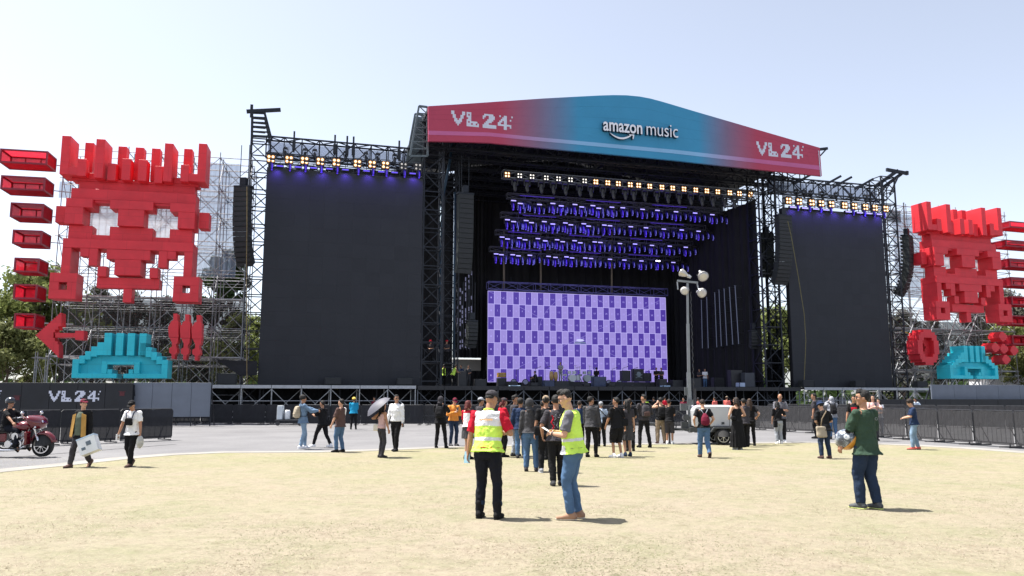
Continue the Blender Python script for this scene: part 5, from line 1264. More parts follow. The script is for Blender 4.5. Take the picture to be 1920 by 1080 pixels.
part('winch', MB().path([(mxp - .16, .3, .95), (mxp - .16, .55, .95)], .12, 12).bar((mxp - .2, .25, 1.0), (mxp - .5, .25, 1.2), .03).bar((mxp - .5, .25, 1.2), (mxp - .56, .25, 1.05), .04).box(mxp - .34, mxp - .1, .3, .5, .55, .8), DKM, t)
part('stay_post', MB().bar((mxp + .2, .5, .4), (mxp + .2, .5, 2.0), .1), HOUS, t)
zc_ = zt_ + .05
part('cross_arm', MB().bar((mxp - .32, .5, zc_ + .05), (mxp + .45, .5, zc_ - .03), .07).bar((mxp - .32, .5, zc_), (mxp - .32, .4, zc_ - .3), .04).bar((mxp + .4, .5, zc_), (mxp + .45, .4, zc_ - .3), .04), mst, t)
REF = mat('lamp_reflector', (.52, .49, .45), .22, .55, .06, 3); GLS = mat('lamp_back', (.62, .63, .64), .4, .4, .1, 3)
def flood(px, py, fdir, r=.27):
    c = LT.hit(px, py, .35); d = Vector(fdir).normalized()
    m = MB().path([c + d * .12, c + d * .10, c, c - d * .14, c - d * .2], [r, r, r * .85, r * .45, r * .12], 20)
    l = part('floodlight', m, REF, t, True); part('lens', MB().path([c + d * .121, c + d * .15], [r * .96, r * .6], 20), mat('lamp_glass', (.52, .50, .48), .12, .15, .1, 4, coat=.5), l, True)
    part('rear_socket', MB().path([c - d * .19, c - d * .32], [.07, .05], 10), GALV, l)
    m = MB(); s_ = d.cross(Vector((0, 0, 1))).normalized(); m.bar(c + s_ * r * 1.05, c - s_ * r * 1.05 + Vector((0, 0, 0)), .02); part('bracket', m, mst, l)
flood(1317, 516, (.12, -.75, -.55), .205); flood(1285, 544, (-.45, -.85, -.35), .16); flood(1314, 548.5, (.2, -.93, -.2), .185); flood(1281.5, 513, (-.85, .35, .55), .15)
# ================================================================== motorcycle
pm = on_ground(79, 856.5); MC = Frame((pm.x, pm.y), R(-4))      # origin under the front wheel, forward = +x
MRED = mat('dark_red_paint', (.12, .005, .012), .22, .2, .08, 3, coat=.8); CHR = mat('chrome', (.72, .72, .74), .14, .95, .08, 8); MBL = mat('engine_black', (.03, .03, .033), .45, .4, .25, 8)
SEATM = mat('black_leather', (.02, .019, .018), .5, 0, .2, 8, .3, 40)
t = thing('motorcycle', 'dark red touring motorcycle entering at the picture edge', 'motorcycle', (0, 0, 0), MC)
AX = Vector((0, 1, 0))
wheel(t, (0, 0, .315), .315, .13, AX, 10, CHR); wheel(t, (-1.63, 0, .31), .31, .16, AX, 10, CHR)
def fender(cx, cz, r, a0, a1, w_, drop=0):
    m = MB(); n = 14; k0 = 0; vs = []
    for i in range(n + 1):
        an = R(a0 + (a1 - a0) * i / n)
        for rr, yy in ((r - .05, -w_), (r + .02, -w_ * .75), (r + .05, 0), (r + .02, w_ * .75), (r - .05, w_)): vs.append((cx + rr * math.cos(an), yy, cz + rr * math.sin(an)))
    m.add(vs, [(i * 5 + j, i * 5 + j + 1, i * 5 + 6 + j, i * 5 + 5 + j) for i in range(n) for j in range(4)]); return m
o = part('fender', fender(0, .315, .37, 15, 168, .10), MRED, t, True); s_ = o.modifiers.new('s', 'SOLIDIFY'); s_.thickness = .012
o = part('fender', fender(-1.63, .31, .40, 20, 175, .13), MRED, t, True); s_ = o.modifiers.new('s', 'SOLIDIFY'); s_.thickness = .012
for sy in (-.13, .13): part('fork', MB().tube((0, sy, .315), (-.14, sy, .62), .038, 10).tube((-.14, sy, .62), (-.33, sy * .8, 1.02), .03, 10), CHR, t, True)
fa = MB(); fa.rings([(.78, .05, .16, 0, -.16), (.84, .12, .28, 0, -.17), (.95, .17, .38, 0, -.2), (1.06, .17, .42, 0, -.25), (1.13, .12, .36, 0, -.3), (1.17, .05, .22, 0, -.33)], 24)
part('fairing', fa, MRED, t, True)
ws = MB().add([(-.30, -.30, 1.13), (-.30, .30, 1.13), (-.40, .22, 1.30), (-.40, -.22, 1.30), (-.315, -.30, 1.13), (-.315, .30, 1.13), (-.415, .22, 1.30), (-.415, -.22, 1.30)], [(0, 1, 2, 3), (7, 6, 5, 4), (0, 3, 7, 4), (1, 5, 6, 2), (2, 6, 7, 3)]); part('windscreen', ws, mat('smoked_screen', (.03, .03, .035), .1, 0, .1, 3, alpha=.6), t)
part('headlight', MB().ell((-.065, 0, .95), (.03, .08, .08), 16, 8), CHR, t, True)
for sy in (-.24, .24): part('fog_lamp', MB().ell((-.12, sy, .84), (.03, .035, .035), 12, 7), CHR, t, True)
part('handlebar', MB().path([(-.52, -.46, 1.10), (-.44, -.38, 1.12), (-.38, -.15, 1.08), (-.38, .15, 1.08), (-.44, .38, 1.12), (-.52, .46, 1.10)], .016, 8), CHR, t, True)
for sy in (-1, 1):
    part('mirror', MB().ell((-.40, sy * .42, 1.24), (.03, .08, .05), 10, 6).tube((-.43, sy * .39, 1.12), (-.40, sy * .41, 1.22), .01, 6), CHR, t, True); part('grip', MB().tube((-.52, sy * .46, 1.10), (-.62, sy * .49, 1.08), .024, 8), MBL, t, True)
part('fuel_tank', MB().path([(-.34, 0, .80), (-.42, 0, .84), (-.6, 0, .86), (-.8, 0, .83), (-.95, 0, .76), (-1.02, 0, .72)], [(.05, .06), (.15, .12), (.19, .15), (.18, .14), (.12, .1), (.05, .05)], 16, ref=(0, 1, 0)), MRED, t, True)
part('saddle', MB().path([(-.92, 0, .72), (-1.05, 0, .70), (-1.3, 0, .70), (-1.45, 0, .80), (-1.7, 0, .80)], [(.12, .05), (.2, .07), (.22, .08), (.18, .08), (.15, .06)], 14, ref=(0, 1, 0)), SEATM, t, True)
eng = MB().box(-.95, -.45, -.14, .14, .26, .5)
eng.path([(-.62, -.0, .44), (-.50, 0, .74)], [.13, .12], 12).path([(-.78, 0, .44), (-.90, 0, .72)], [.13, .12], 12)
part('engine', eng, MBL, t, bev=.03)
fin = MB()
for k in range(7):
    for (x0, x1) in ((-.61, -.52), (-.79, -.88)):
        u = k / 6; x = x0 + (x1 - x0) * u; z = .50 + .2 * u; fin.path([(x, 0, z), (x + (x1 - x0) * .05, 0, z + .012)], .155, 14)
part('cylinder_fin', fin, CHR, t); part('air_filter', MB().path([(-.70, -.16, .58), (-.70, -.24, .58)], [.11, .10], 18), CHR, t); part('primary_cover', MB().path([(-.62, -.15, .36), (-.62, -.21, .36)], [.14, .12], 16).path([(-.92, -.15, .36), (-.92, -.2, .36)], [.12, .1], 16), CHR, t)
part('exhaust', MB().path([(-.5, -.13, .6), (-.40, -.17, .5), (-.42, -.2, .3), (-.6, -.2, .2), (-1.0, -.22, .19), (-1.3, -.24, .21), (-2.0, -.25, .24)], [.025, .028, .03, .03, .035, .05, .05], 10), CHR, t, True)
part('crash_bar', MB().path([(-.36, -.12, .78), (-.32, -.34, .55), (-.36, -.36, .38), (-.44, -.14, .28)], .018, 8), CHR, t, True)
part('lower_fairing', MB().box(-.36, -.28, -.36, -.14, .34, .72), MRED, t, bev=.03)
part('frame_tube', MB().path([(-.32, 0, .95), (-.40, 0, .4), (-.5, 0, .22), (-1.2, 0, .22), (-1.5, 0, .35)], .025, 8).path([(-.32, 0, .95), (-.9, 0, .66), (-1.5, 0, .62)], .025, 8), MBL, t, True)
part('floorboard', MB().box(-.72, -.42, -.36, -.18, .22, .25).box(-.72, -.42, .18, .36, .22, .25), MBL, t)
part('saddlebag', MB().box(-1.95, -1.35, -.38, -.2, .36, .70), MRED, t, bev=.06); part('side_cover', MB().box(-1.3, -1.0, -.17, -.13, .42, .66), MRED, t, bev=.03)
part('tail_trunk', MB().box(-2.05, -1.65, -.28, .28, .86, 1.12), MRED, t, bev=.06)
# ================================================================== people
def remesh(mb, mats, vox, smooth=2, wr=0.0, wscale=.12, base=None, fn=None, extra=None):
    me = mesh_of(mb, mats[0] if isinstance(mats, list) else mats)
    o = bpy.data.objects.new('tmp', me); C.objects.link(o)
    m = o.modifiers.new('r', 'REMESH'); m.mode = 'VOXEL'; m.voxel_size = vox; m.adaptivity = 0
    if smooth: s_ = o.modifiers.new('s', 'SMOOTH'); s_.factor = .5; s_.iterations = smooth
    if wr:
        tx = bpy.data.textures.get(f'fold{wscale}') or bpy.data.textures.new(f'fold{wscale}', 'CLOUDS'); tx.noise_scale = wscale; tx.noise_depth = 2
        d = o.modifiers.new('d', 'DISPLACE'); d.texture = tx; d.strength = wr; d.mid_level = .5; d.texture_coords = 'LOCAL'
    ev = o.evaluated_get(bpy.context.evaluated_depsgraph_get())
    out = bpy.data.meshes.new_from_object(ev)
    bpy.data.objects.remove(o); bpy.data.meshes.remove(me)
    out.materials.clear()
    for x in (mats if isinstance(mats, list) else [mats]): out.materials.append(x)
    out.polygons.foreach_set('use_smooth', [True] * len(out.polygons))
    if fn:
        out.polygons.foreach_set('material_index', [fn(p.center) for p in out.polygons])
    out.update()
    return out
SKIN = {'tan': mat('tan_skin', (.36, .185, .11), .5, 0, .08, 8, spec=.4), 'light': mat('light_skin', (.50, .285, .19), .5, 0, .08, 8, spec=.4), 'dark': mat('brown_skin', (.23, .115, .07), .5, 0, .08, 8, spec=.4)}
LIP = mat('lip_skin', (.26, .09, .075), .45); EYEM = mat('dark_eye', (.02, .015, .012), .2); EYEW = mat('eye_white', (.6, .58, .55), .3)
def cloth(name, col, sh=0.0): return mat(name, col, .85, 0, .16, 5, .25, 70, spec=.14, sheen=sh)
CL = {k: cloth(k + '_cloth', c) for k, c in dict(black=(.011, .011, .0125), char=(.045, .042, .048), grey=(.13, .13, .15), lgrey=(.30, .31, .34), white=(.78, .78, .80), navy=(.018, .032, .075), denim=(.075, .14, .25), ldenim=(.20, .29, .40), ddenim=(.020, .034, .066),
    blackd=(.011, .012, .018), red=(.45, .012, .03), maroon=(.13, .012, .03), orange=(.68, .26, .055), green=(.034, .062, .042), olive=(.10, .12, .09), tan=(.42, .24, .07), khaki=(.26, .2, .14), blue=(.015, .24, .42), brown=(.09, .055, .05), pink=(.55, .36, .34), cream=(.55, .5, .42), yellow=(.75, .55, .12), lime=(.58, .84, .12), reflect=(.62, .64, .66), sky=(.42, .5, .62), beige=(.34, .29, .22), jgrey=(.32, .34, .38), blueshirt=(.13, .2, .3), graphite=(.055, .055, .06), coral=(.62, .14, .12)).items()}
HAIR = {k: mat(k + '_hair', c, .62, 0, .3, 14, .6, 120, spec=.3) for k, c in dict(black=(.012, .011, .011), brown=(.045, .026, .017), redh=(.11, .02, .018), grey=(.25, .25, .26), dbrown=(.022, .014, .011)).items()}
def ik(a, b, l1, l2, hint):
    a, b = Vector(a), Vector(b); d = b - a; L = min(d.length, (l1 + l2) * .999); d.normalize(); b = a + d * L
    x = (l1 * l1 - l2 * l2 + L * L) / (2 * L); y = math.sqrt(max(0, l1 * l1 - x * x))
    h = Vector(hint); h = h - d * h.dot(d)
    if h.length < 1e-4: h = d.orthogonal()
    return a + d * x + h.normalized() * y, b
ARM = dict(down=(.27, .06, .80), down2=(.25, .12, .83), pocket=(.23, .10, .90), phone=(.08, .33, 1.10), phonehi=(.07, .30, 1.34), photo=(.06, .24, 1.56), fold=(.02, .24, 1.10), hip=(.26, .06, 1.0), out=(.50, .22, 1.22), fwd=(.18, .48, 1.08), back=(.10, -.14, .98), fwdhi=(.10, .48, 1.25), strap=(.13, .17, 1.22), chin=(.06, .2, 1.42), swing=(.24, .25, .84), swingb=(.26, -.17, .84))
def person(loc, heading, Ht, label, top, bottom, shoe='black', hair=('short', 'black'), skin='tan', arms=('down', 'down'), feet=((-.10, 0), (.10, .03)), lean=4, head=(0, 0), sway=0, vox=.0115, fat=1.0, face=False, name='person', hip=None, extra=None, twist=0, hand_dir=None, group=None, foot_z=None, shoulder=1.0, female=False, over=None):
    t = thing(name, label, 'person', (0, 0, 0)); t.location = loc; t.rotation_euler = (0, 0, heading); s = Ht / 1.75; t.scale = (s, s, s)
    if group: t['group'] = group
    f = fat; sh = shoulder * (.93 if female else 1)
    fl = [Vector((q[0], q[1], (q[2] if len(q) > 2 else 0))) for q in feet]
    mean = (fl[0] + fl[1]) / 2; hx, hy = (mean.x * .6 + sway, mean.y * .5)
    hipz = .925
    for q in fl:
        dd = math.hypot(q.x - (hx + math.copysign(.09, q.x - hx)), q.y - hy); hipz = min(hipz, q.z + .085 + math.sqrt(max(.1, .848 ** 2 - dd * dd)))
    if hip: hx, hy, hipz = hip
    hipz -= .004
    off = Vector((hx, hy, hipz - .92))
    Rl = Matrix.Rotation(R(-lean), 3, 'X') @ Matrix.Rotation(R(twist), 3, 'Z'); piv = Vector((0, 0, .95))
    def T(p): p = Vector(p); return off + piv + Rl @ (p - piv)
    Rh = Matrix.Rotation(R(head[0]), 3, 'Z') @ Matrix.Rotation(R(-head[1]), 3, 'X') @ Matrix.Rotation(R(lean * .8), 3, 'X'); hp = Vector((0, .01, 1.50))
    def Hd(p): p = Vector(p); return T(hp + Rh @ (p - hp))
    def G(p):                       # pelvis space: blends leg and torso
        return Vector(p) + off
    # joints
    hips = [G((sgn * .088, 0, .92)) for sgn in (-1, 1)]
    ank = [q + Vector((0, -.0, .085)) for q in fl]
    knee = []
    for i in (0, 1):
        k, a_ = ik(hips[i], ank[i], .435, .415, (fl[i].x * .25, 1, .1)); knee.append(k); ank[i] = a_
    shd = [T((sgn * .176 * sh * (f ** .5), -.01, 1.412)) for sgn in (-1, 1)]
    elb, wri = [], []
    for i, sgn in ((0, -1), (1, 1)):
        a_ = arms[i]; a_ = ARM[a_] if isinstance(a_, str) else a_
        tgt = Vector((a_[0] * sgn, a_[1], a_[2])) + Vector((hx, hy, hipz - .92))
        hint = (sgn * .55, -.45, -.6) if a_[2] < 1.3 else (sgn * .8, .1, -.75)
        e_, w_ = ik(shd[i], tgt, .285, .25, hint); elb.append(e_); wri.append(w_)
    # body
    b = MB()
    tor = [(.80, .10, .085, 0), (.86, .150 * f, .108, -.005), (.93, .160 * f, .112, -.008), (1.02, .138 * f * (.92 if female else 1), .098 * f, .0), (1.12, .145 * f * (.93 if female else 1), .105 * f, .005), (1.25, .162 * sh * f ** .5, .112, .008), (1.36, .165 * sh, .102, -.002), (1.43, .115 * sh, .075, -.01), (1.475, .062, .058, -.005)]
    b.rings(tor, 20, X=T)
    b.limb([T((0, -.006, 1.40)), Hd((0, .004, 1.56))], [.06, .054], 14)
    for i in (0, 1):
        b.limb([hips[i] + Vector((0, 0, .02)), hips[i] * .45 + knee[i] * .55, knee[i], knee[i] * .62 + ank[i] * .38 + Vector((0, -.010, 0)), ank[i]], [.086 * f, .070 * f, .050, .047, .035], 14)
        fd = Vector((fl[i].x * .5, 1, 0)); fd.z = -.9 if fl[i].z > .05 else 0; fd.normalize()
        b.limb([ank[i] - fd * .03 - Vector((0, 0, .04)), ank[i] + fd * .13 - Vector((0, 0, .055))], [.036, .03], 10)
        b.limb([T((math.copysign(.10, i - .5) * sh, -.008, 1.40)), shd[i]], [.062, .060], 12)
        b.limb([shd[i], (shd[i] + elb[i]) / 2, elb[i]], [.056 * f ** .5, .049 * f ** .5, .039], 12); b.limb([elb[i], elb[i] * .6 + wri[i] * .4, wri[i]], [.039, .038, .026], 12)
    # head
    b.ell((0, -.002, 1.662), (.0735, .094, .098), 18, 12, Hd); b.rings([(1.535, .026, .028, .062), (1.55, .042, .046, .048), (1.585, .056, .066, .026), (1.62, .064, .076, .018), (1.66, .066, .08, .012)], 18, X=Hd)
    b.ell((0, .097, 1.622), (.0145, .018, .017), 10, 6, Hd); b.limb([Hd((0, .093, 1.662)), Hd((0, .102, 1.63))], [.009, .012], 8); b.ell((0, .082, 1.683), (.045, .014, .010), 10, 6, Hd)
    b.ell((0, .083, 1.583), (.023, .013, .009), 10, 5, Hd); b.ell((0, .071, 1.55), (.02, .018, .016), 10, 6, Hd)
    for sgn in (-1, 1):
        b.ell((sgn * .074, -.005, 1.628), (.011, .021, .031), 10, 7, Hd); b.ell((sgn * .042, .066, 1.625), (.022, .02, .02), 8, 5, Hd)
    # hands
    for i, sgn in ((0, -1), (1, 1)):
        d = (wri[i] - elb[i]).normalized()
        if hand_dir and hand_dir[i]: d = (d + Vector(hand_dir[i])).normalized()
        n_ = Vector((-sgn, .15, -.1)) if d.z < -.6 else Vector((-sgn * .6, -.1, -.8 if d.z < .5 else 0)) if d.z < .5 else Vector((-sgn * .5, .8, 0))
        n_ = (n_ - d * n_.dot(d)).normalized(); bb = d.cross(n_)
        if bb.y < 0 and d.z < -.5 or (d.z >= -.5 and bb.z < 0): bb = -bb    # thumb side
        w0 = wri[i]; pc = w0 + d * .045
        b.limb([w0 - d * .01, w0 + d * .04, w0 + d * .075], [(.026, .019), (.038, .0145), (.036, .0125)], 12, ref=bb)
        for k, (o_, ln) in enumerate(((.030, .068), (.010, .077), (-.010, .071), (-.029, .055))):
            p0 = w0 + d * .078 + bb * o_; c1 = .35 + .06 * k
            d1 = (d + n_ * c1 + bb * o_ * 1.6).normalized(); d2 = (d + n_ * (c1 + .75)).normalized(); d3 = (d + n_ * (c1 + 1.5)).normalized()
            b.limb([p0, p0 + d1 * ln * .45, p0 + d1 * ln * .45 + d2 * ln * .32, p0 + d1 * ln * .45 + d2 * ln * .32 + d3 * ln * .2], [.0098, .0092, .0086, .0078], 8)
        th = w0 + d * .022 + bb * .028; t1 = (d * .7 + bb * .65 + n_ * .35).normalized(); t2 = (d * .9 + bb * .15 + n_ * .4).normalized()
        b.limb([th, th + t1 * .035, th + t1 * .035 + t2 * .03], [.0125, .0105, .009], 8)
    hinv = lambda c_: hp + Rh.inverted() @ ((piv + Rl.inverted() @ (c_ - off - piv)) - hp)
    def face_fn(c_):
        q = hinv(c_)
        if q.y > .06 and 1.577 < q.z < 1.592 and abs(q.x) < .024: return 1
        return 0
    me = remesh(b, [SKIN[skin], LIP], vox, 1, fn=face_fn if face else None)
    part('body', me, None, t)
    if face:
        for sgn in (-1, 1):
            part('eye', MB().ell((sgn * .031, .078, 1.646), (.013, .010, .007), 10, 6, Hd), EYEW, t, True); part('iris', MB().ell((sgn * .031, .086, 1.646), (.006, .004, .006), 8, 5, Hd), EYEM, t, True)
            part('eyebrow', MB().limb([Hd((sgn * .014, .093, 1.667)), Hd((sgn * .046, .083, 1.671))], [.005, .004], 6), HAIR['black'], t, True)
    elif face is None or True:
        for sgn in (-1, 1): part('eyebrow', MB().limb([Hd((sgn * .014, .093, 1.665)), Hd((sgn * .046, .081, 1.669))], [.006, .005], 6), HAIR['black'], t, True)
        for sgn in (-1, 1): part('eye', MB().ell((sgn * .031, .082, 1.646), (.011, .008, .006), 8, 5, Hd), EYEM, t, True)
    # trousers / skirt
    kind, col = bottom[:2]; cm = CL[col]
    p = MB()
    pel = [(.80, .12 * f, .10, 0), (.86, .164 * f, .121, -.005), (.93, .172 * f, .124, -.008), (.985, .160 * f, .114 * f, -.004), (1.0, .156 * f, .110 * f, -.003)]
    loose = bottom[2] if len(bottom) > 2 else 1.0
    if kind in ('trousers', 'shorts'):
        p.rings(pel, 20, X=lambda q: G(q) * .5 + T(q) * .5)
        for i in (0, 1):
            fr_ = 1.0 if kind == 'trousers' else .16
            end = knee[i] * (1 - fr_) + ank[i] * fr_ if kind == 'shorts' else ank[i] - (ank[i] - knee[i]).normalized() * .005
            kb_ = knee[i]
            ptsl = [hips[i] + Vector((0, 0, .0)), hips[i] * .5 + kb_ * .5, kb_]
            rad = [.098 * f * (.5 + .5 * loose), .086 * f * (.4 + .6 * loose), .070 * max(loose, .99)]
            if kind == 'trousers': ptsl += [kb_ * .55 + ank[i] * .45 + Vector((0, -.008, 0)), end]; rad += [.066 * max(loose, .99), .056 * max(loose, .99)]
            else: ptsl += [end]; rad = [.1 * f, .098 * f * loose, .09 * loose, .088 * loose]
            p.path(ptsl, rad, 14)
        # fly bridge
        part('trousers' if kind == 'trousers' else 'shorts', remesh(p, cm, max(vox, .011), 2, .026, .09), None, t)
    elif kind in ('skirt', 'dress'):
        ln = bottom[2] if len(bottom) > 2 else .5; zb = hipz - off.z - ln
        rs = [(1.02, .142 * f, .105, 0), (.93, .172 * f, .13, -.005), (.80, .19 * f, .15, 0), (max(zb, .5), .20 + .06 * (ln > .6), .17, 0)]
        if zb < .45: rs += [(zb + .15, .27, .2, 0), (zb, .29, .21, 0)]
        k0 = MB()
        k0.rings(rs[::-1], 28, X=G)
        for i, v in enumerate(k0.v):
            q = i % 28; low = max(0, (.95 - (v.z - off.z)) * 1.4); a_ = .012 * low * math.cos(q * math.pi); v.x += a_ * math.copysign(1, v.x); v.y += a_ * math.copysign(1, v.y)
        part('skirt', remesh(k0, cm, max(vox, .011), 1, .015, .1), None, t)
    # shoes
    for i in (0, 1):
        fd = Vector((fl[i].x * .45, 1, 0)); tilt = fl[i].z > .04
        if tilt: fd.z = -1.1
        fd.normalize(); up_ = Vector((0, 0, 1)); up_ = (up_ - fd * up_.dot(fd)).normalized(); c0 = ank[i] - up_ * .085
        m = MB(); sd = fd.cross(up_)
        m.limb([c0 - fd * .045 + up_ * .05, c0 + fd * .04 + up_ * .048, c0 + fd * .115 + up_ * .035, c0 + fd * .17 + up_ * .03], [(.046, .050), (.048, .052), (.052, .039), (.045, .031)], 14, ref=sd)
        m.limb([c0 - fd * .03 + up_ * .06, c0 - fd * .005 + up_ * .10], [.049, .050], 12)
        sk_ = part('shoe', remesh(m, CL[shoe] if shoe in CL else SHOES[shoe], .009, 2), None, t)
        so_ = MB(); so_.path([c0 - fd * .085 + up_ * .012, c0 - fd * .06 + up_ * .012, c0 + fd * .05 + up_ * .012, c0 + fd * .13 + up_ * .012, c0 + fd * .20 + up_ * .014], [(.025, .012), (.042, .013), (.045, .013), (.050, .013), (.028, .012)], 12, ref=sd)
        part('sole', so_, SOLE.get(shoe, CL['white'] if shoe in ('white', 'lgrey', 'red') else CL['black']), t, True)
    # top
    for top in [q for q in (top, over) if q]:
        kind, col = top[:2]; cm = CL[col]; o = dict(tee=.014, shirt=.018, hoodie=.026, jacket=.028, tank=.010, vest=.030, dress=.008, polo=.014)[kind]
        hem = {'tee': .875, 'shirt': .93, 'hoodie': .86, 'jacket': .83, 'tank': .90, 'dress': .9, 'polo': .87, 'vest': .86}[kind]
        if len(top) > 2 and top[2] is not None: hem = top[2]
        m = MB(); fl_ = .022 if kind in ('tee', 'hoodie', 'jacket', 'polo') else .03 if kind == 'vest' else -.008
        ex_ = .015 + .10 * max(0, (bottom[2] if len(bottom) > 2 and kind != 'vest' and bottom[0] == 'trousers' else 1) - 1) + (.07 * max(abs(q.y) for q in fl) if hem < .9 else 0)
        rs = [(hem, .168 * f + o + fl_ + ex_ * .6, .118 * f ** .5 + o + fl_ + ex_, -.004), (min(.95, hem + .06), .166 * f + o + ex_ * .4, .116 * f ** .5 + o + ex_ * .6, -.004), (1.04, .150 * f * (.92 if female else 1) + o, .106 * f + o, .002), (1.14, .152 * f * (.94 if female else 1) + o, .110 * f + o, .008), (1.25, .166 * sh * f ** .5 + o, .116 + o, .012), (1.36, .170 * sh + o, .106 + o, 0), (1.42, .140 * sh + o, .086 + o * .8, -.010), (1.455, .100 + o * .6, .075 + o * .5, -.012), (1.475, .066 + o * .5, .062 + o * .4, -.006)]
        if kind in ('tank', 'dress'): rs = rs[:6] + [(1.385, .15, .10, 0)]
        m.rings(rs, 22, X=T)
        sleeve = {'tee': .78, 'polo': .8, 'shirt': 2.0, 'hoodie': 2.0, 'jacket': 2.0}.get(kind, 0)
        if len(top) > 3 and top[3] is not None: sleeve = top[3]
        if kind not in ('tank', 'dress'):
            for i, sgn in ((0, -1), (1, 1)):
                so2 = o * (.75 if sleeve <= 1 else .6)
                m.limb([T((sgn * .09 * sh, -.008, 1.392)), shd[i] if kind != 'vest' else shd[i] * .8 + T((sgn * .1, -.008, 1.39)) * .2], [.062 + so2 * .5, (.056 if kind != 'vest' else .046) + so2], 12)
                if sleeve:
                    if sleeve <= 1: m.path([shd[i] * .9 + T((sgn * .1, 0, 1.38)) * .1, shd[i] * .5 + elb[i] * .5, shd[i] * (1 - sleeve) + elb[i] * sleeve], [.057 + so2, .058 * f ** .5 + so2, .057 * f ** .5 + so2], 14)
                    else:
                        u = min(1, (sleeve - 1) / .98); m.limb([shd[i], (shd[i] + elb[i]) / 2, elb[i]], [.056 + so2, .052 * f ** .5 + so2, .045 + so2], 14); m.limb([elb[i], elb[i] * (1 - u * .5) + wri[i] * u * .5, elb[i] * (1 - u) + wri[i] * u], [.047 + so2, .045 + so2, .038 + so2 * .6], 14)
        if kind == 'hoodie': m.ell((0, -.085, 1.47), (.10, .06, .06), 14, 8, T)
        if kind in ('shirt', 'polo', 'jacket'): m.path([T((.0 + .073 * math.sin(a * .5236), -.004 + .072 * math.cos(a * .5236), 1.478 - .012 * math.cos(a * .5236))) for a in range(13)], .012, 8)
        fn = None; ms = cm
        if len(top) > 4: ms = [cm] + [CL[x] for x in top[4][0]]; q_ = top[4][1]; Tinv = lambda c_: piv + Rl.inverted() @ (c_ - off - piv); fn = lambda c_: q_(Tinv(c_))
        part({'tee': 'tee_shirt', 'shirt': 'shirt', 'hoodie': 'hooded_sweater', 'jacket': 'jacket', 'tank': 'tank_top', 'dress': 'bodice', 'polo': 'polo_shirt', 'vest': 'vest'}[kind], remesh(m, ms, max(vox, .0085), 2, .034, .085, fn=fn), None, t)
    # hair, cap
    hk, hc = hair[:2]
    hm = MB()
    if hk in ('short', 'quiff', 'long', 'bob', 'under', 'bun', 'curly', 'fade'):
        if hk == 'under': hm.ell((0, -.022, 1.632), (.080, .082, .055), 16, 8, Hd)
        elif hk == 'fade':
            hm.ell((0, -.014, 1.712), (.075, .094, .056), 16, 9, Hd); hm.ell((0, .022, 1.757), (.056, .062, .030), 14, 7, Hd); hm.ell((0, -.034, 1.66), (.0755, .070, .058), 16, 8, Hd)
        else: hm.ell((0, -.020, 1.676), (.0825, .096, .097), 18, 11, Hd); hm.ell((0, .02, 1.735), (.065, .07, .032), 14, 7, Hd)
        if hk == 'quiff': hm.ell((0, .035, 1.757), (.055, .05, .032), 14, 7, Hd)
        if hk in ('long', 'bob'):
            zb = 1.30 if hk == 'long' else 1.47
            hm.rings([(zb, .05, .025, -.105), (zb + .08, .078, .04, -.095), (1.55, .09, .06, -.07), (1.64, .088, .075, -.045), (1.70, .08, .07, -.03)], 16, X=Hd)
            for sgn in (-1, 1): hm.limb([Hd((sgn * .078, .01, 1.66)), Hd((sgn * .088, .0, 1.58)), Hd((sgn * .085, -.02, max(zb + .05, 1.45)))], [.022, .026, .02], 10)
        if hk == 'curly': hm.ell((0, -.02, 1.69), (.10, .11, .105), 16, 9, Hd)
        if hk == 'bun': hm.ell((0, -.10, 1.70), (.04, .04, .04), 12, 7, Hd)
        part('hair', remesh(hm, HAIR[hc], .0085, 1, .03 if hk == 'curly' else .016, .035), None, t)
    if len(hair) > 2:
        ck, cc = hair[2], hair[3]; cm = CL[cc]; m = MB()
        if ck in ('cap', 'capback'):
            m.ell((0, -.006, 1.690), (.0865, .106, .088), 18, 9, Hd, z0=-.12)
            fl2 = 1 if ck == 'cap' else -1
            m.path([Hd((0, fl2 * .075, 1.700)), Hd((0, fl2 * .115, 1.700)), Hd((0, fl2 * .155, 1.690)), Hd((0, fl2 * .175, 1.682))], [(.078, .009), (.075, .008), (.06, .007), (.035, .006)], 14, ref=(Hd((1, 0, 0)) - Hd((0, 0, 0))))
            part('cap', remesh(m, cm, .0085, 1, .004, .08), None, t)
        elif ck == 'bucket':
            m.rings([(1.665, .135, .15, -.005), (1.672, .135, .15, -.005), (1.71, .092, .108, -.005), (1.775, .082, .095, -.005), (1.785, .06, .07, -.005)], 20, X=Hd); part('bucket_hat', remesh(m, cm, .01, 1, .01, .08), None, t)
        elif ck == 'hood': m.ell((0, -.025, 1.655), (.102, .115, .125), 18, 10, Hd); m.ell((0, -.05, 1.53), (.10, .085, .07), 16, 8, Hd); part('hood', remesh(m, cm, .0105, 2, .014, .08), None, t)
        elif ck == 'helmet': m.ell((0, -.01, 1.70), (.105, .125, .105), 18, 9, Hd, z0=-.15); m.rings([(1.682, .12, .145, .005), (1.694, .12, .145, .005)], 20, X=Hd); part('hard_hat', m, cm, t, True)
        elif ck == 'moto': m.ell((0, -.01, 1.68), (.115, .135, .12), 20, 12, Hd, z0=-.45); part('crash_helmet', m, mat('gloss_black', (.012, .014, .02), .18, 0, .05, 2, coat=.6), t, True)
    J = dict(T=T, Hd=Hd, G=G, shd=shd, elb=elb, wri=wri, knee=knee, ank=ank, root=t, vox=vox, f=f, off=off)
    for e_ in (extra or []): e_(J)
    return J
SHOES = {'tanshoe': mat('tan_suede', (.33, .19, .12), .8, 0, .15, 10), 'multi': mat('dark_trainer', (.05, .055, .06), .6, 0, .3, 30)}
SOLE = {'tanshoe': CL['cream'], 'multi': mat('lime_sole', (.55, .62, .2), .6), 'brown': CL['black']}
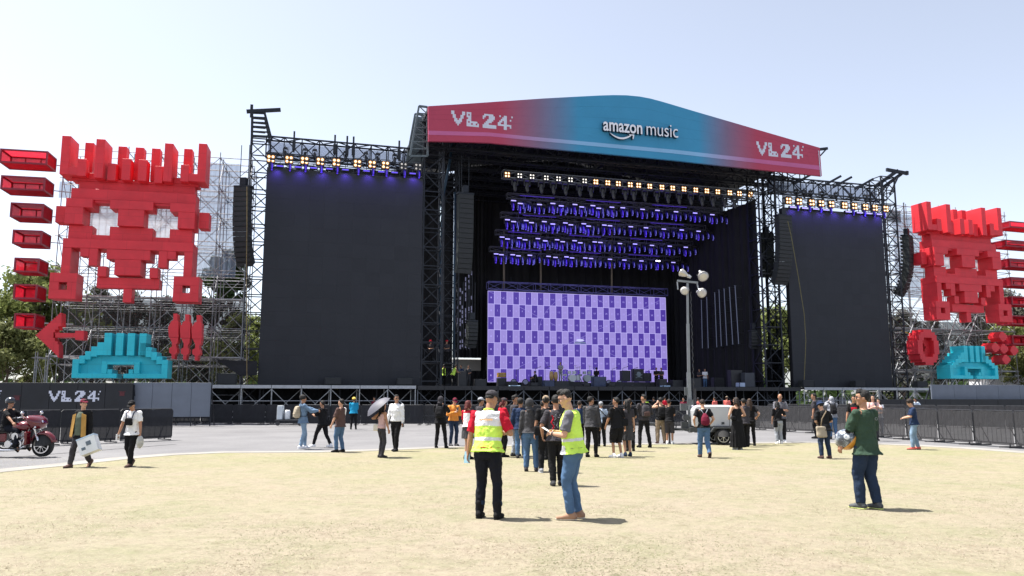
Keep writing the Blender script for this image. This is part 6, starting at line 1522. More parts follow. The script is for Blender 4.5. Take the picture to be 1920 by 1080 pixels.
def child(J, nm, mb, mt, smooth=True, vox=None, wr=0): return part(nm, remesh(mb, mt, vox, 2, wr) if vox else mb, mt, J['root'], smooth)
def carried(J, nm, label, cat, items, group=None):       # a thing held or worn: its own top-level object in the wearer's frame
    r = J['root']; t = thing(nm, label, cat); t.location = r.location; t.rotation_euler = r.rotation_euler; t.scale = r.scale
    if group: t['group'] = group
    for pn, mb, mt, vx in items: part(pn, remesh(mb, mt, vx, 2, .02, .12) if vx else mb, mt, t, len(mb.v) > 40)
    return t
def backpack(col, label, col2=None, w_=.15, z0=1.02, z1=1.42, strap='black'):
    def go(J):
        T = J['T']; m = MB()
        m.rings([(z0, w_ * .75, .06, -.21), (z0 + .04, w_, .095, -.215), (z0 + .2, w_, .10, -.215), (z1 - .1, w_ * .92, .085, -.205), (z1 - .02, w_ * .75, .06, -.19), (z1, w_ * .4, .04, -.18)], 20, X=T, power=3)
        pk = MB(); pk.rings([(z0 + .04, w_ * .75, .05, -.285), (z0 + .16, w_ * .72, .05, -.285), (z0 + .19, w_ * .5, .035, -.28)], 16, X=T, power=3)
        st = MB()
        for s_ in (-1, 1): st.path([T((s_ * .10, -.16, z1 - .06)), T((s_ * .105, -.10, 1.49)), T((s_ * .11, .03, 1.475)), T((s_ * .12, .135, 1.36)), T((s_ * .14, .145, 1.2)), T((s_ * .165, .05, 1.06)), T((s_ * .13, -.14, z0 + .06))], [(.022, .008)] * 7, 8)
        carried(J, 'backpack', label, 'backpack', [('bag', m, CL[col], .012), ('front_pocket', pk, CL[col2 or col], .011), ('strap', st, CL[strap], None)])
    return go
def phone(label, side=0, up=0.0, sz=(.075, .15), fwd=.09, cm=None):
    def go(J):
        w_ = J['wri'][side]; d = (w_ - J['elb'][side]).normalized(); c = w_ + d * fwd + Vector((0, 0, .03))
        m = MB(); b_ = Vector((0, .25, 1)).normalized() if d.z < .5 else Vector((0, 0, 1)); a = Vector((1, 0, 0)); n_ = a.cross(b_)
        vs = [c + a * (i * sz[0] / 2) + b_ * (j * sz[1] / 2) + n_ * (k * .005) for k in (-1, 1) for i, j in ((-1, -1), (1, -1), (1, 1), (-1, 1))]
        m.add(vs, [(3, 2, 1, 0), (4, 5, 6, 7), (0, 1, 5, 4), (1, 2, 6, 5), (2, 3, 7, 6), (3, 0, 4, 7)])
        sc_ = MB().add([v + n_ * -.001 for v in vs[:4]], [(3, 2, 1, 0)])
        t = carried(J, 'mobile_phone', label, 'phone', [('case', m, cm or HOUS, None), ('screen', sc_, mat('phone_glass', (.08, .1, .14), .1), None)])
    return go
def camera_(label):
    def go(J):
        c = (J['wri'][0] + J['wri'][1]) / 2 + Vector((0, .06, .05)); m = MB().box(c.x - .065, c.x + .065, c.y - .03, c.y + .03, c.z - .04, c.z + .045); l = MB().path([c + Vector((0, .03, 0)), c + Vector((0, .13, 0))], [.035, .038], 12)
        carried(J, 'camera', label, 'camera', [('camera_body', m, HOUS, None), ('lens', l, HOUS, None)])
    return go
def glasses(mt, big=False):
    def go(J):
        m = MB(); Hd = J['Hd']
        for s_ in (-1, 1):
            m.ell((s_ * .033, .096, 1.645), (.026, .006, .018 if big else .015), 12, 6, Hd); m.path([Hd((s_ * .058, .09, 1.65)), Hd((s_ * .077, .05, 1.65)), Hd((s_ * .079, -.01, 1.64))], .003, 6)
        m.path([Hd((-.01, .099, 1.65)), Hd((.01, .099, 1.65))], .003, 6); child(J, 'glasses', m, mt)
    return go
SG = mat('sunglass_lens', (.012, .012, .014), .12)
def shoulder_bag(col, label, side=1, z=.92, w_=.14, strap='black', cat='bag', h_=.22, y=-.10):
    def go(J):
        T = J['T']; x = side * .17 * J['f']; m = MB(); m.rings([(z - h_ / 2, w_ * .8, .04, y, x), (z - h_ / 2 + .03, w_, .055, y, x), (z + h_ / 2 - .03, w_ * .95, .05, y, x), (z + h_ / 2, w_ * .85, .03, y, x)], 18, X=T, power=3.2)
        st = MB().path([T((x, y, z + h_ / 2)), T((side * .13, -.155, 1.2)), T((-side * .06, -.13, 1.44)), T((-side * .10, -.02, 1.485)), T((-side * .07, .10, 1.43)), T((side * .06, .165, 1.2)), T((side * .17, .13, 1.05)), T((x, y + .04, z + h_ / 2))], [(.018, .006)] * 8, 8)
        carried(J, 'shoulder_bag', label, cat, [('bag', m, CL[col], .012), ('strap', st, CL[strap], None)])
    return go
# ================================================================== the people
def PP(px, pf, ph, hd, label, top, bottom, **k):
    p = on_ground(px, pf); h = at_depth(px, ph, p.y).z
    return person(p, R(hd), max(1.52, min(1.9, h)), label, top, bottom, **k)
NEAR = .0078
# --- two men in safety vests, man with the helmet
vest1 = (['white', 'reflect', 'yellow'], lambda q: (2 if q.z > 1.40 else 1 if q.z > 1.255 else (2 if (1.055 < q.z < 1.10) else 0)))
def back_print(J):
    m = MB(); T = J['T']
    for k in range(7):
        x = -.085 + k * .028; m.add([T((x, -.172, 1.325)), T((x + .02, -.172, 1.325)), T((x + .024, -.170, 1.348 + .006 * (k % 2))), T((x + .004, -.170, 1.348))], [(0, 1, 2, 3)])
    child(J, 'back_lettering', m, mat('orange_print', (.75, .38, .12), .6), False)
def vest_trim(J):
    m = MB(); T = J['T']; 
    for i in (0, 1):
        kn, an = J['knee'][i], J['ank'][i]; child(J, 'trouser_cuff', MB().path([an * .62 + kn * .38, an * .70 + kn * .30, an * .78 + kn * .22], [.066, .071, .067], 14), CL['ddenim'], True, .009, .02); child(J, 'boot_shaft', MB().limb([an + Vector((0, -.005, .12)), an], [.056, .054], 12), CL['black'], True, .009)
    m = MB(); m.path([T((.07 * math.sin(a * .5236), -.006 + .068 * math.cos(a * .5236), 1.482 - .014 * math.cos(a * .5236))) for a in range(13)], .011, 8); child(J, 'vest_collar', m, CL['lime'])
J1 = PP(911, 972, 733, -14, 'person in a lime vest and black cap with back turned, red sleeves, black jeans', ('tee', 'red', .96, .85), ('trousers', 'blackd', 1.04), over=('vest', 'lime', .90, 0, vest1), shoe='black', hair=('fade', 'black', 'cap', 'char'), skin='tan', fat=1.10, shoulder=1.06,
   arms=((.30, -.02, .78), (.20, .24, 1.16)), feet=((-.10, .02), (.175, -.03)), lean=6, head=(-32, 24), vox=NEAR, face=True, extra=[back_print, vest_trim,
   phone('pale blue phone held low by the person in the lime vest and black cap', 0, sz=(.08, .16), cm=mat('pale_blue_case_paint', (.30, .52, .62), .4)), ])
def belt(J):
    m = MB(); m.rings([(.955, .172 * J['f'], .126, -.006), (.995, .168 * J['f'], .122, -.005)], 24, X=lambda q: J['G'](q) * .5 + J['T'](q) * .5); child(J, 'belt', m, SEATM)
vest2 = (['reflect', 'white'], lambda q: 1 if 1.05 < q.z < 1.09 else (2 if (q.z < 1.0 and q.y > .08) else 0))
def sheet_(J):
    c = (J['wri'][0] + J['wri'][1]) / 2 + Vector((0, .10, .035)); m = MB(); a, b_ = Vector((.07, 0, 0)), Vector((0, .06, .035)); n_ = Vector((0, 0, .004))
    m.add([c - a - b_, c + a - b_, c + a + b_, c - a + b_, c - a - b_ + n_, c + a - b_ + n_, c + a + b_ + n_, c - a + b_ + n_], [(3, 2, 1, 0), (4, 5, 6, 7), (0, 1, 5, 4), (1, 2, 6, 5), (2, 3, 7, 6), (3, 0, 4, 7)])
    carried(J, 'note_paper', 'folded white paper held by the person in the lime vest and blue jeans', 'paper', [('sheet', m, CL['white'], None)])
def watch(J):
    w_, e_ = J['wri'][0], J['elb'][0]; d = (w_ - e_).normalized(); m = MB().path([w_ - d * .035, w_ - d * .005], .033, 12); child(J, 'wrist_watch', m, HOUS)
J2 = PP(1076, 974, 731, 76, 'person in an open lime vest and blue jeans reading a paper', ('tee', 'grey', .96, .80), ('trousers', 'denim', 1.02), over=('vest', 'lime', .885, 0, vest2), shoe='tanshoe', hair=('fade', 'black'), skin='light', fat=1.12, shoulder=1.02,
   arms=((.07, .28, 1.15), (.07, .27, 1.17)), feet=((-.09, .03), (.09, -.05)), lean=5, head=(6, 23), vox=NEAR, face=True, extra=[belt, glasses(HOUS), sheet_, watch])
def shirt_logo(J):
    m = MB(); T = J['T']
    for k in range(9): a = k * .7; m.path([T((.10 + .028 * math.cos(a), -.133, 1.33 + .02 * math.sin(a))), T((.10 + .028 * math.cos(a + .7), -.133, 1.33 + .02 * math.sin(a + .7)))], .003, 5)
    child(J, 'shirt_print', m, CL['lgrey'], False)
def helmet(J):
    c = J['wri'][0] * .5 + J['elb'][0] * .5 + Vector((.07, .05, -.02)); X = lambda p: c + Matrix.Rotation(R(-44), 3, 'Y') @ (Matrix.Rotation(R(-26), 3, 'X') @ (Vector(p)))
    sh = MB().ell((0, 0, .0), (.145, .185, .155), 26, 16, X, z0=-.72)
    hm = bpy.data.materials.new('helmet_shell'); hm.use_nodes = True; nt = hm.node_tree; N = nt.nodes; L = nt.links; b = N['Principled BSDF']; b.inputs['Roughness'].default_value = .22; b.inputs['Coat Weight'].default_value = .6
    tc = N.new('ShaderNodeTexCoord'); nz = N.new('ShaderNodeTexNoise'); nz.inputs['Scale'].default_value = 9; nz.inputs['Distortion'].default_value = 2.2; nz.inputs['Detail'].default_value = 2; L.new(tc.outputs['Object'], nz.inputs['Vector'])
    cr = N.new('ShaderNodeValToRGB'); cr.color_ramp.interpolation = 'CONSTANT'; e = cr.color_ramp.elements; e[0].color = (.05, .06, .08, 1); e[1].position = .52; e[1].color = (.30, .34, .39, 1); x = e.new(.63); x.color = (.62, .64, .66, 1); x = e.new(.43); x.color = (.12, .14, .17, 1)
    L.new(nz.outputs['Fac'], cr.inputs[0]); L.new(cr.outputs[0], b.inputs['Base Color'])
    rim = MB().ell((0, 0, -.01), (.150, .190, .162), 26, 6, X, z0=-.80, z1=-.22)
    vis = MB().ell((0, .03, .012), (.138, .17, .125), 20, 8, X, z0=-.45, z1=.3)
    chin = MB().ell((0, .13, -.06), (.09, .06, .05), 14, 8, X); red = MB().ell((.02, .03, .128), (.04, .06, .022), 16, 7, X)
    carried(J, 'crash_helmet', 'silver and black patterned crash helmet with an orange rim hung on the forearm', 'helmet', [('shell', sh, hm, None), ('rim', rim, mat('orange_rim', (.60, .27, .035), .35, 0, .05, 4, coat=.4), None), ('visor', vis, mat('smoke_visor', (.02, .02, .025), .1, 0, .05, 3), None), ('chin_guard', chin, hm, None), ('crown_print', red, mat('red_stripe_paint', (.5, .05, .07), .3), None)])
J3 = PP(1632, 955, 733, 27, 'person in a dark green tee shirt with a patterned crash helmet on the forearm', ('tee', 'green', .80, .95), ('trousers', 'ddenim', 1.22), over=None, shoe='multi', hair=('quiff', 'black'), skin='tan', fat=1.10, shoulder=1.04,
   arms=((.27, .25, .87), (.25, .10, .86)), feet=((-.10, .08), (.10, -.05)), lean=1, head=(46, 2), vox=NEAR, face=True, extra=[glasses(SG), helmet, shirt_logo])
def undersleeve(J, mt=None):
    for i in (0, 1): m = MB().limb([J['shd'][i] * .4 + J['elb'][i] * .6, J['elb'][i], J['elb'][i] * .45 + J['wri'][i] * .55], [.052, .046, .040], 12); child(J, 'under_sleeve', m, CL['black'], True, .009)
undersleeve(J3)
# --- left part
def box_carried(J):
    w_ = J['wri'][0]; c = w_ + Vector((-.02, .02, -.30)); Rz = Matrix.Rotation(R(24), 3, 'Y') @ Matrix.Rotation(R(20), 3, 'Z')
    def bx(m, x0, x1, y0, y1, z0, z1):
        vs = [c + Rz @ Vector((x, y, z)) for z in (z0, z1) for y in (y0, y1) for x in (x0, x1)]; m.add(vs, [(0, 2, 3, 1), (4, 5, 7, 6), (0, 1, 5, 4), (2, 6, 7, 3), (0, 4, 6, 2), (1, 3, 7, 5)]); return m
    b_ = bx(MB(), -.22, .22, -.14, .14, -.21, .19); l = bx(MB(), -.225, .225, -.145, .145, .192, .23); pr = bx(bx(MB(), -.1, .02, .142, .146, -.02, .09), .06, .16, .142, .146, -.1, -.03); hd_ = MB().path([c + Rz @ Vector(q) for q in ((-.1, 0, .23), (-.09, 0, .29), (.09, 0, .29), (.1, 0, .23))], .012, 8)
    carried(J, 'cool_box', 'white cool box with pale blue lid carried by the person in the red cap', 'box', [('body', b_, mat('foam_white', (.74, .77, .8), .5), None), ('lid', l, mat('pale_blue_lid', (.50, .63, .78), .5), None), ('label_print', pr, mat('dark_label', (.12, .16, .2), .6), None), ('handle', hd_, MATS['foam_white'], None)])
def jacket_lining(J):
    T = J['T']
    for s_ in (-1, 1):
        m = MB(); m.add([T((s_ * .085, .155, 1.40)), T((s_ * .20, .13, 1.36)), T((s_ * .24, .16, .82)), T((s_ * .13, .20, .80)), T((s_ * .085, .165, 1.40)), T((s_ * .20, .14, 1.36)), T((s_ * .24, .17, .82)), T((s_ * .13, .21, .80))], [(3, 2, 1, 0), (4, 5, 6, 7), (0, 1, 5, 4), (1, 2, 6, 5), (2, 3, 7, 6), (3, 0, 4, 7)]); child(J, 'jacket_lining', m, CL['tan'], False)
    m = MB(); m.rings([(.84, .10, .03, .165), (1.1, .105, .03, .16), (1.3, .10, .03, .15), (1.43, .07, .03, .09)], 14, X=T); child(J, 'shirt_front', m, CL['olive'], True, .011, .015)
PP(150, 876, 748, 168, 'person in a red cap and dark jacket with tan lining carrying a white cool box', ('jacket', 'black', .78), ('trousers', 'char', 1.12), shoe='brown', hair=('short', 'dbrown', 'cap', 'maroon'), skin='light', arms=((.26, .02, .80), (.30, .04, .82)), feet=((-.10, -.22, .06), (.12, .22)), lean=1, head=(62, 2), face=True, extra=[box_carried, jacket_lining])
def chest_bag(J):
    T = J['T']; m = MB().rings([(1.10, .09, .03, .18, .0), (1.13, .11, .045, .185, 0), (1.27, .105, .045, .185, 0), (1.30, .07, .03, .18, 0)], 16, X=T, power=3)
    st = MB()
    for s_ in (-1, 1): st.path([T((s_ * .08, .17, 1.29)), T((s_ * .10, .11, 1.44)), T((s_ * .10, -.0, 1.48))], [(.016, .006)] * 3, 8)
    carried(J, 'chest_bag', 'small black bag strapped across the chest of the person in the white tee shirt', 'bag', [('bag', m, CL['black'], .011), ('strap', st, CL['navy'], None)])
def held(lbl, nm, cat, side, mk):
    def go(J): w_ = J['wri'][side]; d = (w_ - J['elb'][side]).normalized(); carried(J, nm, lbl, cat, mk(w_ + d * .1, d))
    return go
PP(243, 875, 750, 174, 'person in a white tee shirt and black cap looking down while walking on the lawn', ('tee', 'white', .84, .8), ('trousers', 'black', 1.08), shoe='brown', hair=('short', 'black', 'cap', 'black'), skin='tan', fat=1.04, arms=((.30, .10, .80), (.32, .12, .82)), feet=((-.09, .16), (.07, -.20, .05)), lean=3, head=(4, 34), face=True,
   extra=[chest_bag, held('folded white paper in the hand of the person in the white tee shirt', 'note_paper', 'paper', 1, lambda c, d: [('sheet', MB().box(c.x - .02, c.x + .02, c.y - .06, c.y + .06, c.z - .1, c.z + .06), CL['white'], None)]),
          held('crumpled pale plastic bag in the hand of the person in the white tee shirt', 'plastic_bag', 'bag', 0, lambda c, d: [('bag', MB().ell((c.x, c.y, c.z - .14), (.10, .07, .17), 14, 10), mat('pale_plastic', (.62, .62, .6), .4, 0, .3, 9, .8, 25, trans=.3), .012)])])
PP(566, 841, 742, -58, 'person in a denim jacket and pale jeans with a beige backpack, gesturing', ('jacket', 'blueshirt', .84), ('trousers', 'ldenim', 1.0), shoe='white', hair=('curly', 'black'), skin='tan', fat=.95, arms=('fwdhi', (.16, .42, 1.25)), feet=((-.07, .12), (.09, -.08)), lean=-3, head=(-14, 2), extra=[backpack('beige', 'beige backpack on the person in the denim jacket', w_=.16)])
PP(604, 838, 748, 62, 'person in black with sunglasses striding beside the denim jacket', ('tee', 'black', .86, .85), ('trousers', 'black', .98), shoe='white', hair=('short', 'black'), skin='tan', fat=1.12, arms=((.06, .42, 1.24), (.20, .20, .9)), feet=((-.07, .36), (.07, -.34)), lean=4, head=(6, 2), face=True, extra=[glasses(SG), shoulder_bag('black', 'black shoulder bag with a white badge on the striding person in black', 1)])
bw = (['white'], lambda q: 1 if q.x < -.12 else 0)
PP(637, 848, 749, 66, 'person in a brown and white shirt and blue jeans near the yellow helmet', ('tee', 'brown', .84, .95, (['white'], lambda q: 1 if q.x > .14 else 0)), ('trousers', 'denim', 1.06), shoe='black', hair=('short', 'black'), skin='light', fat=1.12, arms=((.30, .16, .86), (.28, .22, .84)), feet=((-.11, .06), (.11, -.04)), lean=-1, head=(10, 0), face=True)
PP(662, 805, 746, 8, 'person in a yellow hard hat and bright blue jacket near the barrier row', ('jacket', 'blue', .88), ('trousers', 'black'), hair=('under', 'black', 'helmet', 'yellow'), fat=1.15, arms=('fold', 'fold'), feet=((-.12, 0), (.15, .02)))
def umbrella(J):
    w_ = J['wri'][0]; c = w_ + Vector((-.02, -.12, .42)); ax = Vector((-.25, -.55, .72)).normalized(); a = ax.orthogonal().normalized(); b_ = ax.cross(a); n = 16; vs = [c + ax * .12]; fs = []
    for r_, h_ in ((.2, .095), (.36, .03), (.47, -.09)):
        for k in range(n): an = k * 2 * math.pi / n; rr = r_ * (1 if k % 2 == 0 else .965); vs.append(c + ax * h_ + a * rr * math.cos(an) + b_ * rr * math.sin(an))
    for k in range(n): fs.append((0, 1 + k, 1 + (k + 1) % n))
    for q in (0, 1):
        for k in range(n): i0 = 1 + q * n; fs.append((i0 + k, i0 + n + k, i0 + n + (k + 1) % n, i0 + (k + 1) % n))
    m = MB().add(vs, fs); m2 = MB().tube(c + ax * .16, w_ - ax * .02, .008, 8); rb = MB()
    for k in range(0, n, 2): rb.bar(c + ax * .02, vs[1 + 2 * n + k] * .98 + c * .02, .006)
    t = carried(J, 'umbrella', 'grey umbrella shading the long haired person in the pink top', 'umbrella', [('canopy', m, mat('grey_umbrella_cloth', (.10, .10, .125), .6, 0, .08, 5, trans=.1), None), ('shaft', m2, HOUS, None), ('rib', rb, HOUS, None)])
PP(714, 858, 760, -48, 'person with long dark hair in a pink top under a grey umbrella', ('tank', 'pink', .92), ('trousers', 'char', .95), shoe='char', hair=('long', 'black'), skin='tan', female=True, fat=.94, arms=((.16, .05, 1.26), (.25, .12, .84)), feet=((-.08, .02), (.09, -.02)), head=(-12, 0), extra=[umbrella, shoulder_bag('cream', 'cream cloth bag on the person under the umbrella', -1, z=.95)])
PP(742, 846, 741, 160, 'person in a white long sleeved shirt and black trousers walking towards the lawn', ('shirt', 'white', .93), ('trousers', 'black', 1.05), shoe='black', hair=('short', 'black'), skin='tan', fat=1.06, arms=((.27, .06, .80), (.30, .08, .82)), feet=((-.08, .12), (.08, -.12)), lean=0, head=(42, 0), face=True, extra=[glasses(SG), belt, phone('black phone in the lowered hand of the person in the white shirt', 0)])
PP(823, 840, 744, -8, 'person all in black with a black hood and black backpack, legs apart', ('jacket', 'black', .84), ('trousers', 'black', .96), hair=('under', 'black', 'hood', 'char'), arms=('chin', 'chin'), feet=((-.10, -.02), (.26, -.06)), lean=2, head=(-20, 8), extra=[backpack('black', 'black backpack on the person all in black', strap='char')])
PP(850, 836, 746, -150, 'person in an orange jacket and red cap looking down at a phone', ('jacket', 'orange', .92), ('trousers', 'ddenim', 1.0), shoe='graphite', hair=('short', 'dbrown', 'cap', 'maroon'), skin='light', arms=((.06, .26, 1.26), (.10, .22, 1.22)), feet=((-.10, .02), (.13, .02)), head=(-8, 30), face=True, extra=[phone('dark phone in the hands of the person in the orange jacket')])
rw = (['white'], lambda q: 1 if (abs(q.x) < .115 and q.z < 1.38) else 0)
PP(876, 861, 752, -30, 'person with dark red hair in a red and white top and short grey skirt', ('tee', 'red', .98, .8, rw), ('skirt', 'graphite', .30), shoe='black', hair=('bob', 'redh'), skin='light', female=True, arms=('fold', 'fold'), feet=((-.07, .02), (.10, -.02)), head=(-20, 0))
PP(899, 850, 746, -60, 'person in a grey cap and dark jacket half hidden by a lime vest', ('jacket', 'char', .86), ('trousers', 'black'), hair=('short', 'black', 'cap', 'lgrey'), arms=('fold', 'fold'), feet=((-.09, 0), (.1, 0)))
PP(941, 857, 747, -64, 'person in a red tee shirt and dark cap holding a sheet', ('tee', 'red', .84, .9), ('trousers', 'black'), hair=('bob', 'redh', 'cap', 'char'), skin='light', female=True, arms=((.10, .30, 1.1), (.12, .32, 1.12)), feet=((-.09, 0), (.1, 0)), head=(-10, 10), extra=[held('pale blue sheet held by the person in the red tee shirt', 'note_paper', 'paper', 1, lambda c, d: [('sheet', MB().box(c.x - .1, c.x + .1, c.y - .02, c.y + .10, c.z - .05, c.z - .04), CL['sky'], None)])])
PP(963, 855, 742, -72, 'person with short dark hair in a grey hooded jacket and pale grey jeans', ('jacket', 'char', .86), ('trousers', 'jgrey', 1.3), shoe='graphite', hair=('fade', 'black'), skin='tan', arms=('pocket', 'fold'), feet=((-.09, .06), (.1, -.04)), head=(-8, 0), face=True)
PP(976, 859, 748, -4, 'person in a dark blue jacket with curly black hair and blue jeans', ('jacket', 'navy', .84), ('trousers', 'denim', 1.1), shoe='graphite', hair=('curly', 'black'), arms=('pocket', 'pocket'), feet=((-.09, 0), (.1, 0)), head=(-10, 0))
PP(994, 884, 748, -6, 'person in a faded charcoal sweater with hood up and grey jeans', ('hoodie', 'graphite', .93), ('trousers', 'denim', 1.12), shoe='char', hair=('under', 'black', 'hood', 'graphite'), fat=1.04, arms=((.27, .05, .82), (.46, .25, 1.28)), feet=((-.10, .02), (.15, -.02)), lean=0, head=(-34, -4), extra=[phone('dark phone held out by the person with the charcoal hood up', 1)])
PP(1018, 862, 752, -24, 'person raising a camera to the face between the charcoal hood and the tan cap', ('tee', 'black'), ('trousers', 'black', 1.1), hair=('short', 'black'), skin='light', arms=('photo', 'photo'), feet=((-.1, 0), (.1, 0)), extra=[camera_('black camera raised between the charcoal hood and the tan cap')])
PP(1026, 886, 743, 6, 'person in a tan cap and black tee shirt with black trousers, back turned', ('tee', 'black', .86, .8), ('trousers', 'black', 1.1), shoe='lgrey', hair=('short', 'black', 'cap', 'khaki'), skin='tan', arms=((.28, .02, .82), 'fold'), feet=((-.14, .0), (.1, .05)), head=(-6, 0), extra=[shoulder_bag('black', 'black bag hanging behind the person in the tan cap', -1, z=.95)])
def back_art(J):
    T = J['T']; m = MB(); q_ = random.Random(4)
    for k in range(26):
        x, z = q_.uniform(-.11, .12), q_.uniform(1.10, 1.38); w_ = q_.uniform(.012, .04)
        m.path([T((x, -.143, z)), T((x + q_.uniform(-.04, .04), -.145, z + q_.uniform(-.03, .04)))], .005, 5)
    child(J, 'shirt_print', m, CL['lgrey'], False); m = MB().path([T((-.10, -.145, 1.36)), T((-.07, -.148, 1.30)), T((-.115, -.148, 1.22)), T((-.06, -.148, 1.14)), T((-.09, -.145, 1.1))], .013, 6).path([T((-.12, -.146, 1.07)), T((0, -.15, 1.06)), T((.12, -.146, 1.08))], .011, 6); child(J, 'red_print', m, CL['red'], False)
PP(1043, 911, 742, 4, 'person in black with a red and grey back print', ('tee', 'char', .86, .85), ('trousers', 'black', 1.06), shoe='graphite', hair=('short', 'black'), skin='tan', arms=((.26, .12, .95), 'fold'), feet=((-.06, -.02), (.10, .12)), lean=3, head=(-12, 8), vox=.0095, extra=[back_art])
PP(1087, 838, 752, -20, 'person with dark cap and navy top just beyond the side-on lime vest', ('tee', 'navy'), ('trousers', 'black'), hair=('short', 'dbrown'), skin='tan', arms=('fold', 'fold'))
PP(1108, 857, 744, -22, 'person in a dark grey long sleeved shirt near the side-on lime vest', ('jacket', 'graphite', .86), ('trousers', 'black', .98), hair=('short', 'black'), skin='tan', arms=((.20, .12, .86), (.27, .06, .84)), feet=((-.10, -.04), (.15, .02)), head=(-36, 0))
PP(1128, 837, 754, 4, 'person with a white shirt and white cap carrying a black bag on the back', ('shirt', 'sky', .9), ('trousers', 'black', 1.12), hair=('short', 'grey', 'cap', 'lgrey'), skin='tan', arms=((.2, .15, 1.0), (.2, .15, 1.0)), feet=((-.11, -.02), (.13, .02)), lean=6, extra=[shoulder_bag('black', 'black bag hanging on the back of the person in the white shirt', 1, z=1.0, w_=.17, h_=.3, y=-.17)])
PP(1158, 858, 746, 34, 'person in black tee shirt and long black shorts with white trainers', ('tee', 'black', .84, .9), ('shorts', 'black', 1.1), shoe='white', hair=('short', 'black'), skin='tan', fat=1.22, arms=((.28, .18, .92), (.32, .0, .86)), feet=((-.12, .03), (.13, -.02)), head=(30, 0), face=True, extra=[glasses(SG), shoulder_bag('black', 'black hip bag on the person in long black shorts', 1, z=1.02)])
PP(1177, 856, 750, 12, 'person with long dark hair and a grey patterned skirt', ('tee', 'char', .95, .7), ('skirt', 'graphite', .46), shoe='ddenim', hair=('long', 'black'), skin='light', female=True, arms=((.26, .08, .84), (.26, .06, .82)), feet=((-.07, .02), (.09, .0)), head=(30, 0))
PP(1182, 846, 748, -10, 'person in a black tee shirt mostly hidden behind the patterned skirt', ('tee', 'black'), ('trousers', 'black'), hair=('short', 'dbrown'), arms=('fold', 'fold'))
PP(1208, 839, 741, 12, 'bearded person in a dark shirt with a grey backpack, black trousers, legs apart', ('shirt', 'char', .9, 1.3), ('trousers', 'black', .98), hair=('fade', 'black'), skin='tan', arms=((.24, .24, 1.06), (.20, .2, 1.06)), feet=((-.16, .0), (.20, -.04)), lean=0, head=(48, 0), face=True, extra=[backpack('char', 'grey backpack with a striped pocket on the bearded person', 'brown')])
PP(1240, 832, 746, 4, 'person in a black tank top and khaki trousers photographing, black backpack', ('tank', 'black'), ('trousers', 'khaki', 1.25), shoe='brown', hair=('short', 'black'), skin='light', arms=('photo', 'photo'), feet=((-.14, .02), (.14, 0)), lean=-3, extra=[backpack('black', 'black backpack on the photographing person in khaki trousers', w_=.165), phone('phone raised by the photographing person in khaki trousers')])
PP(1256, 833, 749, -20, 'person in black behind the photographing person in khaki trousers', ('tee', 'black'), ('shorts', 'char'), hair=('short', 'dbrown'), shoe='white', arms=('fold', 'fold'))
def drawstring(J):
    T = J['T']; m = MB().rings([(.96, .05, .05, -.2), (.99, .12, .09, -.205), (1.10, .14, .11, -.21), (1.22, .11, .09, -.2), (1.30, .055, .05, -.18), (1.33, .04, .03, -.17)], 18, X=T); st = MB()
    for s_ in (-1, 1): st.path([T((s_ * .025, -.16, 1.31)), T((s_ * .09, -.145, 1.42)), T((s_ * .125, -.06, 1.46)), T((s_ * .13, .08, 1.43)), T((s_ * .155, .12, 1.25)), T((s_ * .15, -.05, 1.02))], [(.013, .006)] * 6, 8)
    carried(J, 'drawstring_bag', 'maroon drawstring bag with pale cords on a walking person', 'bag', [('bag', m, CL['maroon'], .011), ('strap', st, CL['jgrey'], None)])
PP(1321, 858, 749, 2, 'person in black tee shirt and blue jeans walking with a maroon drawstring bag', ('tee', 'black', .9, .65), ('trousers', 'denim', 1.15), shoe='brown', hair=('short', 'dbrown'), skin='light', arms=((.24, .16, 1.0), (.24, .16, 1.0)), feet=((-.09, .14), (.10, -.22, .05)), lean=4, head=(0, 18), extra=[drawstring])
PP(1384, 843, 746, 14, 'person in a long black strappy dress with dark hair in front of the light tower', ('dress', 'black'), ('dress', 'black', .84), shoe='lgrey', hair=('bob', 'dbrown'), skin='light', female=True, fat=1.12, arms=((.20, .2, 1.08), (.18, .2, 1.1)), feet=((-.08, 0), (.10, 0)), head=(20, 4), extra=[shoulder_bag('black', 'small black handbag on the person in the long dress', -1, z=1.06, w_=.08, h_=.14)])
PP(1408, 836, 748, -8, 'person in black tee shirt and trousers with long wavy brown hair by the fence', ('tee', 'black', .9, .7), ('trousers', 'black', .96), hair=('long', 'brown'), skin='light', female=True, arms=('fold', (.27, .14, 1.06)), feet=((-.09, 0), (.14, .02)))
PP(1398, 838, 748, 10, 'person in a dark jacket between the long dress and the wavy brown hair', ('jacket', 'char'), ('trousers', 'black'), hair=('short', 'black'), arms=('fold', 'fold'))
PP(1466, 829, 739, 170, 'bald bearded person in a grey tee shirt hugging another', ('tee', 'grey', .86, .9), ('trousers', 'black'), shoe='white', hair=('none', 'black'), skin='tan', fat=1.06, arms=((.10, .32, 1.16), (.08, .34, 1.12)), feet=((-.1, -.02), (.12, 0)), head=(0, 12), face=True)
PP(1461, 832, 757, 2, 'person in a black top and pale jeans leaning into the bald person', ('tee', 'black', .95, .9), ('trousers', 'jgrey', 1.15), shoe='white', hair=('bob', 'black'), skin='light', female=True, arms=((.20, .18, .9), (.20, .26, 1.2)), feet=((-.08, -.02), (.10, 0)), head=(-10, 4), extra=[shoulder_bag('black', 'long black bag hanging beside the hugging pair', -1, z=.82, w_=.09, h_=.3)])
PP(1532, 822, 738, 62, 'person in a black tee shirt looking away behind the blue bucket hat', ('tee', 'char', .86, .85), ('trousers', 'black'), hair=('short', 'black'), skin='tan', arms=((.26, .08, .84), 'down'), feet=((-.1, 0), (.1, .02)), head=(20, 0))
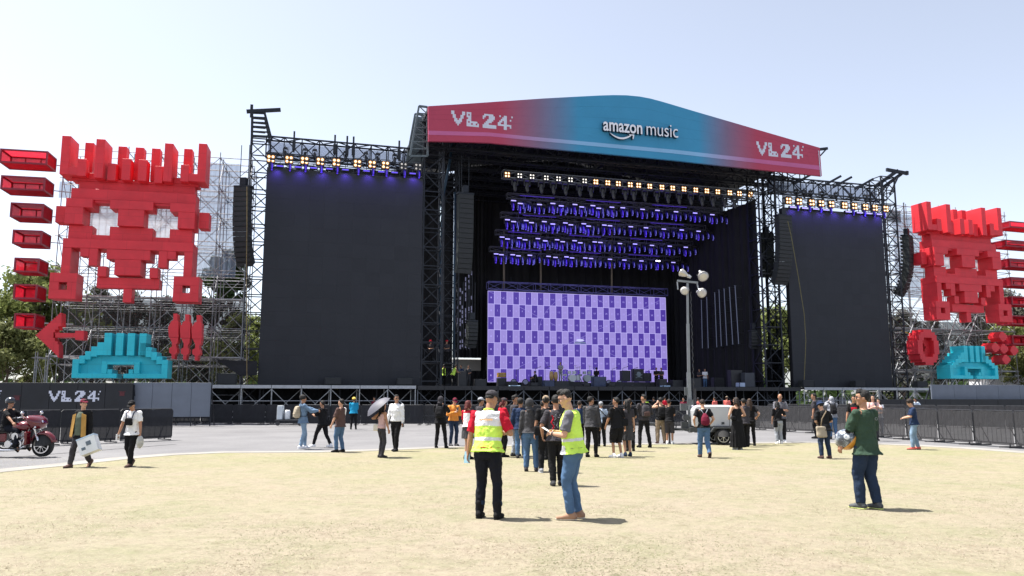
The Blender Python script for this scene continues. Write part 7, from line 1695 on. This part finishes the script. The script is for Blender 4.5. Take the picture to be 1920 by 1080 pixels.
PP(1549, 860, 753, 8, 'person in a blue bucket hat and black tee shirt with head bowed', ('tee', 'black', .84, .9), ('trousers', 'ddenim', 1.12), shoe='brown', hair=('short', 'black', 'bucket', 'navy'), skin='light', fat=1.08, arms=((.10, .22, 1.08), (.12, .24, 1.1)), feet=((-.13, .02), (.14, .02)), lean=9, head=(14, 26), extra=[shoulder_bag('beige', 'beige canvas messenger bag on the person in the blue bucket hat', -1, z=.80, w_=.17, strap='khaki', h_=.34, y=-.12)])
PP(1563, 823, 744, -6, 'person in a grey hood photographing, black backpack and blue jeans', ('hoodie', 'lgrey', .88), ('trousers', 'denim', 1.12), shoe='black', hair=('under', 'black', 'hood', 'lgrey'), arms=('photo', 'photo'), feet=((-.11, 0), (.13, 0)), extra=[backpack('black', 'black backpack on the person in the grey hood', w_=.13)])
PP(1606, 832, 742, 150, 'person in a black and red tee shirt partly hidden by the green tee shirt', ('tee', 'black', .86, .9, (['red'], lambda q: 1 if (1.16 < q.z < 1.34 and abs(q.x) < .1) else 0)), ('trousers', 'black'), hair=('short', 'black'), skin='tan', arms=((.27, .12, .9), (.28, .12, .88)), feet=((-.1, 0), (.1, .02)))
PP(1640, 826, 741, 172, 'person in a pale flowered top holding up a phone beyond the green tee shirt', ('tee', 'pink', .92, .9), ('trousers', 'graphite'), hair=('bob', 'black'), skin='light', female=True, arms=((.08, .32, 1.30), (.10, .32, 1.28)), feet=((-.1, 0), (.1, .02)), face=True, extra=[phone('phone held up by the person in the pale flowered top')])
PP(1717, 843, 749, 72, 'person in a navy tee shirt and pale jeans with pink shoes looking at a phone', ('tee', 'navy', .86, .85), ('trousers', 'ldenim', 1.12), shoe='coral', hair=('curly', 'dbrown'), skin='light', fat=1.08, arms=('phone', 'phone'), feet=((-.12, .10), (.12, -.10)), lean=3, head=(4, 26), face=True, extra=[phone('white phone in the hands of the person in the navy tee shirt')])
PP(1650, 818, 748, 170, 'person in a white top standing by the barrier beyond the flowered top', ('tee', 'white'), ('trousers', 'denim'), hair=('bob', 'dbrown'), skin='light', arms=('fold', 'fold'))
# --- rider
JR = person(MC.W((-1.10, 0, 0)), MC.th - math.pi / 2, 1.76, 'person in black with a black crash helmet riding the dark red motorcycle', ('tee', 'black', .84, .9), ('trousers', 'blackd', 1.06), shoe='black', hair=('under', 'black', 'moto', 'black'), skin='tan', fat=1.2, arms=((.40, .50, 1.02), (.40, .50, 1.02)), feet=((-.24, .46, .25), (.24, .46, .25)), lean=4, hip=(0, -.02, .80), head=(0, 2), face=True, extra=[glasses(SG)])
# --- stewards beyond the barrier
for i, (px, hd, lab, top, hr) in enumerate([
    (1318, 0, 'person in a red top just above the maroon drawstring bag beyond the barrier', ('tee', 'coral'), ('short', 'black', 'cap', 'char')), (1343, 40, 'person in a coral shirt with dark hair beyond the barrier near the mast', ('tee', 'coral'), ('short', 'black')), (1368, -30, 'person in a coral shirt and pale cap beyond the barrier near the light tower', ('tee', 'coral'), ('short', 'black', 'cap', 'khaki')),
    (1216, 6, 'person in a green vest below the stage edge beyond the barrier', ('vest', 'lime'), ('short', 'black')), (1232, 20, 'person in a black top beside the green vest beyond the barrier', ('tee', 'black'), ('short', 'black')), (1253, -20, 'person in a red shirt beyond the barrier behind the khaki trousers', ('tee', 'red'), ('short', 'black')), (1283, 160, 'person in a dark red shirt beyond the barrier beside the mast', ('tee', 'maroon'), ('short', 'black')),
    (700, 150, 'person in a maroon shirt below the deck beyond the umbrella', ('tee', 'maroon'), ('short', 'black')), (1730, 100, 'person bending in a pale blue shirt beyond the barrier by the navy tee shirt', ('tee', 'sky'), ('short', 'black'))]):
    p = on_ground(px, 791.5); p.y += rnd.uniform(0, 1.2)
    person(p, R(hd), 1.66 + .05 * (i % 3), lab, top, ('trousers', 'black'), hair=hr, arms=('fold', 'down'), vox=.015, lean=4 if i < 8 else 40)
# --- stage crew
def crew(px, d, hd, lab, top, bottom=('trousers', 'black'), lift=0.0, h=1.72, **k):
    p = H(px, 712, d); w_ = ST.W((p.x, d, DK + lift)); return person(w_, R(hd), h, lab, top, bottom, vox=.016, **k)
lv = (['lime'], lambda q: 1 if abs(abs(q.x) - .10) < .035 else 0)
crew(832, 2.6, 10, 'stagehand in a black jacket with lime braces stripes beside the blue leg', ('tee', 'black', .86, 1.6, lv), hair=('short', 'black'), arms=('fold', 'fold'))
crew(849, 1.6, -60, 'stagehand in a lime vest bending near the blue leg', ('vest', 'lime'), hair=('short', 'black'), lean=24, arms=('fold', 'fwd'))
crew(865, 3.4, 150, 'stagehand in dark clothes in front of the white trailer opening', ('tee', 'navy'), hair=('short', 'black'), arms=('fold', 'fold'))
crew(878, 3.6, 200, 'stagehand in grey clothes in front of the white trailer opening', ('tee', 'graphite'), ('trousers', 'graphite'), hair=('short', 'black'), arms=('fold', 'down'))
crew(1004, 4.2, 70, 'stagehand in black crouching by the keyboard case', ('tee', 'black'), hair=('short', 'black'), arms=('fwd', 'fwd'), hip=(0, -.1, .55), feet=((-.14, .12), (.14, .0)), lean=14)
crew(1118, 4.8, -20, 'stagehand in black before the white drum kit', ('tee', 'black'), hair=('short', 'black'), arms=('fold', 'fold'), lean=14)
crew(1051, 6.8, 180, 'stagehand in a pale grey shirt beside the congas', ('tee', 'lgrey'), ('trousers', 'lgrey'), lift=.5, hair=('short', 'grey'), arms=('fold', 'fold'))
crew(1231, 4.0, 160, 'stagehand in black at the end of the riser, the one nearer the mast', ('tee', 'black'), hair=('short', 'black'), arms=('fold', 'fold'))
crew(1240, 4.3, 185, 'stagehand in dark clothes with folded arms at the edge of the video wall', ('tee', 'char'), hair=('short', 'black'), arms=('fold', 'fold'))
crew(1322, 5.0, 175, 'stagehand in a white shirt and blue jeans beside the mast', ('tee', 'white'), ('trousers', 'denim'), hair=('short', 'black'), arms=('down', 'fold'))
crew(1312, 5.6, 150, 'stagehand in a dark shirt beside the one in white', ('tee', 'char'), ('trousers', 'khaki'), hair=('short', 'black'), arms=('fold', 'fold'))
for px, lab in ((808, 'rigger in a red hard hat on the tower platform next to the dark screen'), (838, 'rigger in a red hard hat on the tower platform beside the blue leg')):
    p = H(px, 638, 1.5); z = p.z - 1.75
    pl = thing('work_platform', lab.replace('rigger in a red hard hat on', 'small steel work platform under the rigger on'), 'platform', (p.x, 1.5, z), ST)
    part('deck_board', MB().box(p.x - .55, p.x + .55, 1.1, 1.9, z - .06, z), STEEL, pl); part('rail', MB().bar((p.x - .55, 1.1, z), (p.x - .55, 1.1, z + 1), .04).bar((p.x + .55, 1.1, z), (p.x + .55, 1.1, z + 1), .04).bar((p.x - .55, 1.1, z + 1), (p.x + .55, 1.1, z + 1), .04), STEEL, pl)
    person(ST.W((p.x, 1.5, z)), R(170), 1.72, lab, ('tee', 'char'), ('trousers', 'black'), hair=('under', 'black', 'helmet', 'red'), vox=.016, arms=('fold', 'fold'))
for o in [o for o in C.objects if o.name.startswith('tmp')]: bpy.data.objects.remove(o)
print('OBJECTS', len(C.objects))
